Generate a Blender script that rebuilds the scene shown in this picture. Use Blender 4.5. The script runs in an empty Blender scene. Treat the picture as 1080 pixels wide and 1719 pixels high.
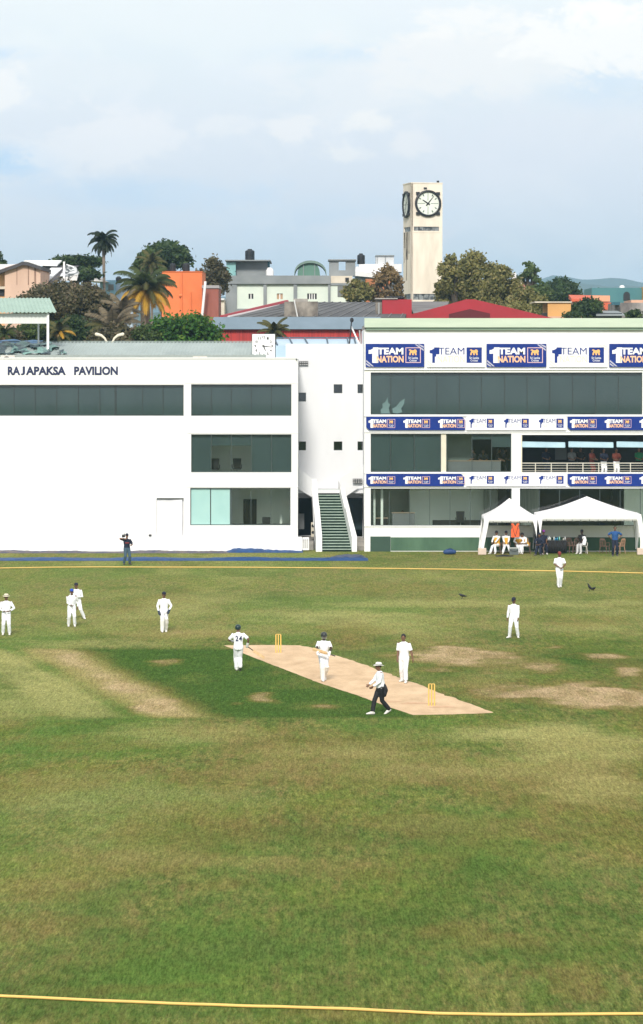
import bpy, math, random
import numpy as np
from mathutils import Vector, Matrix, noise as mnoise

# ------------------------------------------------------------------ camera, sky, sun, exposure
S = bpy.context.scene
COL = S.collection
F = 5553.0          # focal length in photo pixels (photo is 1080 wide)
HZ = 600.0          # photo row of the horizon
CH = 11.5           # camera height in metres (on the rampart)
cam = bpy.data.cameras.new('camera'); cam_ob = bpy.data.objects.new('camera', cam); COL.objects.link(cam_ob)
cam_ob.location = (0, 0, CH); cam_ob.rotation_euler = (math.radians(90), 0, 0)
cam.sensor_fit = 'HORIZONTAL'; cam.sensor_width = 36; cam.lens = F / 1080 * 36
cam.shift_y = -(859.5 - HZ) / 1080
cam.clip_start = 0.5; cam.clip_end = 20000
S.camera = cam_ob
S.view_settings.view_transform = 'Standard'; S.view_settings.look = 'None'
S.view_settings.gamma = 1.0; S.view_settings.exposure = 0.62
S.cycles.max_bounces = 8; S.cycles.transparent_max_bounces = 24; S.cycles.volume_bounces = 1
S.cycles.use_denoising = True

SUN_EL, SUN_AZ = 35.0, 185.0     # azimuth clockwise from +Y: behind the camera, a little left
sd = bpy.data.lights.new('sun', 'SUN'); sd.energy = 2.6; sd.angle = math.radians(9); sd.color = (1.0, 0.94, 0.85)
so = bpy.data.objects.new('sun', sd); COL.objects.link(so)
_d = Vector((math.sin(math.radians(SUN_AZ)) * math.cos(math.radians(SUN_EL)), math.cos(math.radians(SUN_AZ)) * math.cos(math.radians(SUN_EL)), math.sin(math.radians(SUN_EL))))
so.rotation_euler = _d.to_track_quat('Z', 'Y').to_euler(); so.location = (0, 0, 60)

W = bpy.data.worlds.new('World'); S.world = W; W.use_nodes = True
def world():
    nt = W.node_tree; N = nt.nodes; L = nt.links; N.clear()
    def nd(t, **k):
        n = N.new(t)
        for a, b in k.items(): setattr(n, a, b)
        return n
    def m(op, a, b=None, c=None, clamp=False):
        n = nd('ShaderNodeMath', operation=op, use_clamp=clamp)
        for i, v in enumerate((a, b, c)):
            if v is None: continue
            if isinstance(v, (int, float)): n.inputs[i].default_value = v
            else: L.new(v, n.inputs[i])
        return n.outputs[0]
    def mixc(f, a, b):
        n = nd('ShaderNodeMix', data_type='RGBA')
        if isinstance(f, (int, float)): n.inputs[0].default_value = f
        else: L.new(f, n.inputs[0])
        for i, v in ((6, a), (7, b)):
            if isinstance(v, tuple): n.inputs[i].default_value = (*v, 1)
            else: L.new(v, n.inputs[i])
        return n.outputs[2]
    sky = nd('ShaderNodeTexSky', sky_type='NISHITA'); sky.sun_disc = False
    sky.sun_elevation = math.radians(SUN_EL); sky.sun_rotation = math.radians(SUN_AZ)
    sky.dust_density = 2.0; sky.air_density = 1.2
    tc = nd('ShaderNodeTexCoord'); sp = nd('ShaderNodeSeparateXYZ'); L.new(tc.outputs['Generated'], sp.inputs[0])
    yy = m('ADD', m('ABSOLUTE', sp.outputs[1]), 0.02)
    u = m('DIVIDE', sp.outputs[0], yy); v = m('DIVIDE', sp.outputs[2], yy)
    cb = nd('ShaderNodeCombineXYZ'); L.new(u, cb.inputs[0]); L.new(m('MULTIPLY', v, 1.7), cb.inputs[1])
    def noise(scale, detail, rough, off=0.0, dist=0.0):
        mp = nd('ShaderNodeMapping'); mp.inputs['Location'].default_value = (off, off * 1.3, off); L.new(cb.outputs[0], mp.inputs[0])
        n = nd('ShaderNodeTexNoise'); n.inputs['Scale'].default_value = scale; n.inputs['Detail'].default_value = detail
        n.inputs['Roughness'].default_value = rough; n.inputs['Distortion'].default_value = dist; L.new(mp.outputs[0], n.inputs['Vector']); return n.outputs['Fac']
    n_big = noise(13, 6, .55, 3.1, .4); n_mid = noise(34, 10, .62, 7.7, .5); n_fine = noise(130, 8, .65, 1.3, .3)
    edge = m('ADD', m('MULTIPLY', m('SUBTRACT', n_mid, .5), 3.6), m('MULTIPLY', m('SUBTRACT', n_fine, .5), 1.8))
    def blob(cx, cy, rx, ry, soft=.55, e=1.0):
        du = m('DIVIDE', m('SUBTRACT', u, (cx - 540) / F), rx / F); dv = m('DIVIDE', m('SUBTRACT', v, (HZ - cy) / F), ry / F)
        d = m('SQRT', m('ADD', m('MULTIPLY', du, du), m('MULTIPLY', dv, dv)))
        t = m('ADD', m('SUBTRACT', 1.0, d), m('MULTIPLY', edge, e * .75))
        n = nd('ShaderNodeMapRange', interpolation_type='SMOOTHSTEP'); L.new(t, n.inputs[0]); n.inputs[1].default_value = 0; n.inputs[2].default_value = soft
        return n.outputs[0]
    K = 7.1   # colours below are radiance at strength 0.1 (K/0.1 per unit); K folds in the exposure
    def c(r, g, b): return (r * K, g * K, b * K)
    skyc = sky.outputs[0]
    ramp = nd('ShaderNodeValToRGB'); L.new(m('MULTIPLY', v, 1 / .115), ramp.inputs[0])
    r = ramp.color_ramp
    stops = [(0.0, (.78, .86, 1.0)), (.25, (.81, .86, .99)), (.42, (.85, .87, .99)), (.6, (.87, .89, .98)), (.78, (.90, .94, .99)), (1.0, (1.0, 1.01, 1.01))]
    r.elements[0].position = 0; r.elements[1].position = 1
    for i, (p, cc) in enumerate(stops):
        e = r.elements[0] if i == 0 else (r.elements[-1] if i == len(stops) - 1 else r.elements.new(p))
        e.position = p; e.color = (cc[0], cc[1], cc[2], 1)
    vs = nd('ShaderNodeVectorMath', operation='SCALE'); L.new(ramp.outputs[0], vs.inputs[0]); vs.inputs[3].default_value = K
    base = mixc(.88, skyc, vs.outputs[0])
    # soft veils of thin cloud
    nb = nd('ShaderNodeMapRange'); L.new(n_big, nb.inputs[0]); nb.inputs[1].default_value = .42; nb.inputs[2].default_value = .68
    x = mixc(m('MULTIPLY', nb.outputs[0], .45), base, c(.92, .94, 1.0))
    nm = nd('ShaderNodeMapRange'); L.new(n_mid, nm.inputs[0]); nm.inputs[1].default_value = .45; nm.inputs[2].default_value = .75
    x = mixc(m('MULTIPLY', nm.outputs[0], .50), x, c(1.02, 1.0, 1.03))
    # blue gaps and blue-grey streaks
    for (a, b_, rx, ry, s) in ((30, 275, 120, 40, .75), (250, 330, 330, 45, .45), (560, 370, 300, 90, .18), (1000, 150, 160, 60, .30), (20, 100, 90, 16, .4), (560, 100, 200, 26, .3)):
        x = mixc(m('MULTIPLY', blob(a, b_, rx, ry, .9, .8), s), x, c(.52, .74, 1.0))
    # cumulus: bodies then bright tops
    for (a, b_, rx, ry, s, cc) in ((330, 50, 460, 80, .6, c(.93, .97, .98)), (620, 150, 210, 70, .6, c(.95, .95, .97)), (820, 110, 250, 75, .8, c(1.0, .98, .97)), (790, 40, 150, 45, .85, c(1.06, 1.03, 1.0)), (1010, 70, 170, 75, .9, c(1.08, 1.05, 1.02)),
                                   (1000, 28, 110, 42, .9, c(1.12, 1.08, 1.04)), (170, 240, 170, 70, .75, c(.99, .97, .99)), (120, 130, 200, 40, .5, c(.92, .94, .97)), (5, 155, 60, 50, .9, c(1.03, 1.01, 1.0)), (375, 222, 60, 34, .6, c(1.0, .98, .99)),
                                   (487, 222, 44, 36, .7, c(1.04, 1.0, .99)), (625, 214, 46, 22, .8, c(1.06, 1.02, .99)), (573, 267, 64, 26, .7, c(1.03, 1.0, .99)), (686, 250, 40, 32, .6, c(1.03, .99, .98)),
                                   (620, 400, 160, 50, .5, c(.93, .88, .93)), (60, 400, 190, 90, .4, c(.88, .88, .94)), (900, 250, 260, 90, .4, c(.88, .88, .95)), (420, 330, 200, 60, .3, c(.86, .88, .95))):
        x = mixc(m('MULTIPLY', blob(a, b_, rx, ry, .6), s), x, cc)
    bg = nd('ShaderNodeBackground'); L.new(x, bg.inputs[0]); bg.inputs[1].default_value = 0.1
    out = nd('ShaderNodeOutputWorld'); L.new(bg.outputs[0], out.inputs[0])
world()

# ------------------------------------------------------------------ helpers
def PX(px, Y): return (px - 540) * Y / F
def PZ(py, Y): return CH - (py - HZ) * Y / F
def GY(py): return F * CH / (py - HZ)          # where a ground point seen at row py lies
def V(*a): return Vector(a)
RNG = random.Random(7)

def root_offset(p):
    v = Vector((0, 0, 0))
    while p is not None: v = v + p.location; p = p.parent
    return v
def tag(o, label=None, cat=None, group=None, kind=None):
    if label: o['label'] = label
    if cat: o['category'] = cat
    if group: o['group'] = group
    if kind: o['kind'] = kind
    return o
def empty(name, loc, label, cat, group=None):
    o = bpy.data.objects.new(name, None); o.empty_display_size = .3; COL.objects.link(o); o.location = loc
    return tag(o, label, cat, group)
def kids(o): return list(o.children)
def copy_tree(o, parent=None):
    c = o.copy(); COL.objects.link(c); c.parent = parent
    for ch in kids(o): copy_tree(ch, c)
    return c

class MB:
    def __init__(s): s.v = []; s.f = []
    def poly(s, pts):
        n = len(s.v); s.v += [tuple(p) for p in pts]; s.f.append(tuple(range(n, n + len(pts)))); return s
    def box(s, x0, x1, y0, y1, z0, z1):
        n = len(s.v)
        if x0 > x1: x0, x1 = x1, x0
        if y0 > y1: y0, y1 = y1, y0
        if z0 > z1: z0, z1 = z1, z0
        s.v += [(x, y, z) for z in (z0, z1) for y in (y0, y1) for x in (x0, x1)]
        for q in ((0, 2, 3, 1), (4, 5, 7, 6), (0, 1, 5, 4), (2, 6, 7, 3), (0, 4, 6, 2), (1, 3, 7, 5)): s.f.append(tuple(n + i for i in q))
        return s
    def prism(s, prof, y0, y1):       # profile of (x, z), extruded along y
        n = len(s.v); k = len(prof)
        a = sum(prof[i][0] * prof[(i + 1) % k][1] - prof[(i + 1) % k][0] * prof[i][1] for i in range(k))
        if a < 0: prof = prof[::-1]
        s.v += [(x, y0, z) for x, z in prof] + [(x, y1, z) for x, z in prof]
        s.f.append(tuple(range(n, n + k))); s.f.append(tuple(range(n + 2 * k - 1, n + k - 1, -1)))
        for i in range(k): j = (i + 1) % k; s.f.append((n + i, n + k + i, n + k + j, n + j))
        return s
    def hull8(s, b, t):               # bottom 4 points, top 4 points (counter-clockwise from above)
        n = len(s.v); s.v += [tuple(p) for p in b] + [tuple(p) for p in t]
        s.f += [(n + 3, n + 2, n + 1, n), (n + 4, n + 5, n + 6, n + 7)] + [(n + i, n + (i + 1) % 4, n + 4 + (i + 1) % 4, n + 4 + i) for i in range(4)]
        return s
    def rings(s, rings, cap=True):
        n0 = len(s.v); k = len(rings[0])
        for r in rings: s.v += [tuple(p) for p in r]
        for i in range(len(rings) - 1):
            for j in range(k):
                a = n0 + i * k + j; b = n0 + i * k + (j + 1) % k; s.f.append((a, b, b + k, a + k))
        if cap: s.f.append(tuple(n0 + j for j in range(k))[::-1]); s.f.append(tuple(n0 + (len(rings) - 1) * k + j for j in range(k)))
        return s
    def tube(s, pts, rad, n=8, ry=None, cap=True, ref=None, round_=False):
        pts = [Vector(p) for p in pts]
        if isinstance(rad, (int, float)): rad = [rad] * len(pts)
        ry = ry or rad
        if isinstance(ry, (int, float)): ry = [ry] * len(pts)
        T = []
        for i in range(len(pts)):
            t = (pts[min(i + 1, len(pts) - 1)] - pts[max(i - 1, 0)])
            T.append(t.normalized() if t.length > 1e-9 else Vector((0, 0, 1)))
        u = Vector(ref) if ref is not None else (Vector((1, 0, 0)) if abs(T[0].x) < .9 else Vector((0, 1, 0)))
        R = []
        def ring(p, t, u, a, b):
            w = t.cross(u).normalized(); return [p + u * (math.cos(2 * math.pi * j / n) * a) + w * (math.sin(2 * math.pi * j / n) * b) for j in range(n)]
        for i, p in enumerate(pts):
            uu = Vector(ref) if ref is not None else u
            u = (uu - T[i] * uu.dot(T[i])).normalized()
            if round_ and i == 0:
                for a in (75, 45, 20): R.append(ring(p - T[0] * min(rad[0], ry[0]) * math.sin(math.radians(a)), T[0], u, rad[0] * math.cos(math.radians(a)), ry[0] * math.cos(math.radians(a))))
            R.append(ring(p, T[i], u, rad[i], ry[i]))
            if round_ and i == len(pts) - 1:
                for a in (20, 45, 75): R.append(ring(p + T[i] * min(rad[i], ry[i]) * math.sin(math.radians(a)), T[i], u, rad[i] * math.cos(math.radians(a)), ry[i] * math.cos(math.radians(a))))
        return s.rings(R, cap)
    def ell(s, c, r, n=12, m=8, rot=None):
        c = Vector(c); R = []
        for i in range(1, m):
            a = -math.pi / 2 + math.pi * i / m
            ring = []
            for j in range(n):
                b = 2 * math.pi * j / n
                p = Vector((r[0] * math.cos(a) * math.cos(b), r[1] * math.cos(a) * math.sin(b), r[2] * math.sin(a)))
                if rot: p = rot @ p
                ring.append(c + p)
            R.append(ring)
        return s.rings(R)
    def xform(s, M):
        s.v = [tuple(M @ Vector(p)) for p in s.v]; return s
    def add(s, o):
        n = len(s.v); s.v += o.v; s.f += [tuple(i + n for i in f) for f in o.f]; return s
    def build(s, name, mat, parent=None, smooth=False, bevel=0, mods=None, label=None):
        me = bpy.data.meshes.new(name)
        if parent is None:
            a = np.array(s.v); off = Vector(((a[:, 0].min() + a[:, 0].max()) / 2, (a[:, 1].min() + a[:, 1].max()) / 2, a[:, 2].min()))
        else: off = root_offset(parent)
        me.from_pydata([(p[0] - off.x, p[1] - off.y, p[2] - off.z) for p in s.v], [], s.f)
        me.materials.append(mat)
        if smooth: me.polygons.foreach_set('use_smooth', [True] * len(me.polygons))
        me.update(); o = bpy.data.objects.new(name, me); COL.objects.link(o)
        if parent is None: o.location = off
        else: o.parent = parent
        if bevel:
            b = o.modifiers.new('b', 'BEVEL'); b.width = bevel; b.segments = 2; b.limit_method = 'ANGLE'; FINAL.append(o)
        if mods:
            for (t, kw) in mods:
                md = o.modifiers.new(t, t)
                for a, b_ in kw.items(): setattr(md, a, b_)
            FINAL.append(o)
        if label: o['label'] = label
        return o
FINAL = []
def finalize():
    bpy.context.view_layer.update(); dg = bpy.context.evaluated_depsgraph_get(); new = []
    for o in dict.fromkeys(FINAL):
        new.append((o, bpy.data.meshes.new_from_object(o.evaluated_get(dg))))
    for o, me in new:
        nm = o.data.name; o.modifiers.clear(); o.data = me; me.name = nm

_txt = {}
def text_mb(body, bold=0.0, font_scale=1.0):
    """the letters as a flat triangulated mesh normalised to height 1 of a capital; returns (verts2d, faces, width)"""
    k = (body, bold)
    if k not in _txt:
        cu = bpy.data.curves.new('t', 'FONT'); cu.body = body; cu.offset = bold; cu.resolution_u = 3
        ob = bpy.data.objects.new('t', cu); COL.objects.link(ob); bpy.context.view_layer.update()
        me = bpy.data.meshes.new_from_object(ob.evaluated_get(bpy.context.evaluated_depsgraph_get()))
        vs = [(v.co.x, v.co.y) for v in me.vertices]; fs = [tuple(p.vertices) for p in me.polygons]
        bpy.data.objects.remove(ob); bpy.data.curves.remove(cu); bpy.data.meshes.remove(me)
        x0 = min(v[0] for v in vs); x1 = max(v[0] for v in vs); y0 = min(v[1] for v in vs); y1 = max(v[1] for v in vs)
        _txt[k] = ([((x - x0) / (x1 - x0), (y - y0) / (y1 - y0)) for x, y in vs], fs)
    return _txt[k]
def put_text(mb, body, x0, x1, z0, z1, y, bold=0.0):
    """letters facing -Y filling the rectangle"""
    vs, fs = text_mb(body, bold); n = len(mb.v)
    mb.v += [(x0 + (x1 - x0) * a, y, z0 + (z1 - z0) * b) for a, b in vs]; mb.f += [tuple(n + i for i in f) for f in fs]
    return mb

def facade(mb, x0, x1, z0, z1, y0, th, ops):
    """a wall slab facing -Y with rectangular openings (x0,x1,z0,z1) and their reveals"""
    xs = sorted({x0, x1, *[min(max(o[i], x0), x1) for o in ops for i in (0, 1)]}); zs = sorted({z0, z1, *[min(max(o[i], z0), z1) for o in ops for i in (2, 3)]})
    def solid(i, j):
        if i < 0 or j < 0 or i >= len(xs) - 1 or j >= len(zs) - 1: return False
        cx = (xs[i] + xs[i + 1]) / 2; cz = (zs[j] + zs[j + 1]) / 2
        return not any(o[0] < cx < o[1] and o[2] < cz < o[3] for o in ops)
    y1 = y0 + th
    for i in range(len(xs) - 1):
        for j in range(len(zs) - 1):
            if not solid(i, j): continue
            a, b, c, d = xs[i], xs[i + 1], zs[j], zs[j + 1]
            mb.poly([(a, y0, c), (b, y0, c), (b, y0, d), (a, y0, d)]); mb.poly([(b, y1, c), (a, y1, c), (a, y1, d), (b, y1, d)])
            if not solid(i - 1, j): mb.poly([(a, y1, c), (a, y0, c), (a, y0, d), (a, y1, d)])
            if not solid(i + 1, j): mb.poly([(b, y0, c), (b, y1, c), (b, y1, d), (b, y0, d)])
            if not solid(i, j - 1): mb.poly([(a, y1, c), (b, y1, c), (b, y0, c), (a, y0, c)])
            if not solid(i, j + 1): mb.poly([(a, y0, d), (b, y0, d), (b, y1, d), (a, y1, d)])
    return mb

# ------------------------------------------------------------------ materials
MATS = {}
def mat(name, col, rough=.7, var=.12, scale=1.5, col2=None, bump=0.0, bscale=30, metal=0.0, stretch=(1, 1, 1), spec=.4, lo=.35, hi=.7, detail=6, coat=0):
    if name in MATS: return MATS[name]
    m = bpy.data.materials.new(name); m.use_nodes = True; nt = m.node_tree; N = nt.nodes; L = nt.links
    b = N['Principled BSDF']; b.inputs['Roughness'].default_value = rough; b.inputs['Metallic'].default_value = metal; b.inputs['Specular IOR Level'].default_value = spec
    tc = N.new('ShaderNodeNewGeometry'); mp = N.new('ShaderNodeMapping'); mp.inputs['Scale'].default_value = stretch; L.new(tc.outputs['Position'], mp.inputs[0])
    n = N.new('ShaderNodeTexNoise'); n.inputs['Scale'].default_value = scale; n.inputs['Detail'].default_value = detail; n.inputs['Roughness'].default_value = .6; L.new(mp.outputs[0], n.inputs['Vector'])
    mr = N.new('ShaderNodeMapRange'); mr.inputs[1].default_value = lo; mr.inputs[2].default_value = hi; L.new(n.outputs['Fac'], mr.inputs[0])
    mx = N.new('ShaderNodeMix'); mx.data_type = 'RGBA'; L.new(mr.outputs[0], mx.inputs[0])
    c2 = col2 or tuple(max(0, c * (1 - var)) for c in col)
    mx.inputs[6].default_value = (*col, 1); mx.inputs[7].default_value = (*c2, 1); L.new(mx.outputs[2], b.inputs['Base Color'])
    if bump:
        n2 = N.new('ShaderNodeTexNoise'); n2.inputs['Scale'].default_value = bscale; n2.inputs['Detail'].default_value = 4; L.new(mp.outputs[0], n2.inputs['Vector'])
        bp = N.new('ShaderNodeBump'); bp.inputs['Strength'].default_value = 1; bp.inputs['Distance'].default_value = bump; L.new(n2.outputs['Fac'], bp.inputs['Height']); L.new(bp.outputs[0], b.inputs['Normal'])
    MATS[name] = m; return m
def leafmat(name, c1, c2, c3=None, scale=.5):
    if name in MATS: return MATS[name]
    m = mat(name, c1, rough=.55, col2=c2, scale=scale, detail=5, lo=.38, hi=.62, spec=.25)
    nt = m.node_tree; N = nt.nodes; L = nt.links; b = N['Principled BSDF']; mx = [n for n in N if n.bl_idname == 'ShaderNodeMix'][0]
    if c3:
        g = [n for n in N if n.bl_idname == 'ShaderNodeNewGeometry'][0]
        rp = N.new('ShaderNodeMapRange'); rp.inputs[1].default_value = .6; rp.inputs[2].default_value = 1; L.new(g.outputs['Random Per Island'], rp.inputs[0])
        m2 = N.new('ShaderNodeMix'); m2.data_type = 'RGBA'; L.new(rp.outputs[0], m2.inputs[0]); L.new(mx.outputs[2], m2.inputs[6]); m2.inputs[7].default_value = (*c3, 1); mx = m2
        L.new(m2.outputs[2], b.inputs['Base Color'])
    tr = N.new('ShaderNodeBsdfTranslucent'); L.new(mx.outputs[2], tr.inputs[0]); ms = N.new('ShaderNodeMixShader'); ms.inputs[0].default_value = .38
    out = N['Material Output']; L.new(b.outputs[0], ms.inputs[1]); L.new(tr.outputs[0], ms.inputs[2]); L.new(ms.outputs[0], out.inputs[0])
    return m
def glassmat(name, tint, fac=.10):
    m = bpy.data.materials.new(name); m.use_nodes = True; nt = m.node_tree; N = nt.nodes; L = nt.links
    t = N.new('ShaderNodeBsdfTransparent'); g = N.new('ShaderNodeBsdfGlossy'); g.inputs['Roughness'].default_value = .03
    lw = N.new('ShaderNodeFresnel'); lw.inputs[0].default_value = 1.5
    nz = N.new('ShaderNodeTexNoise'); nz.inputs['Scale'].default_value = .9; nz.inputs['Detail'].default_value = 3
    geo = N.new('ShaderNodeNewGeometry'); L.new(geo.outputs['Position'], nz.inputs['Vector'])
    pass
    t.inputs[0].default_value = (*tint, 1); ms = N.new('ShaderNodeMixShader')
    ad = N.new('ShaderNodeMath'); ad.operation = 'ADD'; ad.use_clamp = True; L.new(lw.outputs[0], ad.inputs[0]); ad.inputs[1].default_value = fac - .04; L.new(ad.outputs[0], ms.inputs[0])
    L.new(t.outputs[0], ms.inputs[1]); L.new(g.outputs[0], ms.inputs[2]); L.new(ms.outputs[0], N['Material Output'].inputs[0])
    MATS[name] = m; return m
white = mat('white_paint', (.80, .80, .80), .6, col2=(.76, .765, .77), scale=.35, stretch=(1, 1, .5), bump=.002, bscale=20)
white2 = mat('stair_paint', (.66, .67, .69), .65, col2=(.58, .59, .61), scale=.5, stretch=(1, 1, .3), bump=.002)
cream = mat('cream_paint', (.66, .62, .50), .6)
fascia_g = mat('pale_green_fascia', (.52, .60, .48), .5, col2=(.44, .53, .42), scale=.8, stretch=(.4, 1, 3))
fascia_shade = mat('green_fascia_shade', (.24, .34, .27), .5)  # darker fascia green, with the shade of its underside put into the colour
dgreen = mat('dark_green_paint', (.006, .018, .011), .8, spec=.1, col2=(.012, .03, .02), scale=.7)
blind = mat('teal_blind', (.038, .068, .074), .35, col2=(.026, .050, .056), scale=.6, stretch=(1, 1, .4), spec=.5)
blind_l = mat('pale_frosted_panel', (.36, .57, .54), .4, col2=(.31, .52, .50), scale=.8)
frame_m = mat('dark_window_frame', (.05, .07, .07), .4)
joint_m = mat('grey_joint', (.10, .16, .16), .4)
alu = mat('aluminium', (.5, .5, .48), .35, metal=.7)
black = mat('black_matter', (.012, .013, .016), .5)
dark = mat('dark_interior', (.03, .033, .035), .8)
room_w = mat('interior_wall', (.80, .84, .80), .7, var=.04)
room_f = mat('interior_floor', (.16, .15, .14), .5)
glass = glassmat('clear_green_glass', (.90, .965, .94), .06)
glass_d = glassmat('dark_tinted_glass', (.35, .45, .45), .10)
navy = mat('navy_letters', (.012, .02, .075), .5)
bblue = mat('banner_blue', (.005, .028, .215), .6, col2=(.005, .024, .18), scale=2, spec=.2, bump=.02, bscale=2.2)
bwhite = mat('banner_white', (.80, .80, .82), .6, var=.05, bump=.015, bscale=2.2)
bpeach = mat('banner_peach', (.85, .50, .30), .5)
bpale = mat('banner_pale_peach', (.80, .68, .52), .5)
bpink = mat('banner_pink_line', (.68, .45, .50), .5)
bgold = mat('emblem_gold', (.80, .45, .15), .5)
rope_m = mat('yellow_rope', (.72, .48, .14), .7, bump=.003, bscale=60)
tarp = mat('blue_tarpaulin', (.004, .065, .22), .6, col2=(.003, .028, .11), scale=3, spec=.2)
tarp_d = mat('navy_tarpaulin', (.012, .03, .09), .4)
concrete = mat('concrete', (.36, .34, .31), .85, col2=(.20, .19, .18), scale=1.2, bump=.01)
concrete_o = mat('stained_old_concrete', (.30, .27, .23), .9, col2=(.07, .06, .055), scale=1.3, bump=.02, stretch=(1, 1, .6))
# ------------------------------------------------------------------ ground
def nz(x, y, s, seed=0):
    """smooth value noise on arrays"""
    x = x / s + seed * 17.13; y = y / s + seed * 5.71
    xi = np.floor(x).astype(np.int64); yi = np.floor(y).astype(np.int64); fx = x - xi; fy = y - yi
    fx = fx * fx * (3 - 2 * fx); fy = fy * fy * (3 - 2 * fy)
    def h(a, b):
        k = (a * 374761393 + b * 668265263 + seed * 974711) & 0xffffffff
        k = ((k ^ (k >> 13)) * 1274126177) & 0xffffffff
        return ((k ^ (k >> 16)) & 0xffff) / 65535.0
    return (h(xi, yi) * (1 - fx) + h(xi + 1, yi) * fx) * (1 - fy) + (h(xi, yi + 1) * (1 - fx) + h(xi + 1, yi + 1) * fx) * fy
def fbm(x, y, s, seed, o=5):
    t = 0; a = 1; w = 0
    for i in range(o): t = t + a * nz(x, y, s / 2 ** i, seed + i); w += a; a *= .6
    return t / w
def sm(a, b, x): t = np.clip((x - a) / (b - a), 0, 1); return t * t * (3 - 2 * t)

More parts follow.
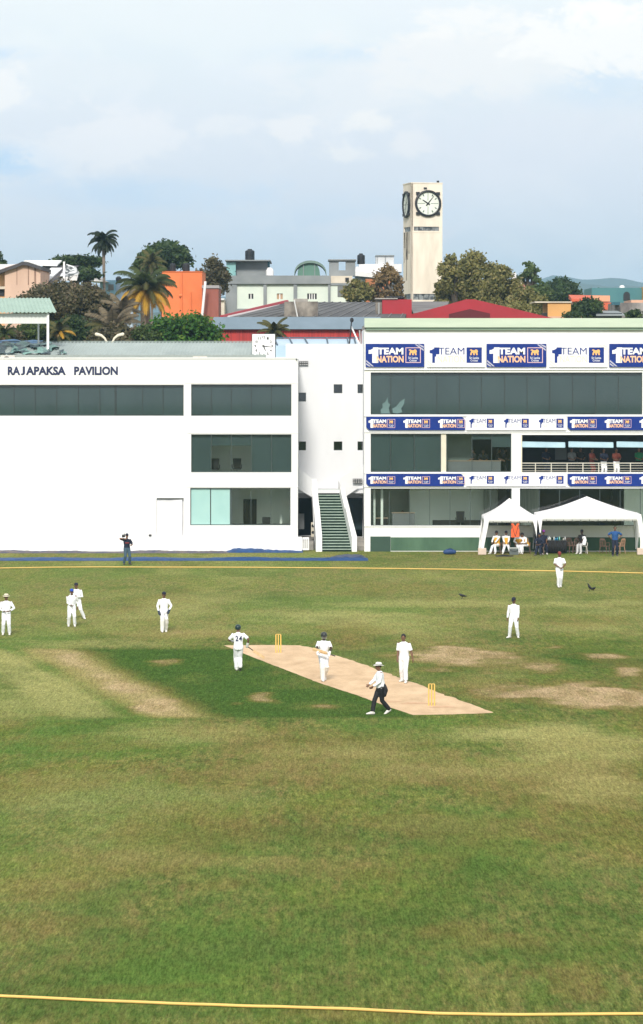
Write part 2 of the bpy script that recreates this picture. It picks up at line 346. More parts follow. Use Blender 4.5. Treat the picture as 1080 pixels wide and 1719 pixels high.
def build_ground():
    xs = np.concatenate([[-6400, -2500, -900, -300, -120, -60, -40], np.linspace(-26, 26, 300), [40, 60, 120, 300, 900, 2500, 6400]])
    ys = np.concatenate([[-400, -60, 0, 25, 40], np.linspace(50, 90, 130), np.linspace(90.4, 135, 190), np.linspace(135.5, 196, 120), [200, 215, 260, 400, 900, 2500, 6400]])
    X, Y = np.meshgrid(xs, ys); nx, ny = len(xs), len(ys)
    wx = X + 1.6 * (fbm(X, Y, 4, 3) - .5); wy = Y + 3.5 * (fbm(X, Y, 4, 9) - .5)
    lush = np.zeros_like(X); bare = np.zeros_like(X); pale = np.zeros_like(X); fresh = np.zeros_like(X)
    # the square: strips parallel to the pitch
    u = X + .25 * (Y - 106); uw = wx * .35 + X * .65 + .25 * (Y - 106)
    inY = sm(105.0, 106.2, wy * .15 + Y * .85) * (1 - sm(129.6, 131.2, wy * .12 + Y * .88))
    d = fbm(X * 1.0, Y * .45, 1.6, 21)
    lush += inY * sm(-4.6, -3.2, uw) * (1 - sm(2.9, 3.1, u)) * (.98 - .5 * sm(.50, .72, fbm(X, Y * .4, 3, 61)))
    lush += inY * sm(5.4, 6.0, uw) * sm(.35, .6, fbm(X, Y * .5, 5, 40)) * .55
    fresh += inY * np.exp(-((u + 6.05) / .42) ** 2) * 1.6; fresh += inY * np.exp(-((u + 9.2) / .9) ** 2) * .5
    bare += inY * np.exp(-((uw + 4.60 - .4 * (d - .5)) / 1.25) ** 2) * (.56 + .35 * (d - .5)); pale += inY * np.exp(-((u + 4.6) / 1.1) ** 4) * 1.0; straw = inY * np.exp(-((u + 4.6) / 1.3) ** 4); lush *= 1 - .8 * straw
    pale += inY * np.exp(-((u + 7.3) / 1.0) ** 4) * .8
    pale += inY * np.exp(-((u + 10.5) / 1.6) ** 4) * .35
    # worn places, given as (photo column, row, half-width, half-height, bare, pale, lush)
    for (cx, cy, rx, ry, b_, p_, l_) in (
        (280, 1112, 30, 7, .95, 0, 0), (438, 1172, 26, 8, .95, 0, 0), (545, 1182, 34, 4, .9, 0, 0), (395, 1183, 12, 3, .6, 0, 0), (258, 1187, 36, 14, .55, 0, 0),
        (90, 1150, 60, 30, 0, .4, 0), (60, 1105, 60, 14, .1, .45, 0),
        (760, 1096, 95, 17, .95, 0, 0), (720, 1123, 40, 6, .75, 0, 0), (800, 1142, 90, 14, .35, 0, 0), (910, 1120, 45, 9, .7, 0, 0), (1005, 1100, 70, 8, 1.0, .1, 0), (1060, 1127, 25, 8, 1.0, .1, 0), (930, 1085, 20, 3, .9, 0, 0),
        (900, 1160, 150, 22, .85, 0, 0), (990, 1172, 120, 22, 1.1, 0, 0), (800, 1105, 140, 20, .7, 0, 0), (1060, 1168, 60, 14, .9, 0, 0), (805, 1128, 22, 4, .7, 0, 0),
        (290, 1063, 120, 10, .5, .25, 0), (400, 1060, 160, 12, .3, .3, 0), (150, 1082, 140, 8, .1, .5, 0), (540, 1035, 140, 12, .0, .6, 0), (640, 1045, 110, 18, .1, .5, 0), (700, 1065, 90, 16, .2, .3, 0),
        (90, 1030, 110, 10, .15, .2, 0), (800, 1012, 250, 7, 0, .5, 0), (220, 1000, 240, 10, 0, .2, .2), (1000, 1090, 120, 30, 0, 0, .55), (950, 1110, 150, 30, 0, 0, .4), (1030, 1140, 80, 14, 0, 0, .5), (820, 1190, 60, 12, 0, 0, .4),
        (700, 1078, 60, 9, .3, .1, 0), (900, 1050, 200, 8, .2, .2, 0), (520, 1000, 300, 9, 0, .1, .3),
        (900, 1230, 160, 14, .1, .9, 0), (980, 1250, 140, 30, .35, .8, 0), (1020, 1330, 110, 26, 0, .9, 0), (900, 1290, 190, 30, .15, .55, 0), (340, 1228, 160, 16, .15, .5, 0), (150, 1250, 160, 14, .35, .1, 0), (560, 1255, 190, 20, .4, .3, 0),
        (440, 1300, 160, 22, .75, .1, 0), (690, 1300, 150, 16, .55, .1, 0), (860, 1318, 110, 16, .6, 0, 0), (720, 1385, 170, 14, .65, 0, 0), (930, 1395, 80, 18, .6, 0, 0), (560, 1265, 90, 14, .4, .1, 0),
        (80, 1180, 110, 35, 0, .5, .25), (120, 1330, 160, 40, 0, .35, .3), (300, 1350, 180, 30, 0, .3, .25), (170, 1450, 200, 26, .55, .15, 0), (60, 1490, 90, 26, .55, .1, 0), (250, 1440, 150, 16, .4, .25, 0), (400, 1455, 130, 14, .25, .4, 0),
        (640, 1400, 180, 22, 0, 0, .4), (860, 1470, 150, 40, 0, 0, .7), (420, 1400, 200, 30, 0, 0, .35), (620, 1540, 120, 30, 0, 0, .6), (1000, 1545, 120, 30, 0, 0, .7), (280, 1600, 200, 40, 0, 0, .45), (500, 1580, 160, 30, 0, .1, .5),
        (940, 1640, 70, 20, .75, 0, 0), (960, 1665, 50, 10, .9, 0, 0), (830, 1590, 140, 22, .45, 0, 0), (740, 1570, 90, 14, .45, 0, 0), (40, 1555, 70, 24, .45, 0, 0), (550, 1460, 130, 24, .35, .15, 0), (650, 1475, 90, 12, .4, 0, 0), (600, 1700, 160, 12, .5, .1, 0),
        (150, 1560, 120, 16, .35, .1, 0), (360, 1490, 90, 10, .3, 0, 0), (30, 1700, 200, 20, 0, .1, .3), (200, 1650, 200, 10, .3, 0, .1), (830, 1650, 90, 10, 0, .4, 0)):
        yc = GY(cy); y0 = GY(cy + ry); y1 = GY(cy - ry); x = PX(cx, yc); rX = rx * yc / F; rY = (y1 - y0) / 2
        dd = np.sqrt(((wx - x) / rX) ** 2 + ((wy - yc) / rY) ** 2) + (fbm(X, Y, max(rX * .6, .8), int(cx + cy)) - .5) * 1.3
        g = 1 - sm(.25, 1.30, dd)
        bare += g * b_ * (.62 if cy > 1215 else .58); pale += g * p_; lush += g * l_ * .6
        if b_ > .6: lush *= (1 - g * .8)
    # general patchiness
    fresh += sm(.50, .72, fbm(X, Y * .35, 5, 133, 6)) * .7 * (1 - inY)
    g1 = fbm(X * .8, Y * .35, 4.0, 51, 6); g2 = fbm(X, Y * .4, 6, 77, 6); g3 = fbm(X, Y * .5, 2.4, 91, 6)
    out = 1 - inY * sm(-5, -3, u) * (1 - sm(3, 3.4, u))
    bare += sm(.52, .72, g1) * .32 * out; pale += sm(.52, .75, g2) * .38 * out; lush += sm(.54, .76, g3) * .35 * out
    bare = np.minimum(bare, np.where(Y > GY(1212), .72, .36)) ; far = sm(128, 150, Y); pale += far * .22; bare *= 1 - .35 * far
    near = 1 - sm(62, 92, Y); lush += near * .16; pale *= 1 - .6 * near
    A = np.stack([np.clip(bare, 0, 1), np.clip(lush, 0, 1), np.clip(pale, 0, 1), np.clip(fresh, 0, 1)], -1).reshape(-1, 4)
    me = bpy.data.meshes.new('ground')
    vs = np.stack([X, Y, np.zeros_like(X)], -1).reshape(-1, 3)
    i = np.arange(ny - 1)[:, None] * nx + np.arange(nx - 1)[None, :]
    fs = np.stack([i, i + 1, i + nx + 1, i + nx], -1).reshape(-1, 4)
    me.vertices.add(len(vs)); me.vertices.foreach_set('co', vs.ravel()); me.loops.add(fs.size); me.loops.foreach_set('vertex_index', fs.ravel())
    me.polygons.add(len(fs)); me.polygons.foreach_set('loop_start', np.arange(0, fs.size, 4)); me.update(calc_edges=True)
    at = me.color_attributes.new('turf', 'FLOAT_COLOR', 'POINT'); at.data.foreach_set('color', A.ravel().astype(np.float32))
    m = bpy.data.materials.new('turf'); m.use_nodes = True; nt = m.node_tree; N = nt.nodes; L = nt.links; b = N['Principled BSDF']; b.inputs['Roughness'].default_value = .9; b.inputs['Specular IOR Level'].default_value = 0.0
    ca = N.new('ShaderNodeVertexColor'); ca.layer_name = 'turf'; sp = N.new('ShaderNodeSeparateColor'); L.new(ca.outputs[0], sp.inputs[0])
    g = N.new('ShaderNodeNewGeometry')
    def noise(s, st, det=8, rough=.65):
        mp = N.new('ShaderNodeMapping'); mp.inputs['Scale'].default_value = st; L.new(g.outputs['Position'], mp.inputs[0])
        n = N.new('ShaderNodeTexNoise'); n.inputs['Scale'].default_value = s; n.inputs['Detail'].default_value = det; n.inputs['Roughness'].default_value = rough; L.new(mp.outputs[0], n.inputs['Vector']); return n.outputs['Fac']
    def rng(x, a, b_, c=0, d=1):
        n = N.new('ShaderNodeMapRange'); L.new(x, n.inputs[0]); n.inputs[1].default_value = a; n.inputs[2].default_value = b_; n.inputs[3].default_value = c; n.inputs[4].default_value = d; return n.outputs[0]
    def math_(op, a, b_):
        n = N.new('ShaderNodeMath'); n.operation = op
        for k, v in enumerate((a, b_)):
            if isinstance(v, (int, float)): n.inputs[k].default_value = v
            else: L.new(v, n.inputs[k])
        return n.outputs[0]
    def mix(f, a, b_, bt='MIX'):
        n = N.new('ShaderNodeMix'); n.data_type = 'RGBA'; n.blend_type = bt; L.new(f, n.inputs[0]) if not isinstance(f, float) else setattr(n.inputs[0], 'default_value', f)
        for k, v in ((6, a), (7, b_)):
            if isinstance(v, tuple): n.inputs[k].default_value = (*v, 1)
            else: L.new(v, n.inputs[k])
        return n.outputs[2]
    n1 = noise(.8, (1, .30, 1), 8, .65); n2 = noise(4.5, (1, .22, 1), 8, .7); n3 = noise(22, (1, .12, 1), 5, .75); n4 = noise(.22, (1, .5, 1), 4); n5 = noise(2.2, (1, .16, 1), 9, .72)
    col = mix(rng(n1, .36, .64), (.080, .120, .030), (.160, .160, .048))
    col = mix(rng(n5, .45, .60, 0, .62), col, (.160, .115, .050))
    col = mix(rng(n2, .46, .58, 0, .70), col, (.048, .078, .020))
    col = mix(rng(n4, .45, .65, 0, .35), col, (.105, .150, .022))
    def w(src, amt):     # mask broken up by fine noise
        nn = math_('ADD', math_('MULTIPLY', n2, .5), math_('MULTIPLY', n5, .5))
        return math_('MINIMUM', math_('MAXIMUM', math_('MULTIPLY', math_('ADD', src, math_('MULTIPLY', math_('SUBTRACT', nn, .5), amt)), rng(src, 0, .12)), 0), 1)
    col = mix(w(ca.outputs[1], 1.6), col, (.066, .130, .026))
    col = mix(w(sp.outputs[2], 1.5), col, (.235, .232, .085))
    col = mix(w(sp.outputs[1], 1.4), col, mix(rng(n2, .35, .65), (.028, .066, .014), (.058, .100, .022)))
    barec = mix(rng(n1, .40, .60), (.26, .18, .095), (.40, .285, .175))
    bf = w(sp.outputs[0], 1.2); brown = mix(rng(sp.outputs[0], .32, .66), (.155, .105, .036), barec)
    col = mix(bf, col, brown)
    dk = rng(n3, .30, .68, .55, 1.78); vm = N.new('ShaderNodeVectorMath'); vm.operation = 'SCALE'; L.new(col, vm.inputs[0]); L.new(dk, vm.inputs[3])
    n6 = noise(9, (1, .09, 1), 9, .75); vm2 = N.new('ShaderNodeVectorMath'); vm2.operation = 'SCALE'; L.new(vm.outputs[0], vm2.inputs[0]); L.new(rng(n6, .36, .64, .72, 1.28), vm2.inputs[3])
    L.new(vm2.outputs[0], b.inputs['Base Color'])
    bp = N.new('ShaderNodeBump'); bp.inputs['Distance'].default_value = .03; bp.inputs['Strength'].default_value = .8; L.new(n3, bp.inputs['Height']); L.new(bp.outputs[0], b.inputs['Normal'])
    me.materials.append(m); o = bpy.data.objects.new('ground', me); COL.objects.link(o); tag(o, 'mown green outfield turf with worn brown patches', kind='structure')
build_ground()

# the bare clay strip: own sheet 4 mm above the turf, ragged edge
def pitch():
    px = [(376, 1083.6), (411, 1098), (470, 1121), (540, 1148), (600, 1167.5), (650, 1186), (694, 1200.5), (760, 1199.5), (830, 1197), (790, 1182), (750, 1168), (712, 1153), (675, 1139), (636, 1125), (600, 1112), (560, 1099), (530, 1089), (503, 1083.4), (440, 1083)]
    P = [Vector((PX(a, GY(b)), GY(b))) for a, b in px]; rr = random.Random(3); out = []
    for i in range(len(P)):
        a, b = P[i], P[(i + 1) % len(P)]; n = max(2, int((b - a).length / .35)); rag = .01 if i < 7 else .035
        for k in range(n):
            p = a.lerp(b, k / n); out.append((p.x + rr.gauss(0, rag), p.y + rr.gauss(0, rag), .004))
    mb = MB(); mb.v = out; mb.f = [tuple(range(len(out)))[::-1]]
    m = mat('pitch_clay', (.66, .485, .315), .9, spec=0, col2=(.47, .335, .21), scale=1.3, stretch=(1, .35, 1), bump=.006, bscale=40, detail=9)
    o = mb.build('pitch', m); tag(o, 'bare tan clay cricket pitch strip crossing the green square', kind='structure')
    m2 = mat('crease_wear', (.48, .29, .16), .9, col2=(.60, .40, .25), scale=3, stretch=(1, .4, 1))
    mb = MB()
    for (cx, cy, rx, ry) in ((700, 1181, 26, 1.6), (745, 1187, 20, 1.4), (660, 1178, 14, 1.0)):
        Y = GY(cy); pts = []
        for k in range(28):
            a = 2 * math.pi * k / 28; r = 1 + .25 * math.sin(3 * a + cx) + rr.uniform(-.12, .12)
            pts.append((PX(cx, Y) + rx * Y / F * math.cos(a) * r, Y + ry * Y * Y / (F * CH) * math.sin(a) * r, .008))
        mb.poly(pts)
    o = mb.build('pitch_wear', m2); tag(o, 'scuffed darker marks on the clay pitch near the stumps', kind='structure')
pitch()

def boundary():
    c = [(-5.78, 59.4), (0, 58.3), (5.6, 57.8), (25, 60), (50, 82), (58, 118), (48, 152), (30, 169), (17.1, 175.9), (8, 178.9), (0, 180.3), (-8, 180.9), (-17.5, 180.1), (-35, 172), (-52, 152), (-60, 118), (-45, 80), (-20, 63)]
    n = len(c); pts = []
    for i in range(n):
        p0, p1, p2, p3 = [Vector((*c[(i + k) % n], .03)) for k in (-1, 0, 1, 2)]
        for k in range(14):
            t = k / 14; q = .5 * ((2 * p1) + (p2 - p0) * t + (2 * p0 - 5 * p1 + 4 * p2 - p3) * t * t + (3 * p1 - p0 - 3 * p2 + p3) * t ** 3)
            q.x += .01 * math.sin(i * 3.1 + k); q.y += .012 * math.sin(i * 5.3 + k * 1.7); pts.append(q)
    mb = MB(); N_ = len(pts); R = []
    for i in range(N_):
        t = (pts[(i + 1) % N_] - pts[i - 1]).normalized(); s_ = t.cross(Vector((0, 0, 1))).normalized()
        R.append([pts[i] + s_ * .035 * math.cos(a) + Vector((0, 0, .028 * math.sin(a))) for a in [2 * math.pi * j / 8 for j in range(8)]])
    R.append(R[0]); mb.rings(R, cap=False)
    tag(mb.build('boundary_rope', rope_m, smooth=True), 'thick yellow boundary rope lying round the whole outfield', 'rope')
boundary()

# ------------------------------------------------------------------ stadium buildings
FY = 196.0
def bx(px0, px1, Y=FY): return PX(px0, Y), PX(px1, Y)
def ops_of(lst, Y=FY): return [(PX(a, Y), PX(b, Y), PZ(d, Y), PZ(c, Y)) for a, b, c, d in lst]      # px: x0,x1,ytop,ybottom

def window(root, a, b, c, d, n, kind='blind', Y=FY, set_=.16, joints=None, gl=None, label=None):
    """a glazed opening: dark frame with upright joints, glass sheet, and roller blinds behind it"""
    x0, x1 = PX(a, Y), PX(b, Y); z0, z1 = PZ(d, Y), PZ(c, Y); fr = MB(); t = .05; yy = Y + set_
    fr.box(x0, x1, yy, yy + .07, z0, z0 + t).box(x0, x1, yy, yy + .07, z1 - t, z1).box(x0, x0 + t, yy, yy + .07, z0 + t, z1 - t).box(x1 - t, x1, yy, yy + .07, z0 + t, z1 - t)
    js = joints or [a + (b - a) * k / n for k in range(1, n)]
    for j in js:
        x = PX(j, Y); fr.box(x - .016, x + .016, yy + .01, yy + .06, z0 + t, z1 - t)
    w = fr.build('window_frame', frame_m, root, label=label)
    if kind == 'pale': w['label'] = 'window with pale aqua frosted panels'
    else: MB().poly([(x0 + t, yy + .03, z0 + t), (x1 - t, yy + .03, z0 + t), (x1 - t, yy + .03, z1 - t), (x0 + t, yy + .03, z1 - t)]).build('glass', gl or glass, w)
    edges = [a] + js + [b]; bl = MB(); rr = random.Random(int(a * 7 + c))
    if kind == 'pale': yy -= .10
    for i in range(len(edges) - 1):
        p, q = PX(edges[i], Y), PX(edges[i + 1], Y); k = kind if isinstance(kind, str) else kind[i]
        if k in ('blind', 'pale'):
            dz = rr.choice([0, 0, 0, 0, .03, .05]); bl.box(p + .03, q - .03, yy + .12 + .012 * (i % 2), yy + .128 + .012 * (i % 2), z0 + .02 + dz, z1 - .02)
        elif isinstance(k, float):
            bl.box(p + .03, q - .03, yy + .12, yy + .128, z1 - (z1 - z0) * k, z1 - .02)
    if bl.v: bl.build('roller_blind', blind_l if kind == 'pale' else blind, w)
    return w
def glazing_only(root, a, b, c, d, joints, Y=FY, set_=.16): return window(root, a, b, c, d, 1, 'open', Y, set_, joints)

# ---- left pavilion
lp = empty('pavilion', (PX(200, FY), FY, 0), 'long white three storey pavilion with navy lettering across its parapet', 'pavilion')
LX0 = -34.0
lo = ops_of([(-400, -330, 646, 698), (-320, 308.5, 646, 698), (321, 489.5, 645, 698), (321, 489.5, 729, 793), (319.5, 488, 819, 882), (263, 308.5, 836, 900)])
mb = MB(); facade(mb, LX0, PX(500, FY), 0, PZ(602, FY), FY, .3, lo)
LB = FY + 12
mb.box(LX0, LX0 + .3, FY + .3, LB, 0, PZ(602, FY)); mb.box(PX(500, FY) - .3, PX(500, FY), FY + .3, LB, 0, PZ(602, FY)); mb.box(LX0 + .3, PX(500, FY) - .3, LB - .3, LB, 0, PZ(602, FY))
mb.build('wall', white, lp)
mb = MB()
for z in (PZ(906, FY), PZ(806, FY), PZ(714, FY), PZ(625, FY)): mb.box(LX0 + .3, PX(500, FY) - .3, FY + .31, LB - .3, z - .12, z + .12)
mb.build('floor_slab', room_w, lp)
mb = MB(); mb.box(PX(312, FY), PX(312, FY) + .15, FY + .32, LB - .4, PZ(906, FY) + .12, PZ(714, FY)); mb.box(PX(313, FY) + .16, PX(499, FY) - .3, FY + 5, FY + 5.1, PZ(906, FY) + .12, PZ(806, FY) - .12)
mb.box(PX(313, FY) + .16, PX(499, FY) - .3, FY + 4.2, FY + 4.3, PZ(806, FY) + .12, PZ(714, FY) - .12)
mb.build('partition', room_w, lp)
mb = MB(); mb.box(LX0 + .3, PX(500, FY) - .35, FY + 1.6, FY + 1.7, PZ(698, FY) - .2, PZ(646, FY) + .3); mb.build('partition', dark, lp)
# thin rendered ledges that show as faint lines on the white wall, and the stepped plinth
for (a, b, c, h, pr) in ((311, 500, 643.5, .05, .03), (311, 500, 727.5, .05, .03), (311, 500, 817.5, .05, .03), (-600, 310, 644.2, .045, .03)):
    MB().box(max(LX0, PX(a, FY)), PX(b, FY) + .02, FY - pr, FY + .002, PZ(c, FY), PZ(c, FY) + h).build('ledge', white, lp)
MB().box(PX(308, FY), PX(507, FY), FY - .12, FY - .003, 0, PZ(901, FY)).build('plinth', white, lp)
MB().box(LX0, PX(308, FY), FY - .12, FY - .003, 0, PZ(903, FY)).build('plinth', white, lp)
MB().box(LX0 - .1, PX(500.8, FY), FY - .06, FY + .35, PZ(602, FY), PZ(602, FY) + .07).build('coping', white, lp)
jl = [22.5, 58, 94.5, 131, 167, 192.5, 194.5, 239, 273.5]
window(lp, -320, 308.5, 646, 698, 1, 'blind', joints=[-290, -255, -220, -185, -150, -118, -84, -50, -14] + jl)
window(lp, -400, -330, 646, 698, 2)
window(lp, 321, 489.5, 645, 698, 5)
window(lp, 321, 489.5, 729, 793, 5, kind=['blind', .30, .30, 'blind', 'blind'])
window(lp, 319.5, 387.5, 819, 882, 2, 'pale')
glazing_only(lp, 388, 488, 819, 882, [421.5, 455])
# curtained recess
c_ = MB(); x0, x1 = bx(263.5, 306, FY); z0, z1 = PZ(900, FY), PZ(838, FY); n = 26; m_ = 18; vs = []
for j in range(m_ + 1):
    for i in range(n + 1):
        s_, t_ = i / n, j / m_
        vs.append((x0 + (x1 - x0) * s_, FY + .17 + .035 * math.sin(9 * s_ + 4 * t_) * math.sin(3 * t_ + 1) + .03 * math.sin(14 * t_ + 5 * s_) * t_ * t_, z0 + (z1 - z0) * t_ - (.06 * math.sin(math.pi * s_) * (t_ > .95))))
c_.v = vs; c_.f = [(j * (n + 1) + i, j * (n + 1) + i + 1, (j + 1) * (n + 1) + i + 1, (j + 1) * (n + 1) + i) for j in range(m_) for i in range(n)]
c_.build('curtain', mat('white_sheet', (.74, .74, .78), .7, var=.05), lp, smooth=True)
MB().box(PX(263, FY), PX(308.5, FY), FY + .3, FY + .34, PZ(900, FY), PZ(836, FY)).build('recess_back', white2, lp)
# lettering
mb = MB(); [put_text(mb, t_, PX(p, FY), PX(q, FY), PZ(629.5, FY), PZ(615, FY), FY - .028, .042) for t_, p, q in (('RA', 13, 34), ('J', 35, 42), ('APAKSA', 43.5, 110.5))]; put_text(mb, 'PAVILION', PX(124.5, FY), PX(198, FY), PZ(629.5, FY), PZ(615, FY), FY - .028, .042)
mb.build('lettering', navy, lp, mods=[('SOLIDIFY', dict(thickness=.025, offset=-1))])
# corrugated roof behind the parapet
def corr(root, name, x0, x1, y0, z0, y1, z1, m, pitch_=.22, amp=.02, th=.03):
    n = int((x1 - x0) / (pitch_ / 4)); mb = MB(); k = n + 1; vs = []
    for (yy, zz) in ((y0, z0), (y1, z1), (y1, z1 - th), (y0, z0 - th)):
        for i in range(k): vs.append((x0 + (x1 - x0) * i / n, yy, zz + amp * math.sin(2 * math.pi * i / 4)))
    mb.v = vs
    for r in range(4):
        for i in range(n): a = r * k + i; b = ((r + 1) % 4) * k + i; mb.f.append((a, a + 1, b + 1, b))
    return mb.build(name, m, root)
roof_g = mat('weathered_grey_green_roof', (.36, .42, .40), .6, col2=(.26, .31, .30), scale=.4, stretch=(1, .3, 1), bump=.004)
corr(lp, 'roof', LX0 + 1, PX(446, FY), FY + 1.2, PZ(597, FY + 1.2), FY + 9, PZ(574, FY + 9), roof_g)
corr(lp, 'roof', LX0 + 1, PX(446, FY), FY + 9.05, PZ(574, FY + 9), FY + 12, PZ(574, FY + 9) - .9, roof_g)
MB().box(LX0 + 1, PX(446, FY), FY + 1.0, FY + 1.15, PZ(602, FY) - .3, PZ(595.5, FY + 1.0)).build('eaves_strip', mat('grey_gutter', (.30, .34, .32), .6, scale=3), lp)
mb = MB(); mb.box(LX0 + 1, PX(445.5, FY), FY + 8.85, FY + 9.2, PZ(574, FY + 9) + .025, PZ(574, FY + 9) + .06)
mb.build('ridge_cap', roof_g, lp)

# ---- stair core between the two buildings
SY = 203.5
sc = empty('stair_block', (PX(556, SY), SY, 0), 'plain white stair tower with small square openings between the two pavilions', 'building')
W6 = [(501, 514, 659, 674), (560.5, 575, 645, 660), (600.5, 612, 645, 660), (501, 514, 741, 756), (560.5, 575, 741, 756), (600.5, 612, 741, 756)]
lo2 = ops_of(W6, SY) + ops_of([(500, 530, 836, 899), (578, 609, 836, 901)], SY)
mb = MB(); facade(mb, PX(480, SY), PX(640, SY), 0, PZ(577, SY), SY, .25, lo2)
mb.box(PX(480, SY), PX(640, SY), SY + 5, SY + 5.2, 0, PZ(577, SY)); mb.box(PX(480, SY), PX(480, SY) + .2, SY + .25, SY + 5, 0, PZ(577, SY)); mb.box(PX(640, SY) - .2, PX(640, SY), SY + .25, SY + 5, 0, PZ(577, SY))
mb.box(PX(480, SY) + .2, PX(640, SY) - .2, SY + .25, SY + 5, PZ(577, SY) - .3, PZ(577, SY) - .15)
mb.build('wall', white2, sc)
for (a, b, c, d) in W6:
    x0, x1 = bx(a, b, SY); z0, z1 = PZ(d, SY), PZ(c, SY)
    f = MB().box(x0, x1, SY + .13, SY + .17, z0, z0 + .03).box(x0, x1, SY + .13, SY + .17, z1 - .03, z1).box(x0, x0 + .03, SY + .13, SY + .17, z0 + .03, z1 - .03).box(x1 - .03, x1, SY + .13, SY + .17, z0 + .03, z1 - .03).build('window_frame', frame_m, sc)
    MB().box(x0 + .03, x1 - .03, SY + .145, SY + .155, z0 + .03, z1 - .03).build('glass', glass_d, f)
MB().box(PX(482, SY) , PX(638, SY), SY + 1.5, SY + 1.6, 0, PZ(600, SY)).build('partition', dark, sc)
# splayed balcony walls either side of the stair head
for prof in ([(501, 785), (524, 803), (526.5, 836), (501, 821)], [(612.5, 779), (569, 803), (577, 836), (612.5, 812)]):
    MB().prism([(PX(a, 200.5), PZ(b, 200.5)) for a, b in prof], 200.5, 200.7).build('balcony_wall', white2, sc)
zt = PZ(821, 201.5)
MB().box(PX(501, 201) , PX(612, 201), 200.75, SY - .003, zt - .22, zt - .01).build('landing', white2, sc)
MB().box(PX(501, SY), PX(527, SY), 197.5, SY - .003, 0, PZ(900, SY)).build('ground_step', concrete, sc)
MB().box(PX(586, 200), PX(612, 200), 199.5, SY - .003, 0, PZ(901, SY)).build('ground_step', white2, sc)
for k in range(3): MB().box(PX(583, 198) , PX(612, 198) + .05, 197.0 + k * .8, 197.8 + k * .8 - .003, 0, .22 * (k + 1)).build('ground_step', concrete, sc)

# staircase
st = empty('outdoor_staircase', (PX(566, FY), FY, 0), 'steep white-walled outdoor staircase with dark green risers and pale treads', 'staircase')
NS = 22; tread = mat('pale_green_tread', (.33, .42, .36), .7, col2=(.24, .31, .27), scale=3)
tr, rs = MB(), MB()
yT, yB = 201.4, 195.9
def sx(t): return (PX(532 + 9.0 * t + (2 if t > .5 else 0) * 0, yT + (yB - yT) * t), PX(568 + 23 * t, yT + (yB - yT) * t))
for i in range(NS):
    t = 1 - i / NS; ya = yB + (yT - yB) * i / NS; yb = ya + (yT - yB) / NS; z = zt * (i + 1) / NS; xa, xb = sx(t)
    rs.box(xa, xb, ya, yb - .002, z - zt / NS, z - .05); tr.box(xa, xb, ya - .03, yb - .002, z - .05, z)
tr.build('tread', tread, st); rs.build('riser', dgreen, st)
for sgn in (0, 1):
    mb = MB(); P0 = []
    for t in (0, .5, .5, 1):
        y = yT + (yB - yT) * t; x = sx(t)[sgn]; P0.append((x, y, zt * (1 - t)))
    for (i, j, h) in ((0, 1, .62), (2, 3, .88)):
        (xa, ya, za), (xb, yb, zb) = P0[i], P0[j]; w = .27 if sgn == 0 else -.27
        if sgn == 0: xa2, xb2 = xa - .33, xb - .36
        else: xa2, xb2 = xa + .22, xb + .30
        if h > .7: yb -= .12
        lo_a, lo_b = max(za - .35, 0), max(zb - .35, 0)
        if h > .7: lo_a = 0; lo_b = 0
        b = [(min(xb, xb2), yb, lo_b), (max(xb, xb2), yb, lo_b), (max(xa, xa2), ya, lo_a), (min(xa, xa2), ya, lo_a)]
        tt = [(p[0], p[1], q) for p, q in zip(b, (zb + h, zb + h, za + h, za + h))]
        mb.hull8(b, tt)
    mb.build('parapet', white, st)

# ---- right pavilion
rp = empty('pavilion', (PX(900, FY), FY, 0), 'white three storey media pavilion hung with banners, a pale green roof fascia on top', 'pavilion')
RX1 = 34.0; rx0 = PX(612, FY)
ro = ops_of([(622.5, 1079, 625, 696), (1092, 1420, 625, 696), (622.5, 859, 728, 792.5), (875, 1420, 730, 793), (622.5, 859.5, 820, 883), (873, 1420, 820, 883)])
ZT = PZ(534, FY); RB = FY + 14
mb = MB(); facade(mb, rx0, RX1, 0, PZ(553, FY), FY, .3, ro)
mb.box(rx0, rx0 + .3, FY + .3, RB, 0, PZ(553, FY)); mb.box(RX1 - .3, RX1, FY + .3, RB, 0, PZ(553, FY)); mb.box(rx0 + .3, RX1 - .3, RB - .3, RB, 0, PZ(553, FY))
mb.build('wall', white, rp)
mb = MB()
for z in (PZ(903, FY), PZ(806, FY), PZ(712, FY), PZ(606, FY)): mb.box(rx0 + .3, RX1 - .3, FY + .31, RB - .3, z - .12, z + .12)
mb.build('floor_slab', room_w, rp)
MB().box(rx0 + .0, RX1, FY - .35, FY + .4, PZ(549.5, FY), ZT).build('fascia', fascia_g, rp)
MB().box(rx0 + .1, RX1, FY - .22, FY + .3, PZ(553.5, FY), PZ(549.5, FY) - .002).build('eaves_strip', fascia_shade, rp)  # strip coloured dark to draw the shade below the fascia
MB().box(rx0 + .02, RX1, FY + .41, RB, PZ(553, FY) + .003, PZ(545, FY)).build('roof', concrete, rp)
for (a, b, c, h, pr) in ((612, 1420, 621, .06, .10), (612, 1420, 699, .05, .08), (612, 1420, 726, .05, .06), (612, 1420, 795, .05, .05), (612, 1420, 818, .05, .06), (612, 1420, 884, .06, .06)):
    MB().box(PX(a, FY), RX1, FY - pr, FY - .002, PZ(c, FY), PZ(c, FY) + h).build('ledge', white, rp)
MB().box(PX(622, FY), PX(656, FY), FY - .05, FY - .003, 0, PZ(900.5, FY)).build('base_panel', mat('darker_green_panel', (.028, .065, .045), .5, scale=2), rp)
MB().box(PX(656.3, FY), RX1, FY - .03, FY - .003, .05, PZ(902, FY)).build('base_band', mat('green_base_paint', (.075, .15, .09), .7, col2=(.04, .095, .055), scale=1.0, stretch=(1, 1, .3)), rp)
MB().box(PX(741, FY), PX(749.5, FY), FY + .1, FY + .3, PZ(792.5, FY), PZ(728, FY)).build('mullion', cream, rp)
